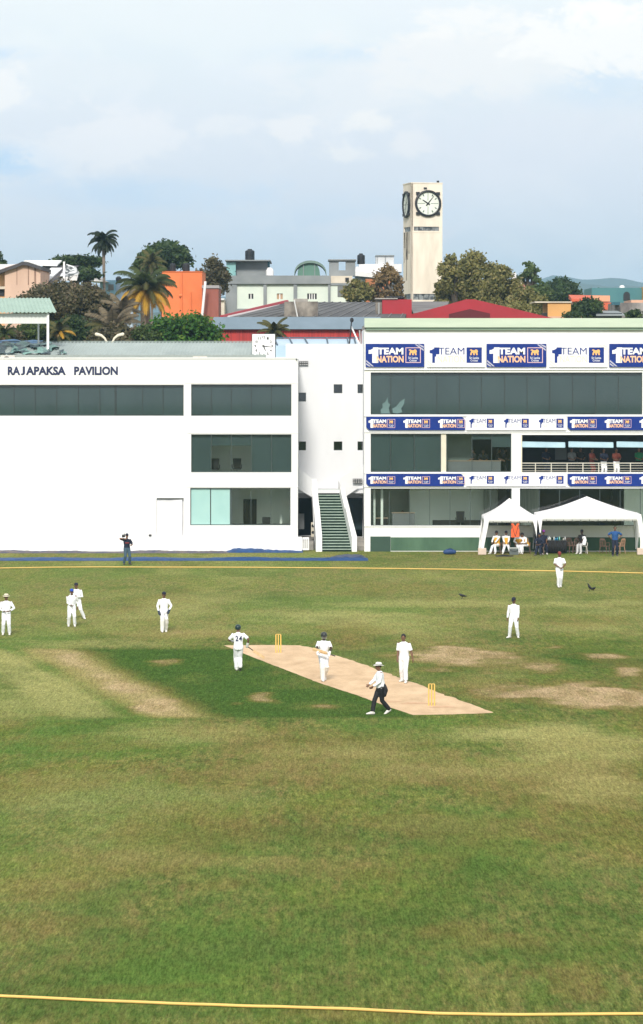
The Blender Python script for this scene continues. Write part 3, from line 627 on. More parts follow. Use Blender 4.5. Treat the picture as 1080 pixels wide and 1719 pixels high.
jr = [656.5, 696, 734, 772, 809, 848, 886, 924, 962.5, 1001, 1039.5]
w_ = window(rp, 622.5, 1079, 625, 696, 1, 'blind', joints=jr)
window(rp, 1092, 1420, 625, 696, 9)
# pale torn film on two panes
tf = MB(); s3 = lambda pts: tf.poly([(PX(a, FY), FY + .17, PZ(b, FY)) for a, b in pts])
s3([(640, 694), (639, 688), (643, 684), (642, 678), (648, 674), (651, 667), (652, 676), (656, 679), (653, 685), (655, 694)]); s3([(660, 693), (659, 686), (666, 682), (672, 674), (680, 669), (679, 678), (674, 686), (676, 692), (668, 694)])
tf.build('torn_film', mat('pale_film', (.11, .185, .185), .6), w_)
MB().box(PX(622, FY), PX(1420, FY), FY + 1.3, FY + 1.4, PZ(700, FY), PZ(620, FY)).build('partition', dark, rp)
window(rp, 622.5, 740.7, 728, 792.5, 1, 'blind', joints=[656, 696])
window(rp, 749.8, 859, 728, 792.5, 1, kind=[.0, .15, .35], joints=[793, 826])
glazing_only(rp, 622.5, 859.5, 820, 883, [627, 654, 688, 722, 756, 790, 824])
glazing_only(rp, 873, 1420, 820, 883, [906, 940, 974, 1008, 1042, 1076, 1110, 1144, 1178, 1212, 1246, 1280, 1314, 1348, 1382])
# rooms behind the open glazing
z1f, z2f = PZ(903, FY) + .12, PZ(806, FY) + .12
def rbox(name, m, *a): return MB().box(*a).build(name, m, rp)
rbox('partition', room_w, PX(688, FY + 4) , PX(812, FY + 4), FY + 3.9, FY + 4.0, z1f, PZ(806, FY) - .12)
rbox('partition', mat('grey_green_wall', (.33, .38, .35), .7), rx0 + .31, PX(688, FY + 4) - .01, FY + 5.2, FY + 5.3, z1f, PZ(806, FY) - .12)
rbox('partition', mat('curtain_grey', (.36, .38, .36), .8, scale=9, stretch=(1, 1, .05), col2=(.2, .22, .2)), PX(812.5, FY + 3.4), PX(836, FY + 3.4), FY + 3.3, FY + 3.4, z1f, PZ(806, FY) - .12)
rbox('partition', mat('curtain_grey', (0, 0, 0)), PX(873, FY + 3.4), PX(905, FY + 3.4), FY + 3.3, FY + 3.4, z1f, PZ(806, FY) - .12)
rbox('partition', room_w, PX(1048, FY + 5), RX1 - .4, FY + 4.9, FY + 5.0, z1f, PZ(806, FY) - .12)
rbox('partition', mat('grey_green_wall', (0, 0, 0)), PX(749, FY + 2.5), PX(792, FY + 2.5), FY + 2.4, FY + 2.5, z2f, PZ(712, FY) - .12)
rbox('partition', mat('grey_green_wall', (0, 0, 0)), PX(743, FY), PX(744, FY), FY + .3, FY + 6, z2f, PZ(712, FY) - .12)
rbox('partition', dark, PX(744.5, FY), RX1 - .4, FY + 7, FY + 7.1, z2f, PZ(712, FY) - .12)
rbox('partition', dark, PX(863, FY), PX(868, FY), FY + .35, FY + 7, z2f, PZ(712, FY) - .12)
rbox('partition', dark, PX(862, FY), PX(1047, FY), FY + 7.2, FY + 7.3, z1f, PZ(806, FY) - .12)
# bright far windows seen through the rooms
lit = mat('daylight_film', (.75, .85, .9), .5)
# balcony
bal = [872, 875]
MB().box(PX(875, FY), PX(877, FY), FY + .02, FY + .3, PZ(793, FY), PZ(730, FY)).build('post', cream, rp)
rl = MB()
for z in (777.5, 781.5, 786, 790.5): rl.tube([(PX(876, FY), FY + .1, PZ(z, FY)), (PX(1420, FY), FY + .1, PZ(z, FY))], .028 if z == 777.5 else .014, 6)
for k in range(21): x = PX(899.5 + 26.6 * k, FY); rl.box(x - .025, x + .025, FY + .07, FY + .12, PZ(793, FY), PZ(777.5, FY))
rl.build('railing', mat('cream_rail', (.62, .60, .52), .4), rp)
rolled = mat('pale_blue_roller', (.34, .50, .58), .5, col2=(.24, .38, .46), scale=1)
for (a, b) in ((873, 951), (954, 1032), (1035, 1113), (1116, 1194)):
    MB().tube([(PX(a + 1, FY), FY + .2, PZ(746.5, FY)), (PX(b - 1, FY), FY + .2, PZ(747.5, FY))], .14, 10, smooth=False) if False else None
    MB().hull8([(PX(a + 1, FY), FY + .12, PZ(751, FY)), (PX(b - 1, FY), FY + .12, PZ(752, FY)), (PX(b - 1, FY), FY + .3, PZ(752, FY)), (PX(a + 1, FY), FY + .3, PZ(751, FY))],
               [(PX(a + 1, FY), FY + .22, PZ(741, FY)), (PX(b - 1, FY), FY + .22, PZ(742.5, FY)), (PX(b - 1, FY), FY + .3, PZ(742.5, FY)), (PX(a + 1, FY), FY + .3, PZ(741, FY))]).build('rolled_awning', rolled, rp, bevel=.04)
for (a, b, y) in ((627, 631, 824), (640, 644, 826)): MB().box(PX(a, FY), PX(b, FY), FY + 1.0, FY + 1.1, z1f, PZ(820, FY)).build('column', room_w, rp)

# ------------------------------------------------------------------ banners
def lion(mb, x0, x1, z0, z1, y):
    P = [(.05, .05), (.22, .05), (.24, .38), (.36, .42), (.40, .05), (.56, .05), (.56, .36), (.68, .34), (.72, .05), (.90, .05), (.86, .45), (.92, .70), (.84, .92), (.66, .98), (.56, .84), (.34, .84), (.20, .98), (.04, .96), (.0, .74), (.10, .82), (.16, .66), (.08, .40)]
    mb.poly([(x0 + (x1 - x0) * a, y, z0 + (z1 - z0) * b) for a, b in P])
def logo(root, x0, x1, z0, z1, y, blue):
    """one wordmark with its square crest; y is the banner's front"""
    w = x1 - x0; h = z1 - z0; c1 = bwhite if blue else bblue; yy = y - .006
    X = lambda a: x0 + w * a; Z = lambda b: z0 + h * b
    m = MB(); m.poly([(X(a), yy, Z(b)) for a, b in ((.07, 0), (.185, 0), (.185, 1), (.085, 1), (.085, .93), (.04, .84), (0, .82), (0, .58), (.07, .60))]) if blue else m.poly([(X(a), yy, Z(b)) for a, b in ((.05, .0), (.10, .0), (.10, .40), (.125, .42), (.125, .55), (.185, .55), (.185, 1), (.085, 1), (.085, .93), (.04, .84), (0, .82), (0, .62), (.05, .60))])
    put_text(m, 'TEAM', X(.165), X(.66), Z(.54), Z(.98), yy - .002 if not blue else yy - .002, .045 if blue else 0.0); m.build('lettering', c1, root)
    m = MB(); put_text(m, 'NATION', X(.15), X(.665), Z(.02), Z(.46), yy - .002, .04 if blue else 0.005); m.build('lettering', bpeach if blue else bpale, root)
    e = MB(); e.box(X(.70), X(.99), y - .008, y - .001, Z(.0), Z(1.0)); eo = e.build('crest', bpink if blue else bblue, root)
    if blue: MB().box(X(.715), X(.975), y - .010, y - .0082, Z(.05), Z(.95)).build('crest_field', bblue, eo)
    yq = y - .012; m = MB(); lion(m, X(.76), X(.93), Z(.48), Z(.88), yq); m.build('lion', bgold, eo)
    m = MB(); put_text(m, 'Sri Lanka', X(.755), X(.935), Z(.25), Z(.40), yq, .01); put_text(m, 'Cricket', X(.775), X(.915), Z(.09), Z(.22), yq, .01); m.build('lettering', bwhite, eo)
def banner(a, b, c, d, blue, n, label, cut=0):
    x0, x1 = bx(a, b, FY); z0, z1 = PZ(d, FY), PZ(c, FY); yf = FY - .14
    r = empty('banner', ((x0 + x1) / 2, FY - .1, z0), label, 'banner', 'banners hung across the media pavilion')
    k = (z1 - z0) * .22
    m = MB(); m.prism([(x0, z0 + k), (x0 + k, z0), (x1, z0), (x1, z1 - (k if n > 1 else 0)), (x1 - (k if n > 1 else 0), z1), (x0, z1)] if blue and n > 1 else [(x0, z0), (x1, z0), (x1, z1), (x0, z1)], yf, yf + .03)
    m.build('cloth', bblue if blue else bwhite, r)
    pw = (b - a) / n
    if n == 1:
        logo(r, PX(a + 5, FY), PX(b - 5, FY), PZ(d - 7, FY), PZ(c + 6, FY), yf, blue)
        m = MB()
        for s_ in (0, 5): m.poly([(PX(u, FY), yf - .003, PZ(v, FY)) for u, v in ((b - 16 + s_, c + 1), (b - 13 + s_, c + 1), (b - 1, c + 9 - s_), (b - 1, c + 12 - s_))]); m.poly([(PX(u, FY), yf - .003, PZ(v, FY)) for u, v in ((a + 1, d - 9 + s_), (a + 1, d - 12 + s_), (a + 14 - s_, d - 1), (a + 11 - s_, d - 1))])
        m.build('corner_stripe', mat('stripe_grey', (.45, .45, .55), .5) if blue else mat('stripe_cream', (.74, .68, .62), .5), r)
    else:
        for i in range(n):
            o = a + (4 if blue else 5) + i * (58.4 if b - a > 150 and n == 3 else pw)
            logo(r, PX(o, FY), PX(o + 45 if blue else o + 42, FY), PZ(d - 4, FY), PZ(c + 4 - (0 if blue else 1), FY), yf, blue)
    return r
for i, (a, b, bl, lab) in enumerate(((614, 712.5, 1, 'blue banner with white wordmark above the left end of the top dark window'), (716.5, 815, 0, 'white banner with blue wordmark next right of the first big blue banner'), (817, 917.5, 1, 'big blue banner in the middle of the top row, above the long dark window'),
                          (922, 1020, 0, 'white banner between the second and third big blue banners'), (1023, 1122, 1, 'blue banner at the right end of the top row, partly out of view'))):
    banner(a, b, 577, 616, bl, 1, lab)
for (y, dd, nm) in ((699.5, 722, 'upper balustrade, below the long blind-covered window'), (795.5, 816, 'lower balustrade, below the first floor rooms')):
    banner(615, 781 if y < 750 else 779, y, dd, 1, 3, 'left blue strip banner on the ' + nm)
    banner(783, 951, y, dd, 0, 3, 'white strip banner with three blue wordmarks on the ' + nm)
    banner(953, 1121, y, dd, 1, 3, 'blue strip banner reaching the photo edge on the ' + nm)
# ------------------------------------------------------------------ people
skin = mat('brown_skin', (.17, .085, .05), .5, var=.2, scale=6)
skin_l = mat('lighter_skin', (.26, .14, .09), .5, var=.2, scale=6)
whites = mat('cricket_whites', (.80, .81, .84), .75, col2=(.72, .74, .79), scale=3.5, bump=.006, bscale=14)
shoe_w = mat('white_shoe', (.72, .70, .66), .6, scale=12)
sole_m = mat('shoe_sole', (.10, .09, .08), .8)
blk_cloth = mat('black_cloth', (.012, .012, .014), .8, bump=.006, bscale=14)
navy_cloth = mat('navy_cloth', (.007, .013, .035), .8, bump=.006, bscale=14)
blue_cloth = mat('blue_shirt', (.015, .075, .24), .8, bump=.006, bscale=14)
jean = mat('blue_jeans', (.05, .09, .13), .85, bump=.006, bscale=14)
hairm = mat('black_hair', (.010, .008, .008), .6, bump=.01, bscale=60)
eyem = mat('dark_eye', (.015, .012, .012), .3); lipm = mat('lip', (.12, .045, .035), .5)
leather = mat('pad_white', (.78, .78, .76), .6, bump=.004, bscale=30)
capk = mat('dark_cap', (.012, .014, .03), .7); capb = mat('royal_blue_cap', (.02, .07, .40), .7); capr = mat('dark_red_cap', (.20, .03, .02), .7); helm = mat('helmet_green', (.012, .035, .04), .35)
hatm = mat('sun_hat', (.74, .73, .68), .8); hat_c = mat('straw_hat', (.66, .60, .46), .9)
bib = mat('yellow_bib', (.80, .42, .05), .8, bump=.004); teal_c = mat('teal_shirt', (.02, .16, .13), .8); mar = mat('maroon_shirt', (.14, .03, .02), .8); grey_c = mat('grey_shirt', (.16, .17, .18), .8)
wood = mat('pale_bat_wood', (.66, .47, .26), .5, col2=(.55, .36, .18), scale=8, stretch=(1, 1, .2)); green_c = mat('green_kit', (.02, .18, .08), .8)
grip = mat('rubber_grip', (.02, .02, .03), .7); purple = mat('purple_cap', (.22, .03, .30), .7)

def ik(a, b, l1, l2, hint):
    a, b, hint = Vector(a), Vector(b), Vector(hint); d = b - a; L = min(d.length, (l1 + l2) * .998); d.normalize(); b = a + d * L
    c = (l1 * l1 - l2 * l2 + L * L) / (2 * L); h = math.sqrt(max(l1 * l1 - c * c, 0)); hp = hint - d * hint.dot(d)
    hp = hp.normalized() if hp.length > 1e-6 else Vector((0, -1, 0)); return a + d * c + hp * h, b

def person(pos, rot, label, feet=((-.11, 0, .0), (.11, 0, .0)), hands=((-.27, -.05, .86), (.27, -.05, .86)), pelvis=None, lean=0.0, side=0.0, look=(0, 0), top=whites, bottom=whites, sleeves='short', headwear='cap', hw=capk,
           shoe=shoe_w, sk=skin, ehint=((-.5, .8, -.2), (.5, .8, -.2)), khint=((0, -1, 0), (0, -1, 0)), pads=False, gloves=None, scale=1.0, group=None, bibm=None, cat='person', hip_z=.90, fdir=(0, 0), trunk_twist=0, fine=True, belly=1.0, curl=1.0, hair=True, fpitch=(0, 0)):
    """a figure facing -Y in its own frame: person's right hand is index 0 (-X)"""
    r = empty('person', pos, label, cat, group)
    M = Matrix.Translation(Vector(pos)) @ Matrix.Rotation(rot, 4, 'Z') @ Matrix.Scale(scale, 4)
    pel = Vector(pelvis) if pelvis else Vector(((feet[0][0] + feet[1][0]) / 2, (feet[0][1] + feet[1][1]) / 2, hip_z))
    B = Matrix.Translation(pel) @ Matrix.Rotation(side, 4, 'Y') @ Matrix.Rotation(lean, 4, 'X')        # trunk frame
    T = lambda x, y, z: B @ Vector((x, y, z))
    Tw = lambda x, y, z: B @ (Matrix.Rotation(trunk_twist, 4, 'Z') @ Vector((x, y, z)))
    neck0 = Tw(0, .01, .52); head = Tw(0, -.025, .70)
    HR = Matrix.Translation(head) @ Matrix.Rotation(look[0], 4, 'Z') @ Matrix.Rotation(-lean * .5 + look[1], 4, 'X')
    H = lambda x, y, z: HR @ Vector((x, y, z))
    sh = [Tw(s * .185, .01, .475) for s in (-1, 1)]; hp = [T(s * .09, 0, -.02) for s in (-1, 1)]
    el = []; wr = []; kn = []; an = []
    for i in (0, 1):
        e, w = ik(sh[i], hands[i], .29, .255, ehint[i]); el.append(e); wr.append(w)
        k, a = ik(hp[i], Vector(feet[i]) + Vector((0, .02, .085)), .435, .415, khint[i]); kn.append(k); an.append(a)
    def trunk(mb, g=0.0, z0=-.08, z1=.53):
        prof = [(-.08, .155, .105), (0, .168, .112), (.08, .155, .105 * belly), (.16, .145, .102 * belly), (.26, .160, .112), (.36, .178, .118), (.44, .180, .105), (.49, .150, .085), (.53, .085, .065)]
        R = []
        for (z, a, b) in prof:
            if z < z0 or z > z1: continue
            tw = trunk_twist * min(max(z / .4, 0), 1); q = Matrix.Rotation(tw, 4, 'Z')
            R.append([B @ (q @ Vector(((a + g) * math.cos(t), (b + g) * math.sin(t) + .005, z))) for t in [2 * math.pi * j / 16 for j in range(16)]])
        mb.rings(R)
    # ---- body: one continuous surface
    b = MB(); trunk(b)
    b.tube([neck0 - Vector((0, 0, .04)), H(0, .02, -.07)], [.062, .056], 10, round_=True)
    b.ell(H(0, .012, .025), (.076, .094, .098), 14, 10, HR.to_3x3()); b.ell(H(0, -.028, -.055), (.056, .062, .062), 12, 8, HR.to_3x3()); b.ell(H(0, -.045, -.092), (.032, .03, .022), 8, 6, HR.to_3x3())
    b.tube([H(0, -.088, .012), H(0, -.108, -.028), H(0, -.09, -.036)], [.010, .016, .012], 8, round_=True)
    b.ell(H(0, -.074, .032), (.052, .014, .012), 10, 6, HR.to_3x3())
    for s in (-1, 1): b.ell(H(s * .079, .012, -.015), (.012, .022, .034), 8, 6, HR.to_3x3()); b.ell(H(s * .045, -.06, -.025), (.02, .02, .018), 8, 6, HR.to_3x3())
    for i, s in ((0, -1), (1, 1)):
        b.tube([sh[i], sh[i].lerp(el[i], .4), el[i], el[i].lerp(wr[i], .35), wr[i]], [.056, .050, .039, .041, .027], 10, round_=True)
        d = (wr[i] - el[i]).normalized(); inw = Vector((-s, -.5, 0)); pn = (inw - d * inw.dot(d)).normalized(); sd_ = d.cross(pn).normalized()
        pc = wr[i] + d * .05; b.tube([wr[i] - d * .01, wr[i] + d * .03, wr[i] + d * .085], [.026, .040, .042], 10, ry=[.020, .017, .015], ref=sd_, round_=True)
        for k in range(4):      # four fingers of unequal length, curled
            o = sd_ * (.030 - .020 * k) * 1.0; L_ = (.070, .080, .074, .058)[k]; c = curl * (1 + .12 * k)
            p0 = wr[i] + d * .085 + o; p1 = p0 + (d * math.cos(.35 * c) + pn * math.sin(.35 * c)) * L_ * .45; p2 = p1 + (d * math.cos(.95 * c) + pn * math.sin(.95 * c)) * L_ * .32; p3 = p2 + (d * math.cos(1.5 * c) + pn * math.sin(1.5 * c)) * L_ * .25
            b.tube([p0 - d * .012, p0, p1, p2, p3], [.010, .0100, .0094, .0088, .0080], 7, round_=True)
        t0 = wr[i] + d * .03 + sd_ * .034; t1 = t0 + d * .028 + sd_ * .022 + pn * .012; t2 = t1 + d * .026 + pn * .016
        b.tube([t0 - sd_ * .012, t0, t1, t2], [.014, .0125, .0115, .0095], 7, round_=True)
        b.tube([hp[i], hp[i].lerp(kn[i], .4), kn[i], kn[i].lerp(an[i], .3), an[i]], [.085, .074, .054, .055, .038], 10, round_=True)
    b.xform(M).build('body', sk, r, smooth=True, mods=[('REMESH', dict(mode='VOXEL', voxel_size=.0085 if fine else .013, use_smooth_shade=True)), ('SMOOTH', dict(factor=.4, iterations=2))])
    # ---- face
    if fine:
        for s in (-1, 1): MB().ell(H(s * .031, -.0815, .010), (.012, .007, .007), 8, 6, HR.to_3x3()).xform(M).build('eye', eyem, r, smooth=True)
        MB().ell(H(0, -.0905, -.060), (.022, .006, .007), 10, 6, HR.to_3x3()).xform(M).build('mouth', lipm, r, smooth=True)
    # ---- clothes
    def cloth(name, mb, m, vox=.014): return mb.xform(M).build(name, m, r, smooth=True, mods=[('REMESH', dict(mode='VOXEL', voxel_size=vox if fine else .02, use_smooth_shade=True)), ('SMOOTH', dict(factor=.5, iterations=3)), ('DISPLACE', dict(texture=FOLDS, strength=.018, mid_level=.5, texture_coords='GLOBAL'))])
    s_ = MB(); trunk(s_, .024, -.08 if pelvis else -.081)
    for i in (0, 1):
        if sleeves == 'short': q = sh[i].lerp(el[i], .85); s_.tube([sh[i] + (Tw(0, 0, .4) - sh[i]) * .2, sh[i], sh[i].lerp(q, .5), q], [.06, .068, .069, .070], 12)
        else: q = el[i].lerp(wr[i], .93); s_.tube([sh[i] + (Tw(0, 0, .4) - sh[i]) * .2, sh[i], sh[i].lerp(el[i], .5), el[i], el[i].lerp(wr[i], .5), q], [.06, .068, .061, .056, .050, .042], 12)
    s_.tube([neck0 - Vector((0, 0, .03)), neck0 + (H(0, .02, -.07) - neck0) * .35], [.080, .073], 12)
    shirt = cloth('shirt', s_, top)
    t_ = MB(); R = []
    for (z, a, c) in ((-.12, .150, .115), (-.05, .182, .130), (.02, .186, .130), (.075, .172, .121)):
        R.append([T((a + .006) * math.cos(t), (c + .006) * math.sin(t) + .005, z) for t in [2 * math.pi * j / 16 for j in range(16)]])
    t_.rings(R)
    for i in (0, 1):
        q = kn[i].lerp(an[i], .97); t_.tube([hp[i] + Vector((0, 0, .02)), hp[i].lerp(kn[i], .35), kn[i], kn[i].lerp(an[i], .5), q], [.108, .100, .080, .077, .072], 12, round_=False)
    cloth('trousers', t_, bottom)
    for i in (0, 1):
        f = Vector(feet[i]); R3 = Matrix.Translation(f) @ Matrix.Rotation(fdir[i], 4, 'Z') @ Matrix.Rotation(fpitch[i], 4, 'X'); q = MB()
        q.tube([R3 @ Vector(p) for p in ((0, .075, .045), (0, .03, .055), (0, -.04, .05), (0, -.11, .038), (0, -.175, .03))], [.034, .043, .046, .05, .036], 12, ry=[.038, .055, .05, .036, .024], ref=R3.to_3x3() @ Vector((1, 0, 0)), round_=True)
        q.tube([R3 @ Vector((0, .03, .05)), R3 @ Vector((0, .025, .12))], [.042, .046], 10)
        so_ = q.xform(M).build('shoe', shoe, r, smooth=True)
        MB().tube([R3 @ Vector(p) for p in ((0, .085, .008), (0, -.04, .008), (0, -.18, .008))], [.036, .05, .034], 10, ry=[.010] * 3, ref=R3.to_3x3() @ Vector((1, 0, 0)), round_=True).xform(M).build('sole', sole_m, so_, smooth=True)
    if bibm:
        s_ = MB(); trunk(s_, .036, -.08, .46); cloth('bib', s_, bibm)
    if pads:
        for i in (0, 1):
            fw = (Vector((0, -1, 0)) - (an[i] - kn[i]).normalized() * Vector((0, -1, 0)).dot((an[i] - kn[i]).normalized())).normalized() * .035; up = (kn[i] - an[i]).normalized()
            q = MB(); q.tube([an[i] + fw, an[i].lerp(kn[i], .5) + fw, kn[i] + fw * 1.3, kn[i] + up * .17 + fw * 1.6], [.078, .09, .100, .085], 12, ry=[.075, .08, .09, .06], round_=True)
            cloth('leg_pad', q, leather, .012)
    if gloves:
        for i in (0, 1):
            d = (wr[i] - el[i]).normalized(); q = MB(); q.tube([wr[i] - d * .07, wr[i], wr[i] + d * .06, wr[i] + d * .12], [.045, .048, .060, .050], 12, ry=[.040, .042, .045, .038], round_=True)
            for k in range(4):
                sdv = d.cross(Vector((0, -1, 0))).normalized(); q.tube([wr[i] + d * .08 + sdv * (.036 - .024 * k), wr[i] + d * .145 + sdv * (.036 - .024 * k) + Vector((0, -.02, 0))], [.016, .013], 7, round_=True)
            q.xform(M).build('glove', gloves, r, smooth=True)
    # ---- hair and headwear
    if hair:
        q = MB(); q.ell(H(0, .022, .040), (.083, .094, .098), 14, 10, HR.to_3x3()); q.xform(M).build('hair', hairm, r, smooth=True)
    Rh = HR.to_3x3()
    if headwear == 'cap':
        q = MB(); R = []
        for (z, a) in ((.045, 1.0), (.075, 1.0), (.105, .90), (.13, .68), (.145, .35), (.149, .05)): R.append([H(.091 * a * math.cos(t), .012 + .107 * a * math.sin(t), z) for t in [2 * math.pi * j / 16 for j in range(16)]])
        q.rings(R); cp = q.xform(M).build('cap', hw, r, smooth=True)
        q = MB(); q.hull8([H(-.065, -.08, .045), H(-.045, -.165, .030), H(.045, -.165, .030), H(.065, -.08, .045)][::-1], [H(-.065, -.08, .056), H(-.045, -.165, .038), H(.045, -.165, .038), H(.065, -.08, .056)][::-1]); q.xform(M).build('brim', hw, cp)
    elif headwear == 'hat':
        q = MB(); R = []
        for (z, a) in ((.040, 1.75), (.052, 1.78), (.062, 1.08), (.10, 1.04), (.135, .92), (.150, .6), (.155, .1)): R.append([H(.092 * a * math.cos(t), .012 + .104 * a * math.sin(t), z + (.012 * math.cos(2 * t) if a > 1.5 else 0)) for t in [2 * math.pi * j / 20 for j in range(20)]])
        q.rings(R); hb = q.xform(M).build('hat', hw, r, smooth=True)
        q = MB(); q.rings([[H(.1 * math.cos(t), .012 + .112 * math.sin(t), z) for t in [2 * math.pi * j / 20 for j in range(20)]] for z in (.062, .082)]); q.xform(M).build('hat_band', navy_cloth, hb, smooth=True)
    elif headwear == 'helmet':
        q = MB(); R = []
        for (z, a) in ((-.03, .93), (.02, 1.0), (.07, 1.0), (.11, .88), (.14, .62), (.157, .3), (.16, .05)): R.append([H(.110 * a * math.cos(t), .020 + .128 * a * math.sin(t) * (1 if math.sin(t) > 0 or z > .015 else .35), z) for t in [2 * math.pi * j / 18 for j in range(18)]])
        q.rings(R); hm = q.xform(M).build('helmet', hw, r, smooth=True)
        q = MB(); q.hull8([H(-.08, -.09, .035), H(-.06, -.165, .018), H(.06, -.165, .018), H(.08, -.09, .035)][::-1], [H(-.08, -.09, .052), H(-.06, -.165, .030), H(.06, -.165, .030), H(.08, -.09, .052)][::-1]); q.xform(M).build('peak', hw, hm)
        q = MB()
        for z in (-.01, -.035, -.06, -.085): q.tube([H(-.10, -.02, z), H(-.08, -.10, z), H(0, -.14, z), H(.08, -.10, z), H(.10, -.02, z)], .004, 6)
        q.xform(M).build('grille', alu, hm)
    r['_w'] = 0; del r['_w']
    return dict(root=r, M=M, wr=wr, el=el, T=Tw, shirt=shirt, H=H)
FOLDS = bpy.data.textures.new('folds', 'CLOUDS'); FOLDS.noise_scale = .11; FOLDS.noise_depth = 2

def gp(px, py): Y = GY(py); return (PX(px, Y), Y, 0)
PI = math.pi
# fielders
person(gp(11, 1066), .05, 'fielder in whites and a wide brimmed cream hat at the left edge', feet=((-.15, 0, 0), (.13, -.03, 0)), hands=((-.10, -.22, 1.02), (.16, -.20, 1.04)), sleeves='long', headwear='hat', hw=hat_c, group='fielders in whites', scale=.98, ehint=((-.9, .5, -.3), (.9, .5, -.3)))
person(gp(120, 1052), .1, 'fielder in whites with a royal blue cap, in front of his taller team mate', feet=((-.13, .02, 0), (.15, -.05, 0)), hands=((-.03, -.24, .98), (.28, -.02, .88)), sleeves='long', hw=capb, lean=.14, group='fielders in whites', scale=.95, hip_z=.88)
person(gp(129, 1039), -.12, 'fielder in whites with a black cap standing legs apart behind the blue cap', feet=((-.34, .02, 0), (.34, -.03, 0)), hands=((-.06, -.22, 1.02), (.06, -.24, 1.02)), sleeves='long', lean=.2, hip_z=.83, group='fielders in whites', scale=.97, fdir=(-.4, .5), ehint=((-.9, .5, -.3), (.9, .5, -.3)))
k = person(gp(274, 1061), .15, 'wicket keeper in a black cap with dark gloves, hands on his thighs', feet=((-.06, -.15, 0), (.14, .22, 0)), hands=((-.19, -.10, .88), (.24, -.10, .92)), sleeves='long', pads=True, gloves=mat('dark_blue_glove', (.01, .03, .06), .6), group='fielders in whites', scale=.97, ehint=((-1, .4, 0), (1, .4, 0)), fpitch=(0, .4))
person(gp(679, 1146), -.25, 'bare headed bowler in stained whites walking beside the near stumps', feet=((-.14, .28, 0), (.10, -.18, 0)), hands=((-.23, -.06, .84), (.32, .0, .82)), headwear=None, lean=.1, look=(.1, .3), fdir=(-.3, .1), ehint=((-.3, .9, 0), (.3, .9, 0)), group='fielders in whites')
person(gp(863, 1071), -.15, 'fielder in whites and black cap standing alone right of the pitch', feet=((-.18, -.06, 0), (.18, .02, 0)), hands=((-.27, -.02, .84), (.20, -.16, .84)), sleeves='long', look=(-.25, .25), fdir=(-.6, .2), group='fielders in whites', scale=.96)
person(gp(940, 986), .1, 'fielder in whites with a dark red cap near the far rope', feet=((-.08, -.1, 0), (.06, .12, 0)), hands=((-.06, -.2, 1.0), (.10, -.21, .97)), hw=capr, group='fielders in whites', scale=1.03, ehint=((-1, .2, -.2), (1, .2, -.2)), look=(0, .2))
# batsmen
def bat(M, a, d, label, pos):
    """a cricket bat from the grip end a along direction d"""
    a = Vector(a); d = Vector(d).normalized(); s = d.cross(Vector((0, 1, .2))).normalized(); n = s.cross(d).normalized(); r = empty('cricket_bat', M @ a, label, 'bat', 'cricket bats')
    q = MB(); q.tube([a, a + d * .30], [.018, .017], 8, round_=True); q.xform(M).build('handle', grip, r, smooth=True)
    R = []
    for (t, w, th) in ((.28, .018, .016), (.33, .045, .018), (.36, .054, .022), (.70, .054, .030), (.82, .054, .022), (.84, .040, .014)):
        c = a + d * t; R.append([c + s * w + n * th * .4, c + s * w - n * th * .4, c - n * th * .9, c - s * w - n * th * .4, c - s * w + n * th * .4, c + n * th * .4])
    q = MB(); q.rings(R); q.xform(M).build('blade', wood, r)
b1 = person(gp(401, 1126), PI + .12, 'batsman running away with dark number 24 on his back and a helmet', feet=((-.04, .20, .12), (.07, -.12, 0)), hands=((-.34, -.06, .98), (.24, -.30, 1.10)), pads=True, headwear='helmet', hw=helm, group='batsmen in helmets', lean=.16, look=(-.3, .1), gloves=leather, fpitch=(.9, 0), scale=.97, ehint=((-.7, .8, 0), (.7, .8, 0)), curl=1.6, shoe=shoe_w)
M = b1['M']; w = b1['wr'][0]; bat(M, w + Vector((.03, -.07, -.06)), (-.9, -.1, -.62), 'cricket bat held low by the batsman numbered 24', 0)
q = MB(); put_text(q, '2', -.135, -.012, 0, .22, 0, .035); put_text(q, '4', .008, .14, 0, .22, 0, .035)
Tb = b1['T']; c = [M @ Tb(*p) for p in ((.0, .17, .20), (0, .17, .40))]
up = (c[1] - c[0]).normalized(); out_ = (Matrix.Rotation(PI + .12, 3, 'Z') @ Vector((0, 1, 0))); rt = up.cross(-out_).normalized(); rt = -rt if rt.x < 0 else rt
q.v = [tuple(c[0] + rt * p[0] + up * p[2]) for p in q.v]
nb = q.build('shirt_number', navy, b1['shirt'])
sw = nb.modifiers.new('sw', 'SHRINKWRAP'); sw.target = b1['shirt']; sw.wrap_method = 'NEAREST_SURFACEPOINT'; sw.wrap_mode = 'OUTSIDE_SURFACE'; sw.offset = .02; FINAL.append(nb)
b2 = person(gp(541, 1144), .15, 'batsman in a dark helmet facing the camera, carrying his bat across', feet=((.02, -.02, 0), (.14, .35, .12)), hands=((-.20, -.30, 1.06), (.22, -.26, 1.02)), pads=True, headwear='helmet', hw=mat('helmet_black', (.03, .035, .035), .35), group='batsmen in helmets', lean=.1, gloves=leather, fpitch=(0, .7), ehint=((-1, .4, 0), (1, .4, .1)), curl=1.6, sk=mat('deep_brown_skin', (.045, .022, .015), .5))
M = b2['M']; bat(M, b2['wr'][1] + Vector((.20, -.02, -.10)), (-1.0, 0, .33), 'cricket bat carried across the body by the batsman facing the camera', 0)
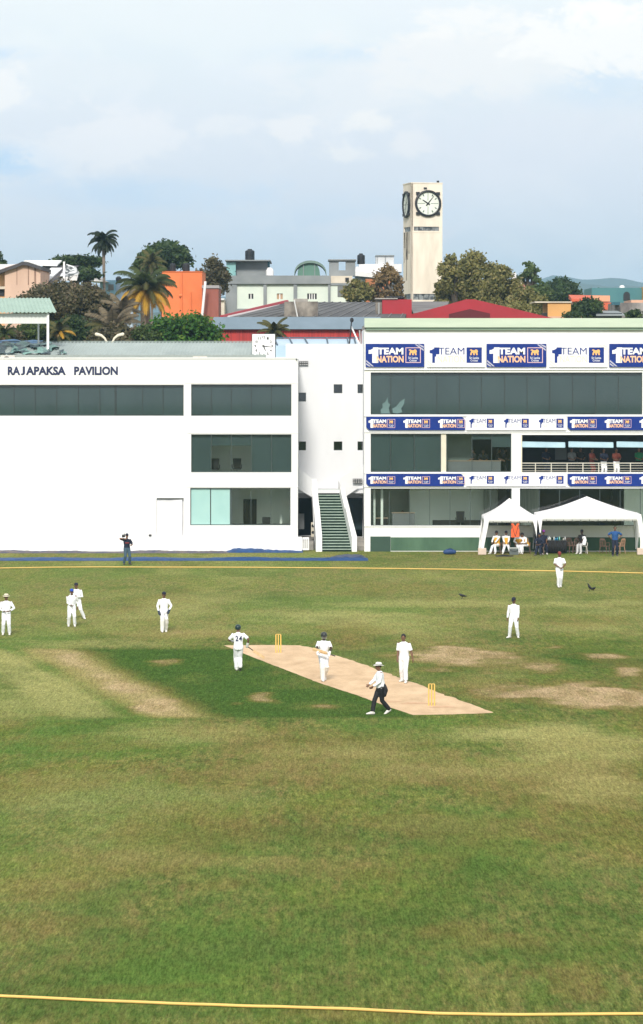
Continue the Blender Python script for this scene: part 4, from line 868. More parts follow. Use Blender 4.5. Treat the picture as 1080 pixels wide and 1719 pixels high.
# umpire, striding to the left
person(gp(637, 1199), -PI / 2 + .25, 'umpire striding left in white sun hat, white shirt and black trousers', feet=((.05, -.27, .0), (-.05, .35, .05)), hands=((-.05, -.34, .98), (.16, -.26, .94)), sleeves='long', bottom=blk_cloth, headwear='hat', hw=hatm, lean=.07, hip_z=.885, fpitch=(0, .55), belly=1.25, group='umpire', scale=.97, ehint=((-.4, .9, -.4), (.4, .9, -.4)))
jk = MB(); g0 = gp(637, 1199)
jk.tube([(g0[0] + .14, g0[1] - .05, .96), (g0[0] + .21, g0[1] - .12, .86), (g0[0] + .20, g0[1] - .14, .70), (g0[0] + .17, g0[1] - .12, .60)], [.04, .075, .075, .04], 12, round_=True)
tag(jk.build('jacket', blk_cloth, smooth=True, mods=[('SUBSURF', dict(levels=2)), ('DISPLACE', dict(texture=FOLDS, strength=.06, mid_level=.5, texture_coords='GLOBAL'))]), 'black jacket tied round the waist of the umpire', 'jacket')
# camera man at the far rope
cm = person(gp(213, 948), .35, 'camera man in dark vest and blue jeans beside the blue covers', feet=((-.16, 0, 0), (.17, 0, 0)), hands=((-.20, -.20, 1.46), (.20, -.25, 1.10)), top=navy_cloth, bottom=jean, shoe=mat('dark_shoe', (.05, .045, .04), .6), headwear='cap', sk=skin_l, fdir=(-.3, .3))
q = MB(); x, y, z = gp(213, 948); q.box(x - .26, x - .10, y - .25, y + .12, 1.52, 1.68); q.tube([(x - .18, y - .25, 1.60), (x - .16, y - .42, 1.59)], .06, 12); q.box(x - .15, x - .12, y - .10, y + .05, 1.68, 1.74)
tag(q.build('video_camera', mat('camera_black', (.02, .02, .022), .4), bevel=.01), 'black shoulder camera carried by the man in jeans', 'camera')
tag(MB().box(x - .09, x + .14, y - .155, y - .135, 1.20, 1.235).build('strap', mat('red_strap', (.35, .04, .03), .6)), 'red strap across the chest of the camera man', 'strap')

# ------------------------------------------------------------------ stumps, birds
def stumps(px, py, label, bails=True):
    x, y, _ = gp(px, py); r = empty('wicket', (x, y, 0), label, 'wicket', 'wickets'); m = mat('yellow_stump', (.80, .50, .12), .5)
    for k in (-1, 0, 1):
        MB().tube([(x + k * .095, y, 0), (x + k * .095, y, .66), (x + k * .095, y, .70), (x + k * .095, y, .711)], [.022, .022, .020, .012], 10).build('stump', m, r, smooth=False)
    if bails:
        for k in (-1, 1): MB().tube([(x + k * .095 - .05 * 1 + .0, y, .722), (x + k * .095 * 0 + k * .002, y, .722)], [.010, .012], 8).build('bail', m, r) if False else MB().tube([(x + k * .005, y, .722), (x + k * .098, y, .722)], [.012, .010], 8).build('bail', m, r)
stumps(467.5, 1096, 'far set of three yellow stumps between the two batsmen')
stumps(725, 1185, 'near set of three yellow stumps right of the umpire')
def crow(px, py, rot, label, tall=False, s=1.0):
    x, y, _ = gp(px, py); r = empty('crow', (x, y, 0), label, 'bird', 'crows on the outfield'); M = Matrix.Translation((x, y, 0)) @ Matrix.Rotation(rot, 4, 'Z') @ Matrix.Scale(s, 4); q = MB()
    if tall: sp = [(.16, 0, .06), (.10, 0, .12), (.02, 0, .20), (-.03, 0, .29), (-.05, 0, .36), (-.07, 0, .40), (-.10, 0, .415), (-.15, 0, .41)]; ra = [.015, .045, .07, .062, .04, .036, .026, .004]
    else: sp = [(.30, 0, .14), (.20, 0, .155), (.10, 0, .17), (0, 0, .19), (-.08, 0, .22), (-.13, 0, .265), (-.17, 0, .275), (-.23, 0, .265)]; ra = [.018, .028, .055, .072, .058, .040, .026, .004]
    q.tube([M @ Vector(p) for p in sp], ra, 12, round_=True)
    q.build('body', mat('crow_feathers', (.012, .012, .015), .45), r, smooth=True, mods=[('SUBSURF', dict(levels=1))])
    for k in (-1, 1):
        MB().tube([M @ Vector((.01, k * .03, .14)), M @ Vector((.015, k * .035, .06)), M @ Vector((0, k * .035, .004)), M @ Vector((-.05, k * .035, .004))], .007, 6).build('leg', black, r)
        MB().ell(M @ Vector((.08, k * .055, .175 if not tall else .17)), (.13, .018, .045), 10, 6, Matrix.Rotation(rot, 3, 'Z') @ Matrix.Rotation(.25 if not tall else .9, 3, 'Y')).build('wing', mat('crow_feathers', (0, 0, 0)), r, smooth=True)
crow(776, 1005, .2, 'black crow alone on the grass left of the standing fielder', s=.8)
crow(990, 992, .1, 'upright black crow, the left of the pair right of the red capped fielder', True, .85)
crow(997, 992, 2.4, 'smaller hunched black crow beside the upright one', s=.62)

# ------------------------------------------------------------------ tents, seats and people along the boundary
tentm = mat('white_tent_cloth', (.82, .82, .83), .6, col2=(.77, .77, .79), scale=1.2, bump=.03, bscale=2.5)
TY = GY(931)
def tent(ax, bx_, peak, px_pk, eave, val, legs, label):
    """ax,bx_: eave ends; peak row; legs: list of foot columns for front-left, front-right"""
    Y0 = TY; D = 3.0; x0, x1 = PX(ax, Y0), PX(bx_, Y0); xc = PX(px_pk, Y0); ze = PZ(eave, Y0); zp = PZ(peak, Y0); zv = PZ(val, Y0)
    r = empty('tent', ((x0 + x1) / 2, Y0 + D / 2, 0), label, 'tent', 'white canopies on the boundary')
    q = MB(); c = [(x0, Y0, ze), (x1, Y0, ze), (x1, Y0 + D, ze), (x0, Y0 + D, ze)]; pk = (xc, Y0 + D / 2, zp)
    n = 8                                   # each slope sags a little towards its middle
    for i in range(4):
        a, b = Vector(c[i]), Vector(c[(i + 1) % 4]); P = Vector(pk); G = [[None] * (n + 1) for _ in range(n + 1)]
        for j in range(n + 1):
            for k in range(n + 1):
                s, t = k / n, j / n; p = a.lerp(b, s).lerp(P, t); p = p - Vector((0, 0, .10 * math.sin(math.pi * t) * (.5 + .5 * abs(2 * s - 1)))) ; G[j][k] = len(q.v); q.v.append(tuple(p))
        for j in range(n):
            for k in range(n): q.f.append((G[j][k], G[j][k + 1], G[j + 1][k + 1], G[j + 1][k]))
    q.build('canopy', tentm, r, smooth=False, mods=[('SOLIDIFY', dict(thickness=.02))])
    for i in range(4):
        a, b = Vector(c[i]), Vector(c[(i + 1) % 4]); m = max(6, int((b - a).length / .12)); q = MB(); nrm = (b - a).cross(Vector((0, 0, 1))).normalized() * .02
        for k in range(m + 1):
            p = a.lerp(b, k / m); w = .012 * math.sin(k * 1.7) ; dz = (ze - zv) - .02 * abs(math.sin(k * .9)); q.v += [tuple(p + nrm * (0 if k in (0, m) else 1)), tuple(p + nrm * (1 + w * 30) - Vector((0, 0, dz)))]
        q.f = [(2 * k + 1, 2 * k + 3, 2 * k + 2, 2 * k) for k in range(m)]
        q.build('valance', tentm, r, smooth=True, mods=[('SOLIDIFY', dict(thickness=.012))])
    if True:
        q = MB(); m = int((x1 - x0) / .5)
        for k in range(1, m): x = x0 + (x1 - x0) * k / m; q.prism([(x - .02, zv - .03), (x + .02, zv - .03), (x + .012, zv + .10), (x - .012, zv + .10)], Y0 - .055, Y0 - .04)
        q.build('tie', mat('dark_tie', (.10, .12, .12), .7), r)
    feet = []
    for i, (cx, cy) in enumerate(((x0, Y0), (x1, Y0), (x1, Y0 + D), (x0, Y0 + D))):
        fx = PX(legs[i], Y0) if i < 2 else PX(legs[1 if i == 2 else 0], Y0); fy = cy; s = 1 if i in (0, 3) else -1
        MB().tube([(cx + s * .12, cy + (.05 if i < 2 else -.05), ze), (fx + s * .04, fy, .30)], .022, 8).build('pole', alu, r)
        q = MB(); mid = ze * .55; bow = .10 * (1 if i in (1, 2) else 0)
        w0, w1, w2 = .30, .21, .13
        R = []
        for (t, w_) in ((0, w0), (.25, .27), (.55, w1), (.8, .17), (1, w2)):
            xx = cx + (fx - cx) * t - s * bow * math.sin(math.pi * t) * 1.0; zz = ze * (1 - t) + .16 * t; sgn = s
            R.append([(xx, fy - .03, zz), (xx + sgn * w_, fy - .03, zz), (xx + sgn * w_ * .9, fy + .18, zz), (xx, fy + .18, zz)])
        q.rings(R); q.build('leg_drape', tentm, r, smooth=False)
        feet.append((fx + s * .08, fy))
    return r, feet
t1, f1 = tent(813.5, 902, 838, 858, 868, 877.5, (807.5, 906), 'smaller white peaked canopy over the seated players')
t2, f2 = tent(903, 1077, 835, 989, 864, 875, (900, 1079), 'larger white peaked canopy over the drinks table')
blockm = mat('pale_concrete_block', (.62, .50, .42), .85, bump=.006)
for (x, y), lab in ((f1[0], 'pale concrete weight at the left foot of the smaller canopy'), (f2[1], 'pale concrete weight at the right foot of the larger canopy')):
    MBk = MB().box(x - .24, x + .24, y - .22, y + .22, 0, .38); tag(MBk.build('concrete_block', blockm, bevel=.03), lab, 'block', 'tent weights')
plas_b = mat('brown_plastic', (.16, .10, .08), .5); plas_w = mat('white_plastic', (.6, .56, .52), .5)
def chair(x, y, rot, m, label, group, arm=False):
    r = empty('plastic_chair', (x, y, 0), label, 'chair', group); M = Matrix.Translation((x, y, 0)) @ Matrix.Rotation(rot, 4, 'Z')
    MB().box(-.22, .22, -.21, .21, .42, .45).xform(M).build('seat', m, r, bevel=.012)
    q = MB(); q.hull8([(-.21, .19, .45), (.21, .19, .45), (.21, .22, .45), (-.21, .22, .45)], [(-.17, .27, .87), (.17, .27, .87), (.17, .30, .87), (-.17, .30, .87)])
    fr_ = MB(); 
    for a, b in ((-.21, -.16), (-.105, -.085), (-.02, .02), (.085, .105), (.16, .21)): fr_.hull8([(a, .19, .45), (b, .19, .45), (b, .215, .45), (a, .215, .45)], [(a * .85, .27, .80), (b * .85, .27, .80), (b * .85, .295, .80), (a * .85, .295, .80)])
    fr_.hull8([(-.18, .268, .80), (.18, .268, .80), (.18, .297, .80), (-.18, .297, .80)], [(-.13, .285, .90), (.13, .285, .90), (.13, .31, .90), (-.13, .31, .90)]); fr_.xform(M).build('backrest', m, r)
    for sx_ in (-1, 1):
        for sy_ in (-1, 1): MB().tube([(sx_ * .19, sy_ * .18, .43), (sx_ * .23, sy_ * .23, 0)], [.026, .018], 6).xform(M).build('leg', m, r)
        MB().tube([(sx_ * .22, .22, .64), (sx_ * .24, -.15, .64), (sx_ * .24, -.20, .60), (sx_ * .22, -.19, .44)], .02, 6).xform(M).build('armrest', m, r)
    return r
gseat = 'players sitting under the small canopy'
def seated(px, label, back=.35, **kw):
    y = TY + kw.pop('dy', .9); x = PX(px, y)
    chair(x, y + .12, kw.pop('crot', 0), plas_b, 'dark plastic chair under the ' + kw.pop('clab'), 'chairs under the small canopy')
    a = dict(feet=((-.16, -.48, 0), (.14, -.42, 0)), hands=((-.10, -.42, .66), (.10, -.42, .66)), pelvis=(0, .04, .55), lean=.25, sleeves='long', headwear='cap', bibm=bib, fdir=(-.2, .3), group=gseat, fine=True, ehint=((-1, .3, -.2), (1, .3, -.2)), scale=.97); a.update(kw)
    return person((x, y, 0), a.pop('rot', 0), label, **a)
seated(834, 'seated player in yellow bib, leftmost, legs stretched to the left', clab='leftmost player in a yellow bib', rot=-.55, feet=((-.10, -.62, 0), (.16, -.45, 0)), lean=.05, hw=capk)
seated(850, 'seated player in yellow bib, second from the left, knees apart', clab='second player in a yellow bib', feet=((-.22, -.50, 0), (.24, -.46, 0)), lean=.08, hw=capk)
seated(871, 'seated player in yellow bib, third, leaning over the grey cool box', clab='third player in a yellow bib', lean=.42, headwear=None, feet=((-.02, -.46, 0), (.16, -.44, 0)), look=(0, .3))
seated(884, 'seated player bending forward, his yellow bib seen from the side', clab='player who bends forward', rot=-.9, lean=.55, feet=((-.10, -.50, 0), (.05, -.38, 0)), hw=capk, look=(0, .3))
seated(907, 'seated person in dark blue with a green sleeve beside the drinks table', dy=-.45, clab='person in dark blue beside the table', top=navy_cloth, bottom=navy_cloth, bibm=None, rot=-.3, lean=.3, hw=navy_cloth, shoe=sole_m, group='people under the large canopy')
person((PX(913, TY + .5), TY + .45, 0), .1, 'person in a purple cap sitting behind the one in dark blue', pelvis=(0, .04, .58), feet=((-.12, -.4, 0), (.12, -.4, 0)), hands=((-.1, -.4, .66), (.1, -.4, .66)), top=navy_cloth, bottom=navy_cloth, hw=purple, group='people under the large canopy')
chair(PX(913, TY + .5), TY + .57, 0, plas_b, 'brown plastic chair under the person in the purple cap', 'chairs under the large canopy')
# cool box, bag, pale bags on the grass
x = PX(863, TY - .1); y = TY - .15; r = empty('cool_box', (x, y, 0), 'grey cool box with a pale lid in front of the seated players', 'cool box')
MB().box(x - .26, x + .26, y - .18, y + .18, 0, .36).build('body', mat('cool_box_grey', (.10, .12, .12), .5), r, bevel=.02); MB().box(x - .27, x + .27, y - .19, y + .19, .365, .42).build('lid', mat('cool_box_lid', (.42, .45, .43), .5), r, bevel=.015)
MB().tube([(x - .24, y - .2, .30), (x - .1, y - .22, .22), (x + .1, y - .22, .22), (x + .24, y - .2, .30)], .012, 6).build('handle', black, r)
x, y, _ = gp(755.5, 931); r = empty('kit_bag', (x, y, 0), 'round blue kit bag lying on the grass before the green wall', 'bag')
q = MB(); q.tube([(x - .26, y, .15), (x - .1, y, .17), (x + .08, y, .18), (x + .26, y, .15)], [.13, .17, .17, .12], 14, round_=True); q.build('body', mat('blue_bag', (.015, .05, .16), .6, bump=.01), r, smooth=True, mods=[('DISPLACE', dict(texture=FOLDS, strength=.05, mid_level=.5, texture_coords='GLOBAL'))])
MB().tube([(x - .12, y - .12, .28), (x - .04, y - .14, .36), (x + .08, y - .14, .36), (x + .14, y - .12, .27)], .016, 6).build('handle', tarp_d, r)
# orange vest hung under the small canopy
x0, x1 = PX(858, TY), PX(872.5, TY); zt_, zb_ = PZ(879, TY), PZ(902, TY); xm = (x0 + x1) / 2; q = MB()
q.prism([(x0 + .02, zb_), (x1 - .02, zb_ + .02), (x1 - .01, zt_ - .35), (x1 - .06, zt_ - .25), (x1 - .02, zt_), (xm + .12, zt_ + .02), (xm, zt_ - .16), (xm - .12, zt_ + .02), (x0 + .02, zt_), (x0 + .06, zt_ - .25), (x0 + .01, zt_ - .35)], TY - .10, TY - .07)
vr = q.build('hanging_vest', mat('orange_vest', (.85, .12, .03), .7)); tag(vr, 'orange vest with dark crossed tapes hanging from the small canopy', 'vest')
for s in (-1, 1): MB().prism([(xm + s * .17, zt_ - .06), (xm + s * .21, zt_ - .06), (xm + s * .03, zb_ + .06), (xm - s * .01, zb_ + .06)], TY - .106 - .002 * s, TY - .101 - .002 * s).build('tape', mat('dark_tape', (.10, .03, .02), .6), vr)
# drinks table
xa, xb = PX(918, TY + 1.2), PX(951, TY + 1.2); y = TY + 1.0; r = empty('drinks_table', ((xa + xb) / 2, y, 0), 'table under a black cloth with bottles under the large canopy', 'table')
MB().box(xa, xb, y, y + .75, .72, .75).build('tabletop', grey_c, r)
q = MB(); n = 40
for k in range(n + 1): x = xa - .02 + (xb - xa + .04) * k / n; d_ = .03 * math.sin(k * 1.3); q.v += [(x, y - .02 + d_ * .2, .76), (x, y - .05 + d_, .04)]
q.f = [(2 * k, 2 * k + 1, 2 * k + 3, 2 * k + 2) for k in range(n)]; q.build('tablecloth', blk_cloth, r, smooth=True, mods=[('SOLIDIFY', dict(thickness=.01))])
for k, (t, h, c_) in enumerate(((.08, .20, (.5, .55, .55)), (.15, .24, (.6, .62, .62)), (.2, .18, (.45, .5, .5)), (.38, .24, (.55, .6, .6)), (.45, .16, (.02, .2, .4)), (.55, .2, (.02, .25, .45)), (.66, .24, (.25, .6, .5)), (.86, .14, (.5, .5, .45)), (.95, .24, (.5, .5, .52)))):
    x = xa + (xb - xa) * t; tag(MB().tube([(x, y + .25, .765), (x, y + .25, .765 + h * .65), (x, y + .25, .765 + h * .8), (x, y + .25, .765 + h)], [.045, .045, .018, .018], 10).build('bottle', mat('bottle%d' % k, c_, .25), smooth=True), 'small bottle standing on the black clothed drinks table', 'bottle', 'bottles on the drinks table')
for (px_, m_, lab, rt_) in ((960, plas_b, 'dark plastic chair just right of the drinks table', .4), (970, plas_b, 'dark plastic chair beside the man in white and black', -.2), (979, plas_w, 'pale plastic chair under the man in white and black', .1), (1015.5, plas_b, 'empty brown plastic chair standing alone left of the man in navy', 2.6), (1041, mat('tan_plastic', (.42, .25, .17), .5), 'tan plastic chair just behind the standing man in navy', -2.4)):
    chair(PX(px_, TY + 1), TY + 1.0 + (.4 if px_ < 975 else 0), rt_, m_, lab, 'chairs under the large canopy')
person((PX(977, TY + 1), TY + .95, 0), -.5, 'seated man in black with a white cloth over his side', pelvis=(0, .04, .57), feet=((-.1, -.42, 0), (.12, -.4, 0)), hands=((-.1, -.4, .66), (.1, -.4, .66)), top=blk_cloth, bottom=mat('white_shorts', (.55, .55, .57), .8), hw=capk, sk=mat('deep_brown_skin', (0, 0, 0)), group='people under the large canopy')
x = PX(981, TY + .7); tag(MB().tube([(x, TY + .80, .98), (x + .03, TY + .74, .80), (x, TY + .72, .55)], [.10, .14, .10], 12, ry=[.05, .07, .05], round_=True).build('towel', whites, smooth=True, mods=[('DISPLACE', dict(texture=FOLDS, strength=.05, mid_level=.5, texture_coords='GLOBAL'))]), 'white towel over the side of the seated man in black', 'towel')
person(gp(1033, 933.5), .0, 'standing man in blue shirt and navy trousers, hands on hips, back to us', feet=((-.13, 0, 0), (.13, 0, 0)), hands=((-.23, .02, 1.04), (.23, .02, 1.04)), top=blue_cloth, bottom=navy_cloth, headwear=None, shoe=sole_m, ehint=((-1, .25, .2), (1, .25, .2)), group='people under the large canopy', scale=1.0)
# people on the balcony and behind the windows
z1_ = PZ(806, FY) + .12; gb = 'people watching from the balcony'
for (px_, dy, lab, kw) in ((917, 3.2, 'dim person in dark blue left of the balcony clock', dict(top=navy_cloth, bottom=navy_cloth)), (960, 3.0, 'dim person in grey right of the balcony clock', dict(top=grey_c, bottom=blk_cloth)), (975, 3.3, 'dim person in black between grey shirt and maroon shirt', dict(top=blk_cloth, bottom=blk_cloth)),
                           (994, 1.9, 'person in a rust shirt leaning on the balcony rail', dict(top=mar, bottom=mar, rot=.9)), (1014, 1.7, 'shaded person in white shorts on the balcony', dict(top=navy_cloth, bottom=whites)), (1035, 1.7, 'person in rust shirt and white shorts on the balcony', dict(top=mar, bottom=whites)), (1073, 3.0, 'dim person in green at the right end of the balcony', dict(top=green_c, bottom=blk_cloth))):
    rt_ = kw.pop('rot', .2)
    person((PX(px_, FY + dy), FY + dy, z1_), rt_, lab, feet=((-.12, 0, 0), (.12, 0, 0)), hands=((-.1, -.3, 1.05), (.14, -.3, 1.05)), headwear=None, group=gb, fine=False, **kw)
for (px_, dy, rt_, lab) in ((797, 1.6, -1.4, 'silhouetted person standing left behind the first floor counter'), (811, 2.0, 0, 'silhouetted person bending over the first floor counter'), (836, 1.5, 1.2, 'silhouetted person at the right end of the first floor counter'), (846, 1.9, 1.5, 'silhouetted person nearest the column behind the first floor glass')):
    person((PX(px_, FY + dy), FY + dy, z1_), rt_, lab, lean=.45 if px_ == 811 else .1, headwear=None, top=blk_cloth, bottom=blk_cloth, hands=((-.1, -.35, 1.0), (.14, -.35, 1.0)), group='people in the first floor room', fine=False)
z0_ = PZ(903, FY) + .12
person((PX(676, FY + 2), FY + 2.1, z0_), 0, 'man in dark clothes sitting behind the ground floor desk', pelvis=(0, .04, .57), feet=((-.1, -.42, 0), (.12, -.4, 0)), hands=((-.14, -.4, .80), (.14, -.4, .80)), headwear=None, top=blk_cloth, bottom=blk_cloth, group='man at the desk', fine=False)
def desk(name, a, b, Y, zf, h, label, m=grey_c, d=.6):
    x0, x1 = PX(a, Y), PX(b, Y); r = empty(name, ((x0 + x1) / 2, Y, zf), label, 'desk'); MB().box(x0, x1, Y, Y + d, zf + h - .04, zf + h).build('top', mat('desk_top', (.34, .26, .20), .5), r)
    MB().box(x0 + .03, x1 - .03, Y + .03, Y + .06, zf + .02, zf + h - .043).build('front_panel', m, r)
    for xx in (x0 + .03, x1 - .06): MB().box(xx, xx + .03, Y + .065, Y + d - .02, zf, zf + h - .043).build('leg', m, r)
desk('reception_desk', 658, 697, FY + 1.2, z0_, PZ(862, FY) - z0_, 'grey reception desk with the seated man, in the ground floor room')
desk('media_counter', 751, 842, FY + .9, z1_, PZ(774, FY) - z1_, 'long grey counter behind the first floor glass', d=.5)
desk('side_desk', 627, 652, FY + 1.2, z0_, PZ(871, FY) - z0_, 'low dark desk in the left corner of the ground floor room', m=blk_cloth)
for (a, b, Y, z, h, lab, m) in ((727, 836, FY + 1.4, z0_, .72, 'long low black sofa along the ground floor window', blk_cloth), (388, 488, FY + 1.0, PZ(906, FY) + .12, .62, 'dark office furniture along the bottom window of the long pavilion', blk_cloth)):
    x0, x1 = PX(a, Y), PX(b, Y); r = empty('sofa', ((x0 + x1) / 2, Y, z), lab, 'sofa'); MB().box(x0, x1, Y, Y + .7, z + .1, z + .42).build('seat', m, r, bevel=.04); MB().box(x0, x1, Y + .55, Y + .75, z + .425, z + h + .12).build('backrest', m, r, bevel=.04)
def office_chair(px_, Y, z, lab, s=1.0):
    x = PX(px_, Y); r = empty('office_chair', (x, Y, z), lab, 'chair', 'office chairs'); m = blk_cloth
    MB().box(x - .25, x + .25, Y - .2, Y + .28, z + .44, z + .52).build('seat', m, r, bevel=.03); MB().hull8([(x - .22, Y + .22, z + .52), (x + .22, Y + .22, z + .52), (x + .22, Y + .30, z + .52), (x - .22, Y + .30, z + .52)], [(x - .25, Y + .32, z + 1.1), (x + .25, Y + .32, z + 1.1), (x + .25, Y + .38, z + 1.1), (x - .25, Y + .38, z + 1.1)]).build('backrest', m, r, bevel=.03)
    for s_ in (-1, 1): MB().tube([(x + s_ * .27, Y + .2, z + .72), (x + s_ * .29, Y - .15, z + .72), (x + s_ * .26, Y - .1, z + .5)], .022, 6).build('armrest', m, r)
    MB().tube([(x, Y, z + .44), (x, Y, z + .08)], .03, 8).build('column', alu, r)
    for k in range(5): a = k * 2 * PI / 5; MB().tube([(x, Y, z + .1), (x + .28 * math.cos(a), Y + .28 * math.sin(a), z + .04)], .02, 6).build('leg', m, r)
office_chair(773.5, FY + 1.0, z0_ + .30, 'black office chair against the pale wall of the ground floor room')
office_chair(447, FY + 1.7, PZ(906, FY) + .14, 'black office chair behind the bottom window of the long pavilion')
office_chair(361, FY + 1.3, PZ(806, FY) + .14, 'black office chair, left of two, in the middle window of the long pavilion'); office_chair(398, FY + 1.6, PZ(806, FY) + .14, 'black office chair, right of two, in the middle window of the long pavilion')
# door shapes in the room walls (parts of the pavilions)
MB().box(PX(409, FY + 5), PX(431, FY + 5), FY + 4.94, FY + 4.99, PZ(906, FY) + .12, PZ(838, FY + 5)).build('door', dark, lp)
MB().box(PX(470, FY + 3), PX(474, FY + 3), FY + 2.9, FY + 3.0, PZ(906, FY) + .12, PZ(838, FY + 3)).build('column', room_w, lp)
# round-faced clock on the balcony back wall
q = MB(); x = PX(942, FY + 6.9); z = PZ(762, FY + 6.9); q.box(x - .35, x + .35, FY + 6.8, FY + 6.98, z - .35, z + .35); tag(q.build('wall_clock', grey_c), 'square grey clock on the dark back wall of the balcony', 'clock')

# ------------------------------------------------------------------ covers lying on the grass
def cover(a, b, y0, y1, h, m, label, seed, thick=True):
    """a rumpled sheet rolled out along the boundary"""
    Y1, Y0 = GY(y0 if thick else y0), GY(y1); n = int((b - a) / 2.2); k = 10; q = MB(); rr = random.Random(seed)
    for i in range(n + 1):
        px_ = a + (b - a) * i / n
        for j in range(k + 1):
            s = j / k; Y = Y0 + (Y1 - Y0) * s; x = PX(px_, (Y0 + Y1) / 2); hh = h * math.sin(math.pi * s) ** .6 * (.45 + .75 * mnoise.noise(Vector((x * .35, seed, 0))) + .5 * abs(mnoise.noise(Vector((x * 1.1, s * 3, seed)))) + .25 * mnoise.noise(Vector((x * 4, s * 5, seed))))
            hh = max(hh, .02); e = min(i, n - i) / 6; hh *= min(1, e + .15)
            q.v.append((x, Y + .12 * mnoise.noise(Vector((x * 1.5, s, seed + 5))), .006 + hh if 0 < j < k else .006))
    q.f = [(i * (k + 1) + j, (i + 1) * (k + 1) + j, (i + 1) * (k + 1) + j + 1, i * (k + 1) + j + 1) for i in range(n) for j in range(k)]
    o = q.build('ground_cover', m, smooth=True); tag(o, label, 'cover', 'covers along the boundary')
cover(-160, 618, 936.8, 941.6, .13, tarp, 'long rumpled blue ground cover stretched out in front of the pavilion', 3)
cover(556, 614, 934.5, 938.5, .26, tarp_d, 'bunched dark blue end of cover near the stairs', 11)
cover(380, 509, 922, 928, .25, tarp, 'short blue cover heaped against the pavilion plinth', 5)
cover(-160, 385, 926, 929.0, .13, mat('grey_brown_cover', (.16, .13, .11), .8, col2=(.02, .04, .12), scale=1.2), 'thin grey brown rolled cover against the white wall', 7)
cover(832, 862, 932.5, 934.5, .10, blk_cloth, 'flat black bag lying in front of the seated players', 9)
# ------------------------------------------------------------------ stair yard: gate, lamps, unit, cabinet
r = empty('gate', (PX(513.5, FY), FY - .1, 0), 'small white slatted gate beside the foot of the stairs', 'gate')
q = MB()
for a in (508.8, 512.2, 515.4, 518.2): q.box(PX(a, FY) - .03, PX(a, FY) + .03, FY - .12, FY - .09, .1, PZ(903, FY))
q.build('slat', white, r); MB().box(PX(508, FY), PX(519, FY), FY - .088, FY - .05, PZ(905, FY), PZ(902, FY)).box(PX(508, FY), PX(519, FY), FY - .088, FY - .05, .08, .18).build('rail', white, r)
def floodlight(a, b, c, d, Y, label):
    x0, x1 = PX(a, Y), PX(b, Y); z0, z1 = PZ(d, Y), PZ(c, Y); r = empty('floodlight', ((x0 + x1) / 2, Y - .1, z0), label, 'floodlight', 'black floodlights')
    MB().box(x0, x1, Y - .14, Y - .04, z0, z1).build('housing', black, r, bevel=.01); q = MB()
    for i in range(4):
        for j in range(2): w = (x1 - x0) / 4; h = (z1 - z0) / 2; q.box(x0 + w * i + w * .22, x0 + w * (i + 1) - w * .22, Y - .15, Y - .1405, z0 + h * j + h * .25, z0 + h * (j + 1) - h * .25)
    q.build('lens', mat('led_lens', (.5, .5, .5), .3), r); MB().box((x0 + x1) / 2 - .03, (x0 + x1) / 2 + .03, Y - .037, Y - .004, (z0 + z1) / 2 - .04, (z0 + z1) / 2 + .04).build('bracket', black, r)
floodlight(502.5, 517.5, 606, 613.5, SY, 'small black floodlight high on the stair tower, top left'); floodlight(592.5, 608.5, 803.5, 811, 200.4, 'small black floodlight beside the stair head, above the dark opening')
q = MB(); q.box(PX(502, SY), PX(511, SY), SY - .25, SY - .05, PZ(888, SY), PZ(862, SY)); tag(q.build('cabinet', mat('grey_cabinet', (.45, .47, .48), .5), bevel=.01), 'grey electrical cabinet in the opening left of the stairs', 'cabinet')
r = empty('cooling_unit', (PX(525.5, 199), 199, 0), 'pale tall cooling unit standing left of the staircase', 'cooling unit')
MB().box(PX(522.5, 199), PX(529, 199), 198.9, 199.3, PZ(901, 199), PZ(877, 199)).build('housing', mat('cream_metal', (.6, .55, .45), .5), r, bevel=.015)
for k in (0, 1): z = PZ(882.5 + k * 11, 199); MB().tube([(PX(525.7, 199), 198.9 - .003, z), (PX(525.7, 199), 198.88 - .003, z)], .09, 14).build('fan', black, r)
MB().box(PX(527.5, SY), PX(541, SY), SY + .6, SY + .65, 0.9, PZ(838, SY)).build('door', black, sc)
MB().box(PX(580, SY), PX(608, SY), SY + .3, SY + .35, .9, PZ(838, SY)).build('door', mat('dark_teal_door', (.012, .035, .045), .4), sc)
tag(MB().tube([(PX(208 + 252, FY) - 0, FY - .05, 0), (PX(460, FY), FY - .05, .01)], .01, 4).build('x', white), 'x', 'x') if False else None
tag(MB().box(PX(250, FY), PX(254.5, FY), FY - .16, FY - .002, PZ(899.5, FY), PZ(897, FY)).build('security_camera', black, bevel=.01), 'tiny black camera on the white wall left of the curtain', 'camera', 'tiny wall cameras')
tag(MB().box(PX(497, FY), PX(499, FY), FY - .14, FY - .002, PZ(603.8, FY), PZ(601.8, FY)).build('security_camera', black, bevel=.01), 'tiny black camera at the top right corner of the lettered pavilion', 'camera', 'tiny wall cameras')
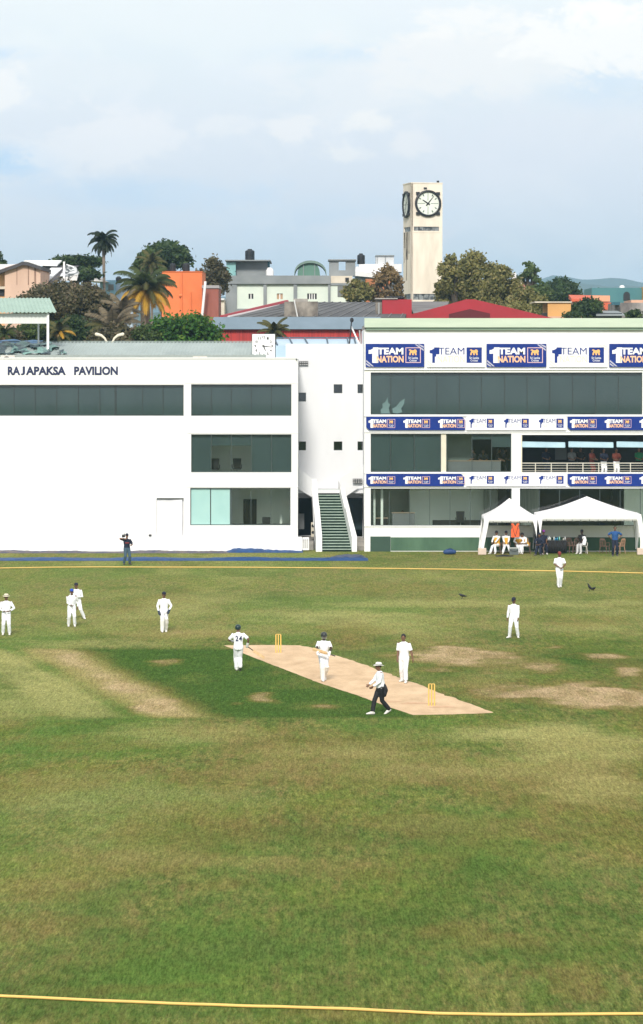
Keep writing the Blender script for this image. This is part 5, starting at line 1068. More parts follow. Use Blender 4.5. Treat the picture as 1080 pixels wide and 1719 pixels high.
# ------------------------------------------------------------------ things on the pavilion roof
RYc = FY + 2.0
r = empty('square_clock', (PX(441, RYc), RYc, PZ(602, FY)), 'square white clock with dark numerals standing on the pavilion parapet', 'clock')
x0, x1 = PX(423, RYc), PX(462.5, RYc); z0, z1 = PZ(601.5, RYc), PZ(560, RYc)
MB().box(x0, x1, RYc, RYc + .35, z0, z1).build('case', mat('clock_case', (.06, .08, .09), .5), r); MB().box(x0 + .03, x1 - .03, RYc - .02, RYc - .002, z0 + .03, z1 - .03).build('dial', mat('clock_white', (.80, .80, .80), .4, var=.02), r)
xc, zc = (x0 + x1) / 2, (z0 + z1) / 2; q = MB()
for h in range(1, 13):
    a = math.radians(90 - h * 30); cx, cz = xc + .50 * math.cos(a), zc + .53 * math.sin(a); wd = .055 if h < 10 else .085; put_text(q, str(h), cx - wd, cx + wd, cz - .075, cz + .075, RYc - .028, .02)
q.build('numerals', black, r)
def hand(xc, zc, ang, L, w, y, root, m=black):
    a = math.radians(90 - ang); d = Vector((math.cos(a), 0, math.sin(a))); s = Vector((-d.z, 0, d.x)); c = Vector((xc, y, zc))
    MB().hull8([c - d * L * .18 + s * w, c - d * L * .18 - s * w, c - d * L * .18 - s * w + Vector((0, .01, 0)), c - d * L * .18 + s * w + Vector((0, .01, 0))], [c + d * L + s * w * .4, c + d * L - s * w * .4, c + d * L - s * w * .4 + Vector((0, .01, 0)), c + d * L + s * w * .4 + Vector((0, .01, 0))]).build('hand', m, root)
hand(xc, zc, 97, .50, .028, RYc - .045, r); hand(xc, zc, 158, .33, .038, RYc - .06, r)
for px_ in (427, 458): MB().box(PX(px_, RYc) - .03, PX(px_, RYc) + .03, RYc + .36, RYc + .42, PZ(602, FY) - .6, z1 - .1).build('bracket', alu, r)
# shelter with a green corrugated roof, standing behind the parapet
Yh = FY + 4; green_r = mat('pale_green_sheet_roof', (.33, .45, .38), .55, col2=(.27, .38, .32), scale=1.0)
r = empty('roof_shelter', (PX(40, Yh), Yh, PZ(602, Yh)), 'rooftop shelter with pale green corrugated roof and white posts', 'shelter')
xr = PX(95.5, Yh)
def slope_roof(root, name, xa, xb, xb_top, y0, z0, y1, z1, m, p=.24, amp=.03):
    n = int((xb - xa) / (p / 4)); q = MB(); k = n + 1
    for (yy, zz, xe) in ((y0, z0, xb), (y1, z1, xb_top)):
        for i in range(k): q.v.append((xa + (xe - xa) * i / n, yy, zz + amp * math.sin(math.pi * i / 2)))
    q.f = [(i, i + 1, k + i + 1, k + i) for i in range(n)]; return q.build(name, m, root, mods=[('SOLIDIFY', dict(thickness=.02))])
slope_roof(r, 'roof', -31, xr, PX(83, Yh + 4), Yh - .4, PZ(524, Yh - .4), Yh + 4, PZ(500, Yh + 4), green_r)
MB().box(-31, PX(82, Yh), Yh, Yh + .12, PZ(543, Yh), PZ(526, Yh)).build('fascia', mat('ribbed_white_panel', (.66, .68, .66), .6, col2=(.58, .60, .58), scale=4, stretch=(6, 1, .1)), r)
for px_, yy, w in ((80.5, Yh - .1, .07), (64.5, Yh + 3, .05), (-60, Yh - .1, .07), (-62, Yh + 3, .05), (-200, Yh - .1, .07)): MB().box(PX(px_, yy) - w, PX(px_, yy) + w, yy - w, yy + w, PZ(603, FY) - .2, PZ(526, Yh)).build('post', white, r)
# torn tarpaulin heaped on the roof
q = MB(); n, m_ = 90, 14; rr = random.Random(4)
for i in range(n + 1):
    for j in range(m_ + 1):
        s, t = i / n, j / m_; Y = FY + 1.6 + 6.4 * t; x = PX(-110 + 222 * s, Y); zb = PZ(597, FY + 1.2) + (PZ(574, FY + 9) - PZ(597, FY + 1.2)) * (Y - FY - 1.2) / 7.8
        q.v.append((x, Y, zb + .05 + .20 * abs(mnoise.noise(Vector((x * .9, Y * .8, 2)))) + .12 * mnoise.noise(Vector((x * 3, Y * 2, 5)))))
q.f = [(i * (m_ + 1) + j, (i + 1) * (m_ + 1) + j, (i + 1) * (m_ + 1) + j + 1, i * (m_ + 1) + j + 1) for i in range(n) for j in range(m_) if mnoise.noise(Vector((i * .13, j * .35, 7))) > -.22 and (i < 80 or j / m_ < (n - i) / 12)]
tm = mat('torn_green_tarp', (.18, .34, .30), .5, col2=(.012, .04, .05), scale=.9, lo=.47, hi=.53, stretch=(1, .5, 1), detail=8)
tag(q.build('torn_tarpaulin', tm, smooth=True), 'torn dark and green tarpaulin spread over the grey roof by the shelter', 'tarpaulin')
q = MB()
for i in range(60):
    for j in range(4):
        x = PX(-90 + 160 * i / 59, FY + 8.6); q.v.append((x, FY + 7.6 + .7 * j, PZ(577, FY + 8) + .12 * mnoise.noise(Vector((x * 1.3, j * .8, 1))) + .08 * j))
q.f = [(i * 4 + j, (i + 1) * 4 + j, (i + 1) * 4 + j + 1, i * 4 + j + 1) for i in range(59) for j in range(3)]
tag(q.build('tarpaulin', mat('sky_blue_tarp', (.10, .30, .55), .5, col2=(.03, .12, .25), scale=1.5), smooth=True), 'bright blue tarpaulin along the ridge of the grey roof', 'tarpaulin')
def ac(px_, py_, w, Y, label):
    x, z = PX(px_, Y), PZ(py_, Y); r = empty('cooling_unit', (x, Y, z - .35), label, 'cooling unit', 'cooling units on the pavilion roof')
    MB().box(x - w / 2, x + w / 2, Y, Y + .35, z - .32, z + .26).build('housing', mat('cream_unit', (.62, .58, .52), .5), r, bevel=.02)
    q = MB(); q.tube([(x - w * .08, Y - .012, z - .02), (x - w * .08, Y - .002, z - .02)], .23, 20); q.build('fan', black, r)
ac(13, 604, .85, FY + .9, 'cream cooling unit peeping over the parapet below the shelter'); ac(336, 605.5, .85, FY + .9, 'white cooling unit peeping over the parapet left of the square clock')
# twin arms of a street lamp behind the roof
Yl = FY + 13; r = empty('street_lamp', (PX(186, Yl), Yl, 0), 'twin armed white street lamp showing over the grey roof', 'street lamp')
MB().tube([(PX(184, Yl), Yl, 0), (PX(184, Yl), Yl, PZ(578, Yl))], [.10, .06], 8).build('pole', alu, r)
for s in (-1, 1):
    p = [(184 + s * 4, 576), (184 + s * 8, 568), (184 + s * 14, 563), (184 + s * 22, 561)]; o = MB().tube([(PX(a, Yl), Yl, PZ(b, Yl)) for a, b in p], [.06, .07, .09, .11], 8, round_=True).build('lamp_arm', mat('lamp_white', (.72, .66, .52), .5), r)
# low white stand wall with glass canopy behind the stair tower
Yg = FY + 12; r = empty('glass_canopy', (PX(530, Yg), Yg, 0), 'low pale blue glazed canopy behind the white stair tower', 'canopy')
q = MB(); q.hull8([(PX(463, Yg), Yg, PZ(577, Yg) - .9), (PX(606, Yg), Yg, PZ(577, Yg) - .9), (PX(600, Yg), Yg + 4, PZ(568, Yg + 4) - .9), (PX(463, Yg), Yg + 4, PZ(568, Yg + 4) - .9)], [(PX(463, Yg), Yg, PZ(580, Yg)), (PX(606, Yg), Yg, PZ(580, Yg)), (PX(600, Yg), Yg + 4, PZ(568.5, Yg + 4)), (PX(463, Yg), Yg + 4, PZ(568.5, Yg + 4))])
q.build('roof', mat('pale_blue_glazing', (.42, .56, .68), .3, var=.1, scale=.5), r); q = MB()
for a in (466, 492, 518, 551, 586, 598): q.tube([(PX(a, Yg), Yg, PZ(580, Yg) + .05), (PX(a - 7 + (a > 540) * 5, Yg), Yg + 4, PZ(568.5, Yg + 4) + .05)], .05, 6)
q.tube([(PX(463, Yg), Yg + 4, PZ(568, Yg + 4) + .05), (PX(604, Yg), Yg + 4, PZ(568, Yg + 4) + .05)], .045, 6); q.build('glazing_bar', mat('dark_bar', (.05, .09, .13), .5), r)
MB().box(PX(463, Yg), PX(604, Yg), Yg, Yg + 4, 0, PZ(580, Yg) - .95).build('base_wall', white2, r)
for a, b, c, lab in ((590, 548, 3.2, 'thin white leaning pole left of the media pavilion roof'), (604, 554, -2.5, 'shorter thin leaning mast right of the white pole')):
    Y = FY + 11; tag(MB().tube([(PX(a, Y) + (.9 if c > 0 else .1), Y, PZ(600, Y)), (PX(a, Y), Y, PZ(b, Y))], .05, 6).build('mast', white if c > 0 else alu), lab, 'mast', 'masts behind the stair tower')
q = MB(); Y = FY + 10.5; q.tube([(PX(585, Y), Y, PZ(600, Y)), (PX(590.5, Y), Y, PZ(538, Y))], .04, 6).ell((PX(591, Y), Y, PZ(537, Y)), (.12, .1, .16), 8, 6); tag(q.build('mast', black), 'thin black mast with a small head beside the white pole', 'mast', 'masts behind the stair tower')

# ------------------------------------------------------------------ buildings behind the ground
def gable(root, name, xa, xb, y0, y1, ze, zr, m, xr=None, th=.15):
    """pitched roof whose gable faces the camera"""
    xr = xr if xr is not None else (xa + xb) / 2; q = MB()
    q.prism([(xa, ze), (xr, zr), (xb, ze), (xb, ze - th), (xr, zr - th), (xa, ze - th)], y0, y1); return q.build(name, m, root)
red = mat('red_sheet', (.34, .012, .025), .55, col2=(.27, .012, .02), scale=.6)
red_r = mat('red_ribbed_wall', (.46, .04, .035), .6, col2=(.30, .025, .025), scale=2.0, stretch=(5, 1, .05), lo=.4, hi=.6)
sheet_d = mat('dark_asbestos_roof', (.115, .115, .115), .75, col2=(.05, .05, .055), scale=.45, stretch=(1, .25, 1), detail=9)
blue_f = mat('slate_blue_fascia', (.16, .215, .265), .6, col2=(.13, .18, .22), scale=.5)
Y = 226.0; r = empty('market_hall', (PX(490, Y), Y, 0), 'long hall with slate blue fascia over a red ribbed wall', 'building')
q = MB(); q.box(PX(352, Y), PX(640, Y), Y + .2, Y + 20, 0, PZ(552, Y)); q.build('wall', red_r, r)
q = MB(); xw = PX(360, Y)
for i in range(66): x = xw + i * .165; q.box(x, x + .05, Y + .12, Y + .198, PZ(585, Y), PZ(553, Y))
q.build('rib', red_r, r)
MB().hull8([(PX(352, Y), Y - .2, PZ(552.5, Y)), (PX(640, Y), Y - .2, PZ(552.5, Y)), (PX(640, Y), Y + 2, PZ(552.5, Y)), (PX(352, Y), Y + 2, PZ(552.5, Y))], [(PX(358, Y), Y + 1.4, PZ(531.5, Y)), (PX(640, Y), Y + 1.4, PZ(531.5, Y)), (PX(640, Y), Y + 2, PZ(531.5, Y)), (PX(358, Y), Y + 2, PZ(531.5, Y))]).build('fascia', blue_f, r)
q = MB(); Ya, Yb = Y + 2.1, Y + 20
q.hull8([(PX(380, Ya), Ya, PZ(545, Ya)), (PX(680, Ya), Ya, PZ(545, Ya)), (PX(680, Ya), Yb, PZ(540, Yb)), (PX(470, Ya), Yb, PZ(540, Yb))], [(PX(370, Ya), Ya, PZ(532.5, Ya)), (PX(680, Ya), Ya, PZ(532.5, Ya)), (PX(690, Yb), Yb, PZ(507, Yb)), (PX(485, Yb), Yb, PZ(507, Yb))]); q.build('roof', sheet_d, r)
q = MB(); q.tube([(PX(384, Ya), Ya - .1, PZ(532, Ya)), (PX(486, Yb), Yb, PZ(509.5, Yb))], .10, 6); q.build('verge', mat('white_verge', (.6, .55, .55), .6), r); q = MB(); q.tube([(PX(372, Ya), Ya, PZ(532.5, Ya)), (PX(482, Yb), Yb + .1, PZ(506.5, Yb))], .16, 6); q.build('verge', red, r)
q = MB()
for i in range(14): x = 400 + i * 21; q.tube([(PX(x, Ya), Ya, PZ(532.5, Ya) + .03), (PX(520 + (x - 400) * .62, Yb), Yb, PZ(507, Yb) + .03)], .035, 5)
q.build('roof_batten', mat('grey_batten', (.2, .2, .2), .7), r)
# chimney-like stained block
Y = 229.; r = empty('stained_block', (PX(507, Y), Y, 0), 'low stained concrete block rising through the dark roof', 'building')
MB().box(PX(477.5, Y), PX(534, Y), Y, Y + 3.4, PZ(545, Y), PZ(506, Y)).build('wall', concrete_o, r); MB().box(PX(493, Y), PX(517, Y), Y + .6, Y + 2.2, PZ(506, Y) + .003, PZ(501, Y)).build('cap_slab', concrete, r); q = MB(); q.tube([(PX(500, Y), Y - .1, PZ(533, Y)), (PX(494, Y), Y - .1, PZ(503, Y))], .05, 6); q.build('pipe', mat('pale_pipe', (.6, .6, .58), .5), r)
# clock tower
Yt = 320.; th = math.radians(12.2); wT = 3.15; Mt = Matrix.Translation((PX(690.5, Yt), Yt, 0)) @ Matrix.Rotation(th, 4, 'Z')     # near-left corner at origin; front along +x
tow = mat('tower_plaster', (.74, .67, .57), .8, col2=(.50, .44, .36), scale=.9, stretch=(1, 1, .22), lo=.42, hi=.85, bump=.006, detail=9)
wF = 53 * Yt / F / math.cos(th); wS = 13.2 * Yt / F / math.sin(math.radians(12.2 + 1.5)); zt_t = PZ(307.5, Yt); zq = lambda p: PZ(p, Yt)
r = empty('clock_tower', Mt @ Vector((wF / 2, wS / 2, 0)), 'tall cream clock tower with round black rimmed dials', 'tower')
q = MB(); slots = [(.28, wF - .33, zq(387), zq(380)), (.22, wF - .32, zq(503), zq(493))]
facade(q, 0, wF, 0, zt_t, 0, .2, slots)
q2 = MB(); facade(q2, 0, wS, 0, zt_t, 0, .2, [(.25, wS - .35, zq(388), zq(380)), (.2, wS - .25, zq(503), zq(493))]); q2.xform(Matrix.Translation((-.0, wS, 0)) @ Matrix.Rotation(-PI / 2, 4, 'Z'))
q.box(wF - .2, wF, .2, wS, 0, zt_t).box(.2, wF - .2, wS - .2, wS, 0, zt_t).box(.2, wF - .2, .2, wS - .2, zt_t - .4, zt_t - .1).add(q2).xform(Mt); q.build('wall', tow, r)
q = MB(); q.box(-.04, wF + .04, -.04, wS + .04, zt_t, zt_t + .10); q.xform(Mt).build('coping', tow, r)
# weathering streaks with a shape of their own under the side opening
stn = mat('tower_stain', (.60, .51, .40), .85, col2=(.05, .04, .035), scale=2.6, stretch=(2.2, 2.2, .22), lo=.42, hi=.52, detail=10)
q = MB(); 
for (a, b, z0_s, z1_s) in ((.25, .8, 415, 388.5), (1.0, 1.9, 435, 388.5), (1.2, 1.6, 470, 435.3), (.35, .55, 440, 415.3), (2.2, 2.5, 425, 388.5)): q.box(-.006, -.001, wS - a * wS / 3.2, wS - b * wS / 3.2, zq(z0_s), zq(z1_s))
q.xform(Mt).build('stain', stn, r)
q = MB(); q.box(.26, wF - .31, .09, .12, zq(387), zq(380)).box(.2, wF - .3, .09, .12, zq(503), zq(493)); q.box(.09, .12, .22, wS - .2, zq(503), zq(379)); q.xform(Mt).build('glass', mat('louvre_grey', (.22, .24, .25), .4, col2=(.05, .06, .07), scale=2.5, lo=.45, hi=.55), r)
q = MB()
for k in range(1, 5): x = .26 + (wF - .57) * k / 5; q.box(x - .02, x + .02, .05, .088, zq(387), zq(380)); q.box(x - .02, x + .02, .05, .088, zq(503), zq(493))
q.xform(Mt).build('mullion', black, r)
MB().box(.2, wF - .2, -.03, -.002, zq(389.5), zq(388)).xform(Mt).build('sill', tow, r)
MB().box(1.25, 1.55, -.12, -.002, zq(316.5), zq(314)).xform(Mt).build('lamp', black, r); MB().box(wF - .5, wF - .3, .1, .3, zt_t + .1, zt_t + .3).xform(Mt).build('lamp', black, r)
def dial(M, root, cx, R, zc, mins=7, hrs=10.12):
    d = MB(); N_ = 40; R_ = []
    for (rr_, yy) in ((R * .84, -.10), (R * .84, -.20), (R * .90, -.24), (R, -.20), (R, -.002)): R_.append([(cx + rr_ * math.cos(2 * PI * k / N_), yy, zc + rr_ * math.sin(2 * PI * k / N_)) for k in range(N_)])
    d.rings(R_, cap=False); d.xform(M); rim = d.build('clock_rim', black, root, smooth=False)
    for a in (45, 135, 225, 315):
        q = MB(); x, z = cx + R * 1.10 * math.cos(math.radians(a)), zc + R * 1.06 * math.sin(math.radians(a)); q.box(x - .17, x + .17, -.2, -.003, z - .13, z + .13).xform(M).build('lug', black, rim)
    q = MB(); q.rings([[(cx + R * .86 * math.cos(2 * PI * k / N_), yy, zc + R * .86 * math.sin(2 * PI * k / N_)) for k in range(N_)] for yy in (-.08, -.003)]); q.xform(M); dl = q.build('clock_dial', mat('dial_white', (.72, .76, .70), .5, col2=(.62, .66, .58), scale=1.5), root)
    q = MB()
    for k in range(12):
        a = k * PI / 6; u = Vector((math.cos(a), 0, math.sin(a))); s = Vector((-u.z, 0, u.x)); c = Vector((cx, -.088, zc)); l0, l1, w = (.22, .80, .022) if k % 3 == 0 else (.60, .76, .035)
        q.poly([c + u * R * l0 + s * w, c + u * R * l0 - s * w, c + u * R * l1 - s * w * (1.8 if k % 3 else 1), c + u * R * l1 + s * w * (1.8 if k % 3 else 1)])
    q.xform(M).build('hour_mark', mat('mark_green_grey', (.07, .11, .09), .6), dl)
    for ang, L_, w in ((mins * 6, R * .70, .06), (hrs * 30, R * .50, .075)):
        a = math.radians(90 - ang); u = Vector((math.cos(a), 0, math.sin(a))); s = Vector((-u.z, 0, u.x)); c = Vector((cx, -.11 if L_ > R * .6 else -.13, zc)); b = [c - u * L_ * .3 + s * w, c - u * L_ * .3 - s * w, c + u * L_ - s * w * .4, c + u * L_ + s * w * .4]
        q = MB(); q.hull8(b, [Vector(p) - Vector((0, .012, 0)) for p in b]); q.xform(M).build('hand', black, dl)
dial(Mt, r, 28.2 * Yt / F / math.cos(th), 1.30, zq(341), 6.5, 10.1)
dial(Mt @ Matrix.Translation((0, wS, 0)) @ Matrix.Rotation(-PI / 2, 4, 'Z'), r, wS * .50, 1.30, zq(342), 35, 12.5)
# red roofed building with a flat gable
Y = 236.; r = empty('red_roofed_hall', (PX(790, Y), Y, 0), 'dark red building with a low pointed gable above the pale green fascia', 'building')
prof = [(640, 536), (668, 532), (700, 525), (745, 513), (775, 505), (783, 502.5), (797, 502.5), (806, 504.5), (860, 517), (925, 533), (960, 540)]
def pr(l, Y): return [(PX(a, Y), PZ(b, Y)) for a, b in l]
q = MB(); q.prism(pr([(p[0], p[1]) for p in prof] + [(960, 620), (640, 620)], Y), Y, Y + .3); q.build('gable_wall', red, r)
q = MB(); pp = pr([(700, 525), (745, 513), (783, 502.2), (797, 502.2), (860, 517), (925, 533)], Y); q.prism(pp + [(a, b - .2) for a, b in reversed(pp)], Y + .3, Y + 9); q.build('roof', red, r)
q = MB(); q.prism(pr([(754, 534), (754, 527), (789, 518.5), (823, 526), (823, 534)], Y), Y - .08, Y - .003); q.build('gable_recess', mat('deep_red', (.10, .006, .012), .7), r)
MB().box(PX(700, Y), PX(960, Y), Y + .31, Y + 9, 0, PZ(540, Y)).build('wall', red, r)
Y = 232.; r = empty('red_parapet_block', (PX(666, Y), Y, 0), 'small red boxy parapet left of the clock tower foot', 'building')
MB().box(PX(642, Y), PX(691.5, Y), Y, Y + 2, 0, PZ(502.5, Y)).build('wall', red, r); MB().box(PX(631, Y), PX(641, Y), Y + .2, Y + 1.5, 0, PZ(502.5, Y)).build('wall', concrete_o, r); MB().box(PX(630, Y), PX(668, Y), Y - .1, Y + 1.9, PZ(502, Y) , PZ(500, Y)).build('coping', concrete, r)
q = MB(); 
for k in range(5): q.ell((PX(652 + k * 6, Y), Y + .6, PZ(499.5, Y)), (.16, .16, .14), 8, 6)
q.build('rubble', black, r); MB().tube([(PX(636.5, Y), Y, PZ(530, Y)), (PX(636.5, Y), Y, PZ(508, Y))], .08, 8).build('pipe', alu, r)
Y = 246; r = empty('plank_roof', (PX(716, Y), Y, 0), 'flat grey sheet roof at the foot of the clock tower', 'building')
MB().hull8([(PX(691, Y), Y - 5, 0), (PX(765, Y), Y - 5, 0), (PX(765, Y), Y + 9, 0), (PX(691, Y), Y + 9, 0)], [(PX(691, Y), Y - 5, PZ(525, Y - 5)), (PX(740, Y), Y - 5, PZ(525, Y - 5)), (PX(762, Y), Y + 9, PZ(506, Y + 9)), (PX(691, Y), Y + 9, PZ(506, Y + 9))]).build('roof', mat('grey_plank', (.20, .19, .19), .8, col2=(.10, .09, .09), scale=.8, stretch=(.4, 1, 1)), r)

# --- grey and cream block in the middle
cem = mat('bare_cement', (.245, .265, .275), .85, col2=(.18, .20, .21), scale=.6, detail=8); mint = mat('mint_plaster', (.64, .70, .62), .75, col2=(.54, .62, .56), scale=.5, detail=8); glaz = mat('sea_green_glazing', (.22, .42, .42), .3, col2=(.15, .32, .33), scale=.6)
tank_m = mat('black_tank', (.012, .015, .02), .5)
def tank(px_, pt, pb, w, Y, label):
    x = PX(px_, Y); z0, z1 = PZ(pb, Y), PZ(pt, Y); h = z1 - z0; rd = w * Y / F / 2; r = empty('water_tank', (x, Y + rd, z0), label, 'water tank', 'black roof water tanks')
    q = MB(); q.tube([(x, Y + rd, z0 + h * t) for t in (0, .06, .10, .3, .33, .36, .6, .63, .66, .82, .9)], [rd * s for s in (.96, 1, 1, 1, .95, 1, 1, .95, 1, .97, .6)], 20); q.build('body', tank_m, r, smooth=False)
    MB().tube([(x, Y + rd, z0 + h * .9), (x, Y + rd, z1)], [rd * .5, rd * .46], 16).build('lid', tank_m, r)
Y = 300.; r = empty('cement_building', (PX(470, Y), Y, 0), 'grey cement and mint plastered flat roofed building with three window bays', 'building'); X = lambda a: PX(a, Y); Z = lambda a: PZ(a, Y)
bay = [(399.5, 442.5), (448, 493), (499, 551)]
ops = [(X(417.5), X(425.5), Z(501.5), Z(493)), (X(465), X(475), Z(502), Z(492.5)), (X(516), X(532), Z(502), Z(492.5))]
q = MB(); facade(q, X(380), X(597), 0, Z(477), Y, .3, ops); q.box(X(380), X(380) + .3, Y + .3, Y + 12, 0, Z(477)).box(X(597) - .3, X(597), Y + .3, Y + 12, 0, Z(477)).box(X(380) + .3, X(597) - .3, Y + 11.7, Y + 12, 0, Z(477)); q.build('wall', mint, r)
q = MB(); q.box(X(379), X(398), Y - .25, Y - .003, 0, Z(477))
for a, b in ((442.5, 448), (493, 499), (551, 555)): q.box(X(a), X(b), Y - .25, Y - .003, 0, Z(477))
q.box(X(379), X(555), Y - .28, Y - .26, Z(519), Z(518)) if False else None
q.build('column', cem, r); MB().box(X(398.3), X(442.2), Y - .2, Y - .003, Z(530), Z(518)).build('panel', cem, r)
MB().box(X(379), X(555), Y - .35, Y + 12, Z(476.5), Z(462.5)).build('parapet', cem, r); MB().box(X(555.3), X(599), Y - .1, Y + 12, Z(479), Z(475)).build('parapet', cem, r)
q = MB(); q.box(X(555.5), X(592), Y - .1, Y + 8, Z(475) + .003, Z(463)); q.build('wall', mat('peach_plaster', (.66, .60, .50), .8, col2=(.50, .44, .36), scale=.7), r); MB().box(X(580), X(586), Y - .16, Y - .103, Z(473), Z(466)).build('window', black, r)
for (a, b, c, d), nm in zip(((417.5, 425.5, 493, 501.5), (465, 475, 492.5, 502), (516, 532, 492.5, 502)), ('dark', 'tan', 'dark')):
    w = MB().box(X(a), X(b), Y + .12, Y + .16, Z(d), Z(c)).build('window', black if nm == 'dark' else mat('tan_pane', (.42, .28, .18), .5), r); q = MB()
    for k in range(1, 4 if b - a > 12 else 2): x = X(a) + (X(b) - X(a)) * k / (4 if b - a > 12 else 2); q.box(x - .04, x + .04, Y + .06, Y + .118, Z(d), Z(c))
    q.build('mullion', white, w)
MB().box(X(567), X(586), Y - .05, Y - .003, Z(498), Z(480)).build('window', mat('dim_window', (.16, .17, .17), .4), r)
# upper storey left
q = MB(); q.box(X(396), X(449), Y + 1, Y + 9, Z(462.5) + .003, Z(438)); q.build('upper_storey', cem, r); MB().box(X(380), X(396) - .01, Y + .3, Y + 7, Z(475), Z(440)).build('stair_glazing', glaz, r)
MB().box(X(378), X(454), Y - .2, Y + 9.5, Z(438) + .003, Z(436)).build('roof_slab', cem, r); MB().box(X(380.5), X(394), Y - .08, Y - .003, Z(508), Z(480)).build('panel', mat('tan_pane', (0, 0, 0)), r); MB().box(X(449.2), X(452.5), Y + 1, Y + 3, Z(447), Z(438.5)).build('tank_small', mat('teal_bit', (.03, .12, .16), .6), r)
MB().tube([(X(453), Y + .5, Z(462)), (X(453), Y + .5, Z(454)), (X(453), Y + .5, Z(449))], [.35, .35, .2], 12).build('white_tank', white, r)
# arched green roof
q = MB(); R_ = [] ; ax, bxx = X(499.5), X(537.5); n = 14
arc = [(ax + (bxx - ax) * (.5 - .5 * math.cos(PI * k / n)), Z(462) + (Z(438) - Z(462)) * math.sin(PI * k / n) ** .8) for k in range(n + 1)]
q.prism(arc, Y + 1.2, Y + 1.3); q.build('arched_wall', mat('green_sheet', (.10, .21, .16), .6, col2=(.075, .17, .13), scale=1, stretch=(3, 1, .2)), r)
arc2 = [(ax - .3 + (bxx - ax + .9) * (.5 - .5 * math.cos(PI * k / n)), Z(461) + (Z(436.5) - Z(461)) * math.sin(PI * k / n) ** .8) for k in range(n + 1)]
q = MB(); q.rings([[(a, y, b) for a, b in arc2] + [(a * .985 + X(518) * .015, y, b - .22) for a, b in reversed(arc2)] for y in (Y + .9, Y + 6)]); q.build('arched_roof', mat('dull_green_roof', (.14, .21, .18), .6), r)
q = MB(); q.box(X(509), X(509) + .06, Y + 1.1, Y + 1.197, Z(462), Z(441)).box(X(528), X(528) + .06, Y + 1.1, Y + 1.197, Z(462), Z(441)); q.build('frame', cem, r)
# upper box at right
q = MB(); facade(q, X(553), X(597), Z(462.5), Z(436.5), Y + 1, .25, [(X(569), X(580.5), Z(453), Z(436.9))]); q.box(X(553), X(553) + .2, Y + 1.25, Y + 5, Z(462), Z(436.5)).box(X(597) - .2, X(597), Y + 1.25, Y + 5, Z(462), Z(436.5)); q.build('upper_storey', cem, r)
MB().box(X(551), X(598.5), Y + .7, Y + 5.4, Z(436.5) + .003, Z(434.5)).build('roof_slab', cem, r); MB().box(X(569), X(580.5), Y + 1.05, Y + 1.1, Z(457.5), Z(453.2)).build('panel', black, r)
tank(419.5, 417.5, 436, 16, Y + 2, 'largest black water tank, alone on the grey slab of the cement building'); tank(606.5, 425, 443, 13, Y + 4, 'black water tank right of the cement building, near the white roof')
# white roofs next to the tower
Y = 330.; r = empty('white_roofed_building', (PX(640, Y), Y, 0), 'building with pale white roof left of the clock tower', 'building'); X = lambda a: PX(a, Y); Z = lambda a: PZ(a, Y)
MB().box(X(597), X(676), Y, Y + 10, 0, Z(462)).build('wall', mat('slate_wall', (.14, .18, .22), .8), r); wr_ = mat('white_roof_sheet', (.70, .70, .70), .6, col2=(.58, .58, .60), scale=.5)
MB().hull8([(X(596), Y - .5, Z(463)), (X(640), Y - .5, Z(467)), (X(640), Y + 9, Z(445)), (X(596), Y + 9, Z(448))], [(X(596), Y - .5, Z(455)), (X(640), Y - .5, Z(461)), (X(660), Y + 9, Z(441)), (X(600), Y + 9, Z(443))]).build('roof', wr_, r)
MB().box(X(604), X(676), Y + 3, Y + 9, Z(455), Z(441.5)).build('roof_block', wr_, r); MB().box(X(632.5), X(663), Y + 4, Y + 8, Z(441.5) + .003, Z(427.5)).build('roof_room', mat('pale_grey_room', (.52, .54, .56), .7), r); MB().box(X(632), X(664), Y + 3.8, Y + 8.2, Z(427.5) + .003, Z(426)).build('roof_slab', cem, r); q = MB(); q.box(X(648), X(649.2), Y + 3.9, Y + 3.997, Z(441), Z(428)).box(X(634), X(635), Y + 3.9, Y + 3.997, Z(441), Z(428)); q.build('frame', cem, r)
# orange building
org = mat('orange_plaster', (.74, .20, .065), .75, col2=(.62, .155, .05), scale=.45, detail=8); brick = mat('red_brown_wall', (.30, .10, .075), .8, col2=(.24, .08, .06), scale=.8)
Y = 262.; r = empty('orange_building', (PX(315, Y), Y, 0), 'bright orange flat roofed building beside a red brown annex', 'building'); X = lambda a: PX(a, Y); Z = lambda a: PZ(a, Y)
MB().box(X(272), X(339.5), Y, Y + 8, 0, Z(456)).build('wall', org, r); MB().box(X(270), X(340), Y - .08, Y + 8, Z(456) + .003, Z(455)).build('coping', org, r)
MB().box(X(339.8), X(367.5), Y - .6, Y + 6, 0, Z(484)).build('annex_wall', brick, r); MB().box(X(339.6), X(368.5), Y - .7, Y + 6.1, Z(484) + .003, Z(479)).build('annex_slab', mat('grey_slab', (.33, .32, .33), .8), r)
q = MB(); q.tube([(X(305), Y - .1, Z(525)), (X(305), Y - .1, Z(458))], .06, 6); q.tube([(X(321), Y - .1, Z(525)), (X(321), Y - .1, Z(490))], .05, 6).tube([(X(301), Y - .12, Z(496)), (X(306), Y - .12, Z(496))], .12, 6); q.build('drainpipe', org, r)
MB().box(X(353), X(353) + .06, Y - .66, Y - .603, Z(530), Z(486)).build('drainpipe', brick, r); MB().tube([(X(341), Y - 2, Z(530)), (X(346.5), Y - 2, Z(473))], .10, 8).build('leaning_pole', white, r)
tank(290, 441, 455, 10, Y + 2, 'black water tank, left one of two on the orange building'); tank(312.5, 440.5, 455, 12, Y + 2, 'black water tank, right one of two on the orange building')
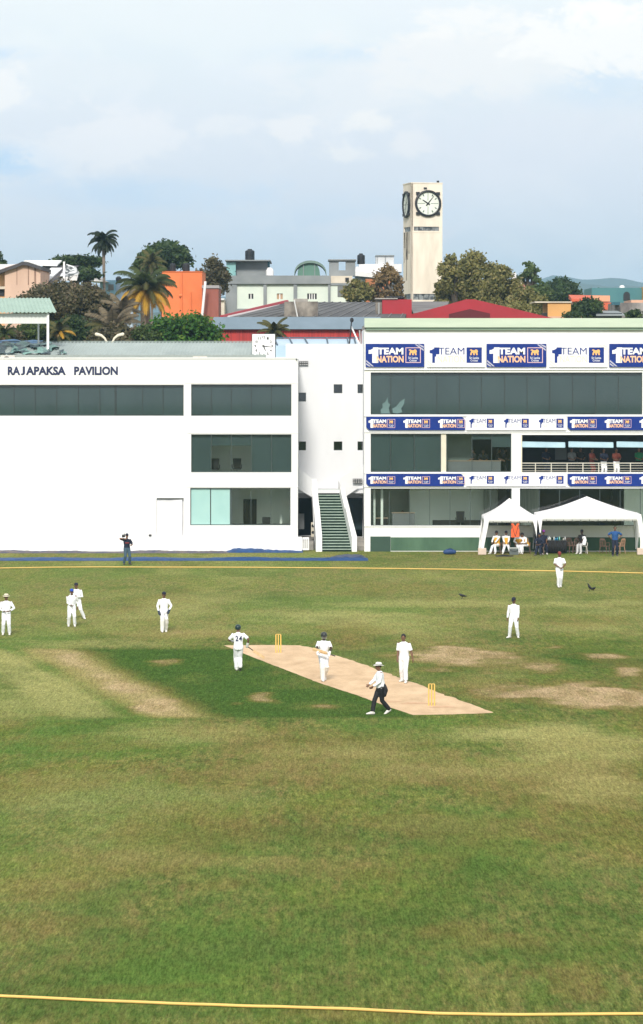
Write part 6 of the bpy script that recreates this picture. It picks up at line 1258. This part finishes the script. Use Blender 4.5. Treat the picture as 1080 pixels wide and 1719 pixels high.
Y = 300.; r = empty('cream_shed', (PX(374, Y), Y, 0), 'low cream shed between the orange annex and the cement building', 'shed'); MB().box(PX(367, Y), PX(379, Y), Y - 4, Y + 3, 0, PZ(505, Y)).build('wall', mat('peach_plaster', (0, 0, 0)), r); MB().box(PX(366, Y), PX(379, Y), Y - 4.3, Y + 3, PZ(505, Y) + .003, PZ(502, Y)).build('roof', wr_, r)
# houses at the left
peach = mat('peach_house_wall', (.62, .44, .34), .8, col2=(.50, .34, .26), scale=.5, stretch=(1, 1, .3), detail=9); sheetk = mat('dark_roof_sheet', (.045, .045, .055), .7, col2=(.09, .08, .08), scale=.6)
Y = 268.; r = empty('peach_house', (PX(37, Y), Y, 0), 'peach walled house with a low curved gable and stained walls', 'house'); X = lambda a: PX(a, Y); Z = lambda a: PZ(a, Y)
q = MB(); q.prism([(X(8), 0), (X(68), 0), (X(68), Z(449)), (X(56), Z(444)), (X(46), Z(441)), (X(38), Z(440.5)), (X(30), Z(442)), (X(8), Z(449))], Y, Y + 9); q.build('wall', peach, r)
q = MB(); q.box(X(57.5), X(60.5), Y - .05, Y - .003, Z(478), Z(446)).box(X(47), X(48.5), Y - .04, Y - .003, Z(478), Z(445)).box(X(28), X(28.8), Y - .04, Y - .003, Z(478), Z(446)); q.build('stain_strip', mat('wall_stain', (.17, .10, .08), .9, col2=(.40, .27, .2), scale=2, stretch=(1, 1, .3)), r)
top = [(X(-6), Z(455)), (X(28), Z(443.5)), (X(38), Z(439)), (X(48), Z(440)), (X(70), Z(447.5))]; q = MB(); q.prism(top + [(a, b - .28) for a, b in reversed(top)], Y - .4, Y + 9.3); q.build('roof', sheetk, r)
MB().box(X(-40), X(9), Y + 1.5, Y + 9, 0, Z(450)).build('side_wall', mat('orange_cream_wall', (.72, .44, .24), .8, var=.2), r); MB().box(X(-12), X(4.5), Y + 1.4, Y + 1.497, Z(496), Z(485)).build('window', black, r); MB().box(X(-12), X(9.5), Y + 1.0, Y + 1.49, Z(484.5), Z(480)).build('ledge', mat('peach_plaster', (0, 0, 0)), r)
MB().hull8([(X(-40), Y + 1, Z(452)), (X(10), Y + 1, Z(452)), (X(10), Y + 9, Z(440)), (X(-40), Y + 9, Z(440))], [(X(-40), Y + 1, Z(449)), (X(10), Y + 1, Z(449)), (X(10), Y + 9, Z(438)), (X(-40), Y + 9, Z(438))]).build('rear_roof', wr_, r)
Y = 276.; r = empty('dark_roofed_house', (PX(95, Y), Y, 0), 'house with a dark roof crossed by bright white sheets', 'house'); X = lambda a, y=0: PX(a, Y + y); Z = lambda a, y=0: PZ(a, Y + y)
MB().box(X(66), X(128), Y, Y + 8, 0, Z(476)).build('wall', mat('peach_house_wall', (0, 0, 0)), r)
MB().hull8([(X(64), Y - .5, Z(477)), (X(88), Y - .5, Z(477)), (X(118), Y + 8, Z(446)), (X(58), Y + 8, Z(444))], [(X(64), Y - .5, Z(475)), (X(92), Y - .5, Z(474)), (X(122), Y + 8, Z(441)), (X(58), Y + 8, Z(441))]).build('roof', sheetk, r)
def roofstrip(a, b, c, d, nm='roof_sheet'):     # pieces lying on the slope; corners as (column, row, depth)
    MB().hull8([(X(p[0], p[2]), Y + p[2], Z(p[1], p[2])) for p in (a, b, c, d)], [(X(p[0], p[2]), Y + p[2], Z(p[1], p[2]) + .12) for p in (a, b, c, d)]).build(nm, mat('white_sheet_metal', (.80, .80, .80), .5, var=.05), r)
roofstrip((62, 445.5, 6), (96, 446.5, 6), (104, 439, 8.2), (40, 439, 8.2)); roofstrip((74, 473, -.2), (79, 474, -.2), (103, 454, 5), (94, 454, 5)); roofstrip((78, 458, 4), (98, 459, 4), (105, 451.5, 6), (86, 451.5, 6))
MB().hull8([(X(94), Y + 2, Z(470)), (X(126), Y + 2, Z(470)), (X(126), Y + 5, Z(455)), (X(104), Y + 5, Z(455))], [(X(95), Y + 2, Z(467)), (X(128), Y + 2, Z(459)), (X(120), Y + 5, Z(445)), (X(104), Y + 5, Z(440))]).build('roof_wing', mat('pale_roof_wing', (.6, .62, .62), .6, col2=(.06, .07, .07), scale=1.2, lo=.5, hi=.55), r)
MB().box(X(103.5), X(106.5), Y + 1.6, Y + 1.9, Z(474), Z(438)).build('post', white, r)
Y = 290.; r = empty('blue_building', (PX(190, Y), Y, 0), 'light blue plastered building half hidden by palms', 'building'); X = lambda a: PX(a, Y); Z = lambda a: PZ(a, Y); lb = mat('light_blue_wall', (.20, .42, .56), .8, col2=(.30, .46, .58), scale=.7)
MB().box(X(168), X(194), Y, Y + 8, 0, Z(470)).build('wall', lb, r); MB().box(X(194.2), X(222), Y + .6, Y + 9, 0, Z(476)).build('wall', mat('paler_blue_wall', (.40, .50, .60), .8), r); MB().box(X(182), X(191), Y - .05, Y - .003, Z(487), Z(477)).build('window', mat('dim_window', (0, 0, 0)), r)
MB().prism([(X(150), Z(464)), (X(162), Z(463)), (X(184), Z(474)), (X(150), Z(472))], Y - 2, Y + 5).build('roof', wr_, r)
tank(199, 463.5, 475, 10, Y + 1, 'small black water tank on the blue building left of the big palm')
# right side houses
Y = 262.; r = empty('mustard_house', (PX(930, Y), Y, 0), 'mustard orange flat walled house above the right pavilion roof', 'house'); X = lambda a: PX(a, Y); Z = lambda a: PZ(a, Y)
MB().box(X(920), X(959), Y, Y + 6, 0, Z(508)).build('wall', mat('mustard_wall', (.62, .34, .12), .8, col2=(.54, .30, .11), scale=.6), r); MB().box(X(898), X(960.5), Y - .15, Y + 6.2, Z(508) + .003, Z(506)).build('coping', mat('peach_plaster', (0, 0, 0)), r); MB().box(X(905), X(921), Y + .4, Y + 5, 0, Z(525)).build('low_wall', dark, r)
MB().box(X(920), X(976), Y - .5, Y - .01, 0, Z(531)).build('low_wall', mat('salmon_wall', (.6, .36, .25), .8), r)
Y = 300.; r = empty('terracotta_roofed_house', (PX(990, Y), Y, 0), 'house with bright orange red tiled roof at the right', 'house'); X = lambda a: PX(a, Y); Z = lambda a: PZ(a, Y); tile = mat('orange_roof_tile', (.62, .115, .05), .7, col2=(.45, .10, .05), scale=1.5)
MB().hull8([(X(960), Y, Z(506)), (X(1024), Y, Z(507)), (X(1024), Y + 5, Z(500)), (X(962), Y + 5, Z(500))], [(X(960), Y, Z(501)), (X(1024), Y, Z(505)), (X(1018), Y + 5, Z(494)), (X(962), Y + 5, Z(493)) ]).build('roof', tile, r)
MB().box(X(962), X(1022), Y + .3, Y + 5, 0, Z(507)).build('wall', mat('salmon_wall', (0, 0, 0)), r); MB().box(X(992), X(1024), Y - .3, Y - .003, Z(506), Z(496)).build('wall', mat('salmon_band', (.74, .36, .22), .8), r); MB().box(X(1012), X(1028), Y - 1.2, Y - .5, Z(520), Z(508)).build('wall', tile, r)
Y = 420.; r = empty('teal_building', (PX(1040, Y), Y, 0), 'long teal walled building with a dark arched opening', 'building'); X = lambda a: PX(a, Y); Z = lambda a: PZ(a, Y)
MB().box(X(994), X(1078), Y, Y + 12, 0, Z(483)).build('wall', mat('teal_wall', (.055, .165, .19), .8, col2=(.075, .20, .22), scale=.4), r); arc = [(X(1047), Z(504)), (X(1047), Z(495))] + [(X(1052.5) - (X(1052.5) - X(1047)) * math.cos(PI * k / 8), Z(495) + .42 * math.sin(PI * k / 8)) for k in range(1, 8)] + [(X(1058), Z(495)), (X(1058), Z(504))]
MB().prism(arc, Y - .08, Y - .003).build('arched_opening', black, r); MB().box(X(1078.3), X(1100), Y - 2, Y + 10, 0, Z(482)).build('side_wall', mat('mustard_wall', (0, 0, 0)), r); MB().ell((X(1046), Y + 1, Z(482)), (.35, .35, .3), 8, 6).build('roof_lamp', white, r)
Y = 285.; r = empty('weathered_building', (PX(1060, Y), Y, 0), 'old weathered grey concrete building at the right edge', 'building'); X = lambda a: PX(a, Y); Z = lambda a: PZ(a, Y); wc = mat('weathered_wall', (.34, .32, .31), .9, col2=(.13, .12, .12), scale=.9, detail=9, stretch=(1, 1, .5))
MB().box(X(1033), X(1110), Y, Y + 7, 0, Z(508)).build('wall', wc, r); MB().box(X(1062), X(1112), Y + 1, Y + 8, Z(508) + .003, Z(503)).build('coping', mat('salmon_wall', (0, 0, 0)), r); MB().box(X(1026), X(1040), Y - 1, Y - .003, Z(512), Z(507)).build('awning', mat('teal_awning', (.02, .10, .14), .5), r)
MB().box(X(992), X(1034), Y - 6, Y - 2, 0, Z(527)).build('shed_wall', dark, r); MB().hull8([(X(990), Y - 7, Z(532)), (X(1038), Y - 7, Z(532)), (X(1036), Y - 2, Z(527)), (X(996), Y - 2, Z(527))], [(X(990), Y - 7, Z(530)), (X(1038), Y - 7, Z(530)), (X(1034), Y - 2, Z(522)), (X(998), Y - 2, Z(522))]).build('shed_roof', mat('grey_shed_roof', (.22, .25, .26), .6), r)
Y = 340.; r = empty('brick_house', (PX(872, Y), Y, 0), 'red brick house showing in gaps between olive trees', 'house'); X = lambda a: PX(a, Y); Z = lambda a: PZ(a, Y)
MB().box(X(846), X(884), Y, Y + 8, 0, Z(486)).build('wall', mat('orange_cream_wall', (0, 0, 0)), r); MB().hull8([(X(844), Y - .5, Z(487)), (X(886), Y - .5, Z(487)), (X(886), Y + 8, Z(470)), (X(846), Y + 8, Z(470))], [(X(844), Y - .5, Z(486)), (X(886), Y - .5, Z(486)), (X(882), Y + 8, Z(468)), (X(848), Y + 8, Z(468))]).build('roof', mat('brown_tile', (.30, .12, .08), .8), r)
q = MB(); q.box(X(864), X(871), Y + 4, Y + 6, Z(470), Z(456)).box(X(874), X(880), Y + 4, Y + 6, Z(478), Z(468)); q.build('chimney', white2, r)
Y = 300.; r = empty('orange_shed', (PX(634, Y), Y, 0), 'small orange brick wall among bare brown branches', 'shed'); MB().box(PX(614, Y), PX(656, Y), Y, Y + 4, 0, PZ(468, Y)).build('wall', mat('orange_brick', (.42, .16, .07), .8, col2=(.34, .13, .06), scale=1.2), r)

# ------------------------------------------------------------------ trees
def leafmesh(name, m, parent, C, R, n, size, seed, flat=.5, sq=1.0):
    """n small leaf sprays spread through the clumps C (centres) of radii R"""
    g = np.random.default_rng(seed); C = np.array(C); R = np.array(R); w = R ** 2; k = g.choice(len(C), n, p=w / w.sum())
    n_ = n
    d = g.normal(size=(n, 3)); d /= np.linalg.norm(d, axis=1)[:, None]; rad = g.uniform(.15, 1.0, n) ** .6 * g.choice([1, 1, 1, 1.5], n)
    p = C[k] + d * (R[k] * rad)[:, None] * np.array([1, 1, sq]); 
    nrm = d * .7 + g.normal(size=(n, 3)) * .8 + np.array([0, 0, flat]); nrm /= np.linalg.norm(nrm, axis=1)[:, None]
    a = np.cross(nrm, g.normal(size=(n, 3))); a /= np.linalg.norm(a, axis=1)[:, None]; b = np.cross(nrm, a); s = size * g.uniform(.55, 1.3, n)[:, None]
    vs = np.stack([p - a * s, p + b * s * .55, p + a * s, p - b * s * .55], 1).reshape(-1, 3); off = np.array(root_offset(parent)); vs = vs - off
    me = bpy.data.meshes.new(name); me.vertices.add(4 * n); me.vertices.foreach_set('co', vs.ravel()); me.loops.add(4 * n); me.loops.foreach_set('vertex_index', np.arange(4 * n)); me.polygons.add(n); me.polygons.foreach_set('loop_start', np.arange(0, 4 * n, 4)); me.update(calc_edges=True)
    me.materials.append(m); o = bpy.data.objects.new(name, me); COL.objects.link(o); o.parent = parent; return o
bark = mat('bark', (.10, .075, .055), .9, col2=(.05, .04, .03), scale=2); bark_l = mat('pale_bark', (.22, .18, .15), .9, col2=(.12, .10, .08), scale=2)
lm_olive = leafmat('olive_leaves', (.215, .205, .068), (.135, .14, .045), (.34, .29, .12), .7)
lm_mid = leafmat('mid_green_leaves', (.080, .125, .032), (.04, .07, .02), (.14, .18, .05), .7)
lm_dark = leafmat('dark_green_leaves', (.045, .085, .028), (.020, .042, .017), (.09, .13, .035), .6)
lm_bright = leafmat('bright_green_leaves', (.055, .165, .020), (.018, .065, .012), (.14, .24, .03), 1.0)
lm_brown = leafmat('brownish_leaves', (.115, .105, .050), (.065, .062, .032), (.18, .14, .085), .8)
lm_red = leafmat('rusty_leaves', (.25, .18, .08), (.14, .10, .05), (.34, .24, .13), .8)
def tree(px_, ptop, w, pbot, Y, m, label, seed, leaves=5000, size=.22, clumps=26, bk=bark, sq=.75, flat=.5, cr=.26, shape=1.0, name='tree', group='trees beyond the pavilions'):
    rr = random.Random(seed); x = PX(px_, Y); rx = w * Y / F / 2; zt, zb = PZ(ptop, Y), max(PZ(pbot, Y), 1.2); h = zt - zb; r = empty(name, (x, Y, 0), label, 'tree', group); C, R = [], []
    for i in range(clumps):
        a = rr.uniform(0, 2 * PI); t = rr.uniform(0, 1); e = math.sqrt(max(0, 1 - abs(2 * t - 1 + .15) ** 2.2)) ** shape * rr.uniform(.35, 1) ** .5; cr_ = cr * min(rx, h) * rr.uniform(.6, 1.25) + .2
        C.append((x + math.cos(a) * e * max(rx - cr_ * .8, .1), Y + math.sin(a) * e * max(min(rx, 6) - cr_ * .6, .1), zb + cr_ * .7 + t * max(h - cr_ * 1.45, .1))); R.append(cr_)
    o = leafmesh('crown', m, r, C, R, leaves, size, seed, flat, sq)
    q = MB(); tr_ = .022 * (zt) + .05; base = Vector((x, Y, 0)); fork = Vector((x + rr.uniform(-.4, .4), Y, zb + h * .12)); q.tube([base, base.lerp(fork, .5) + Vector((rr.uniform(-.2, .2), 0, 0)), fork], [tr_ * 1.4, tr_, tr_ * .8], 8)
    for c in sorted(C, key=lambda c: rr.random())[:12]:
        c = Vector(c); mid = fork.lerp(c, .5) + Vector((rr.uniform(-.3, .3), 0, .25)); q.tube([fork, mid, c], [tr_ * .5, tr_ * .28, .03], 6)
    q.build('trunk', bk, r); return r
tree(-12, 418, 46, 470, 330, lm_dark, 'dark green tree cut by the left photo edge', 1, 2500, clumps=14)
tree(131, 427, 88, 452, 292, lm_dark, 'spreading dark green flat topped tree behind the white sheeted roof', 2, 6500, clumps=26, sq=.42, shape=.5, cr=.5, flat=.9)
tree(140, 446, 70, 474, 284, lm_dark, 'lower layered dark green tree just under the spreading one', 3, 4500, clumps=20, sq=.45, shape=.5, cr=.42, flat=.9)
tree(105, 470, 185, 550, 246, lm_brown, 'broad olive brown tree filling the space behind the rooftop shelter', 4, 24000, .15, 90, cr=.2, shape=.7)
tree(150, 478, 90, 560, 238, lm_brown, 'dense brownish tree right of the broad olive brown one', 5, 8000, .18, 34)
tree(60, 536, 90, 580, 226, lm_mid, 'green bushy tree low behind the shelter posts', 6, 4500, .17, 26); tree(125, 527, 90, 585, 229, lm_dark, 'dark green bush low between the shelter and the street lamp', 7, 5500, .17, 28); tree(10, 548, 60, 585, 224, lm_brown, 'brown bush low at the left edge under the shelter roof', 8, 2500, .16, 16)
tree(200, 540, 110, 590, 222, lm_brown, 'brownish bush behind the twin armed street lamp', 9, 5000, .16, 26)
tree(283, 402, 86, 450, 322, lm_dark, 'tall dark green rounded tree behind the orange building', 10, 9000, .24, 30, sq=.7, cr=.33); tree(247, 420, 46, 470, 318, lm_mid, 'smaller green tree leaning left of the tall dark one', 11, 3500, .22, 18)
tree(357, 431, 66, 505, 288, lm_brown, 'thin brownish tree with bare twigs right of the orange building', 12, 4200, .16, 30, sq=.9, cr=.22); 
tree(308, 516, 136, 600, 222, lm_bright, 'bright green leafy tree in front of the orange building', 13, 9500, .17, 40, cr=.24, sq=.7); tree(250, 540, 60, 590, 221, lm_mid, 'small green tree at the left foot of the bright green one', 14, 3000, .15, 16)
tree(650, 444, 70, 520, 290, lm_red, 'rusty brown sparse tree left of the clock tower', 15, 4200, .17, 32, bk=bark_l, cr=.2); tree(598, 466, 60, 515, 288, lm_olive, 'small olive tree by the orange brick wall', 16, 3400, .17, 22, cr=.24)
tree(796, 421, 128, 545, 292, lm_olive, 'large olive green tree right of the clock tower', 17, 28000, .18, 90, cr=.17, shape=.8); tree(757, 428, 60, 530, 286, lm_olive, 'olive tree touching the right side of the clock tower', 18, 6000, .18, 30, cr=.24); tree(846, 444, 84, 540, 284, lm_olive, 'smaller olive tree right of the large one', 19, 11000, .15, 48, cr=.2, shape=.8)
tree(885, 484, 76, 540, 276, lm_olive, 'low olive tree partly hiding the brick house', 20, 6500, .17, 30, cr=.22); tree(888, 438, 50, 500, 352, lm_mid, 'airy dark tree with gaps above the brick house', 21, 2000, .24, 24, cr=.15, sq=.6); tree(865, 508, 90, 545, 262, lm_olive, 'low olive bush above the end of the red roof', 22, 4500, .16, 22)
tree(943, 467, 66, 510, 380, lm_dark, 'rounded dark green tree against the blue hills', 23, 6500, .26, 26, cr=.3); tree(912, 476, 44, 512, 372, lm_mid, 'rounded green tree left of the one against the blue hills', 24, 3000, .24, 16)
tree(986, 497, 64, 540, 280, lm_dark, 'dark green bush in front of the orange red tiled roof', 25, 5500, .18, 26); tree(960, 520, 40, 545, 262, lm_dark, 'tiny dark bush above the fascia right of the mustard house', 26, 1400, .15, 10); tree(1064, 518, 36, 545, 270, lm_dark, 'small dark bush at the foot of the weathered building', 27, 1400, .15, 10)
tree(1010, 486, 70, 512, 460, lm_dark, 'dark tree far behind the tiled roof at the right', 28, 2400, .3, 14)

def palm(px_, pc, Y, L, label, seed, mats, n=22, trunk_bot=None, lean=0.0, tr=.16, droop=1.0, group='coconut palms'):
    """crown centre at (px_, pc); L frond length in metres; mats: list of (material, share)"""
    rr = random.Random(seed); z = PZ(pc, Y); x = PX(px_, Y); r = empty('coconut_palm', (x - lean, Y, 0), label, 'tree', group)
    q = MB(); q.tube([(x - lean * (1 - t) ** 1.6, Y, z * t) for t in (0, .1, .25, .45, .65, .85, .97)], [tr * 1.9, tr * 1.25, tr * 1.1, tr, tr * .95, tr * .9, tr * 1.1], 10); q.build('trunk', bark_l, r)
    q = MB()
    for k in range(7): a = k * .9; q.ell((x + .25 * math.cos(a), Y + .25 * math.sin(a), z - .25 - .1 * (k % 2)), (.13, .13, .17), 8, 6)
    q.build('coconuts', mat('coconut', (.20, .13, .05), .6), r, smooth=True)
    for i in range(n):
        t = i / (n - 1); az = i * 2.39996 + rr.uniform(-.2, .2); el0 = math.radians(82 - 110 * t ** .9 + rr.uniform(-6, 6)); Li = L * rr.uniform(.85, 1.08) * (1 - .15 * t); q = MB(); K = 16; p = Vector((x, Y, z)); el = el0; P = [p.copy()]
        for k in range(K): el -= droop * (.035 + .085 * (k / K)) * (1.1 if t < .7 else .8); el = max(el, -1.5); p = p + Vector((math.cos(el) * math.cos(az), math.cos(el) * math.sin(az), math.sin(el))) * (Li / K); P.append(p.copy())
        q.tube(P, [.045 * (1 - .85 * k / K) for k in range(K + 1)], 5, cap=False)
        side = Vector((-math.sin(az), math.cos(az), 0))
        for k in range(1, 3 * K):
            u_ = k / 3; a_ = int(u_); f_ = u_ - a_
            if a_ >= K: break
            c = P[a_].lerp(P[a_ + 1], f_); dv = (P[a_ + 1] - P[a_]).normalized(); s_ = u_ / K; ll = L * .25 * (math.sin(PI * (.12 + .82 * s_)) ** .7) * rr.uniform(.85, 1.1)
            for sg in (-1, 1):
                e1 = c + (side * sg * .75 + dv * .55 + Vector((0, 0, -.35 - .5 * s_ - .4 * t))).normalized() * ll; w = dv * (.026 + .006 * L / 4); m1 = c.lerp(e1, .5) + Vector((0, 0, .06 * ll))
                n0 = len(q.v); q.v += [tuple(c - w), tuple(c + w), tuple(m1 + w * .9), tuple(m1 - w * .9), tuple(e1)]; q.f += [(n0, n0 + 1, n0 + 2, n0 + 3), (n0 + 3, n0 + 2, n0 + 4)]
        acc = 0; m = mats[-1][0]
        for mm, sh in mats:
            acc += sh
            if t <= acc: m = mm; break
        q.build('frond', m, r)
    return r
pf = leafmat('palm_green', (.060, .085, .022), (.030, .048, .015), (.09, .11, .03), 1.2); pfd = leafmat('palm_dark', (.028, .044, .022), (.014, .024, .014), None, 1.2); pfy = leafmat('palm_yellow', (.60, .36, .045), (.42, .24, .035), (.62, .42, .08), 1.2); pfo = leafmat('palm_olive', (.105, .105, .035), (.055, .060, .022), (.15, .13, .04), 1.2); pdry = leafmat('palm_dry', (.20, .165, .11), (.10, .085, .055), (.26, .20, .12), 1.2)
palm(174, 405, 285, 1.75, 'tall slender dark coconut palm standing against the sky', 1, [(pfd, 1)], 36, lean=-.7, tr=.13, droop=1.5)
palm(246, 487, 242, 2.9, 'big coconut palm with golden yellow lower fronds before the orange building', 2, [(pf, .30), (pfo, .28), (pfy, .42)], 44, lean=.9, tr=.17, droop=1.2)
palm(255, 440, 300, 1.7, 'small olive coconut palm above the golden fronded one', 3, [(pfo, 1)], 18, tr=.12)
palm(190, 551, 224, 2.3, 'dry grey brown coconut palm behind the twin armed street lamp', 4, [(pdry, .35), (pfo, .65)], 24, tr=.14, droop=.9)
palm(205, 520, 232, 1.8, 'withered grey coconut palm left of the golden one', 5, [(pdry, 1)], 16, tr=.12, droop=.8)
palm(100, 556, 225, 1.4, 'low yellowish coconut palm right of the shelter posts', 6, [(pfo, .5), (pfy, .2), (pfo, .3)], 16, tr=.12)
palm(461, 556, 219, 1.35, 'small olive coconut palm behind the square white clock', 7, [(pfo, 1)], 20, tr=.12, droop=.9)
palm(8, 560, 222, 1.2, 'low green coconut palm at the left edge under the shelter', 8, [(pf, 1)], 14, tr=.12)

# ------------------------------------------------------------------ hills
def hills(Y, seed, prof, m, label, name='hills'):
    q = MB(); n = 160; xa, xb = -Y * .35, Y * .35; rows = []
    for j in range(10):
        t = j / 9; row = []
        for i in range(n + 1):
            x = xa + (xb - xa) * i / n; px_ = 540 + x * F / Y; base = np.interp(px_, [p[0] for p in prof], [p[1] for p in prof]); hgt = (PZ(base, Y)) + Y * .0012 * mnoise.noise(Vector((px_ * .02, seed, 0))) + Y * .0006 * mnoise.noise(Vector((px_ * .09, seed, 3)))
            row.append((x, Y - Y * .12 * (1 - t), max(hgt, 3) * math.sin(t * PI / 2) ** 1.3 + (Y * .0006 * mnoise.noise(Vector((x * .02, t * 6, seed))) if 0 < j < 9 else 0)))
        rows.append(row)
    q.v = [p for row in rows for p in row] + [(p[0], Y + Y * .1, 0) for p in rows[-1]]
    q.f = [(j * (n + 1) + i, j * (n + 1) + i + 1, (j + 1) * (n + 1) + i + 1, (j + 1) * (n + 1) + i) for j in range(10) for i in range(n)]
    tag(q.build(name, m, smooth=False), label, kind='structure')
hm_ = mat('forested_hill', (.022, .040, .026), .9, col2=(.038, .058, .032), scale=.012, detail=9, bump=2, bscale=.05)
hills(5600, 1, [(-3000, 560), (0, 500), (500, 496), (700, 486), (860, 476), (915, 468), (945, 463), (1000, 469), (1040, 468), (1080, 473), (1300, 480), (3000, 560)], hm_, 'far blue wooded hills on the horizon at the right')
hills(4300, 2, [(-3000, 580), (600, 520), (800, 500), (900, 488), (960, 478), (990, 477), (1060, 480), (1100, 483), (1600, 540), (3000, 580)], hm_, 'nearer blue wooded ridge below the far hills')
hills(2600, 5, [(-3000, 585), (0, 530), (500, 520), (880, 508), (950, 492), (1000, 486), (1080, 487), (1300, 510), (3000, 585)], hm_, 'low wooded rise behind the houses')
# ------------------------------------------------------------------ the hazy air
hz_ = bpy.data.materials.new('air'); hz_.use_nodes = True; nt = hz_.node_tree; nt.nodes.clear(); pv = nt.nodes.new('ShaderNodeVolumePrincipled'); out = nt.nodes.new('ShaderNodeOutputMaterial'); nt.links.new(pv.outputs[0], out.inputs['Volume'])
pv.inputs['Color'].default_value = (.48, .75, 1.0, 1); pv.inputs['Density'].default_value = .00017; pv.inputs['Anisotropy'].default_value = .3
hb = MB().box(-6500, 6500, -500, 6500, -1, 185).build('haze', hz_); tag(hb, 'thin pale haze filling the air over the whole place', kind='stuff')
finalize()
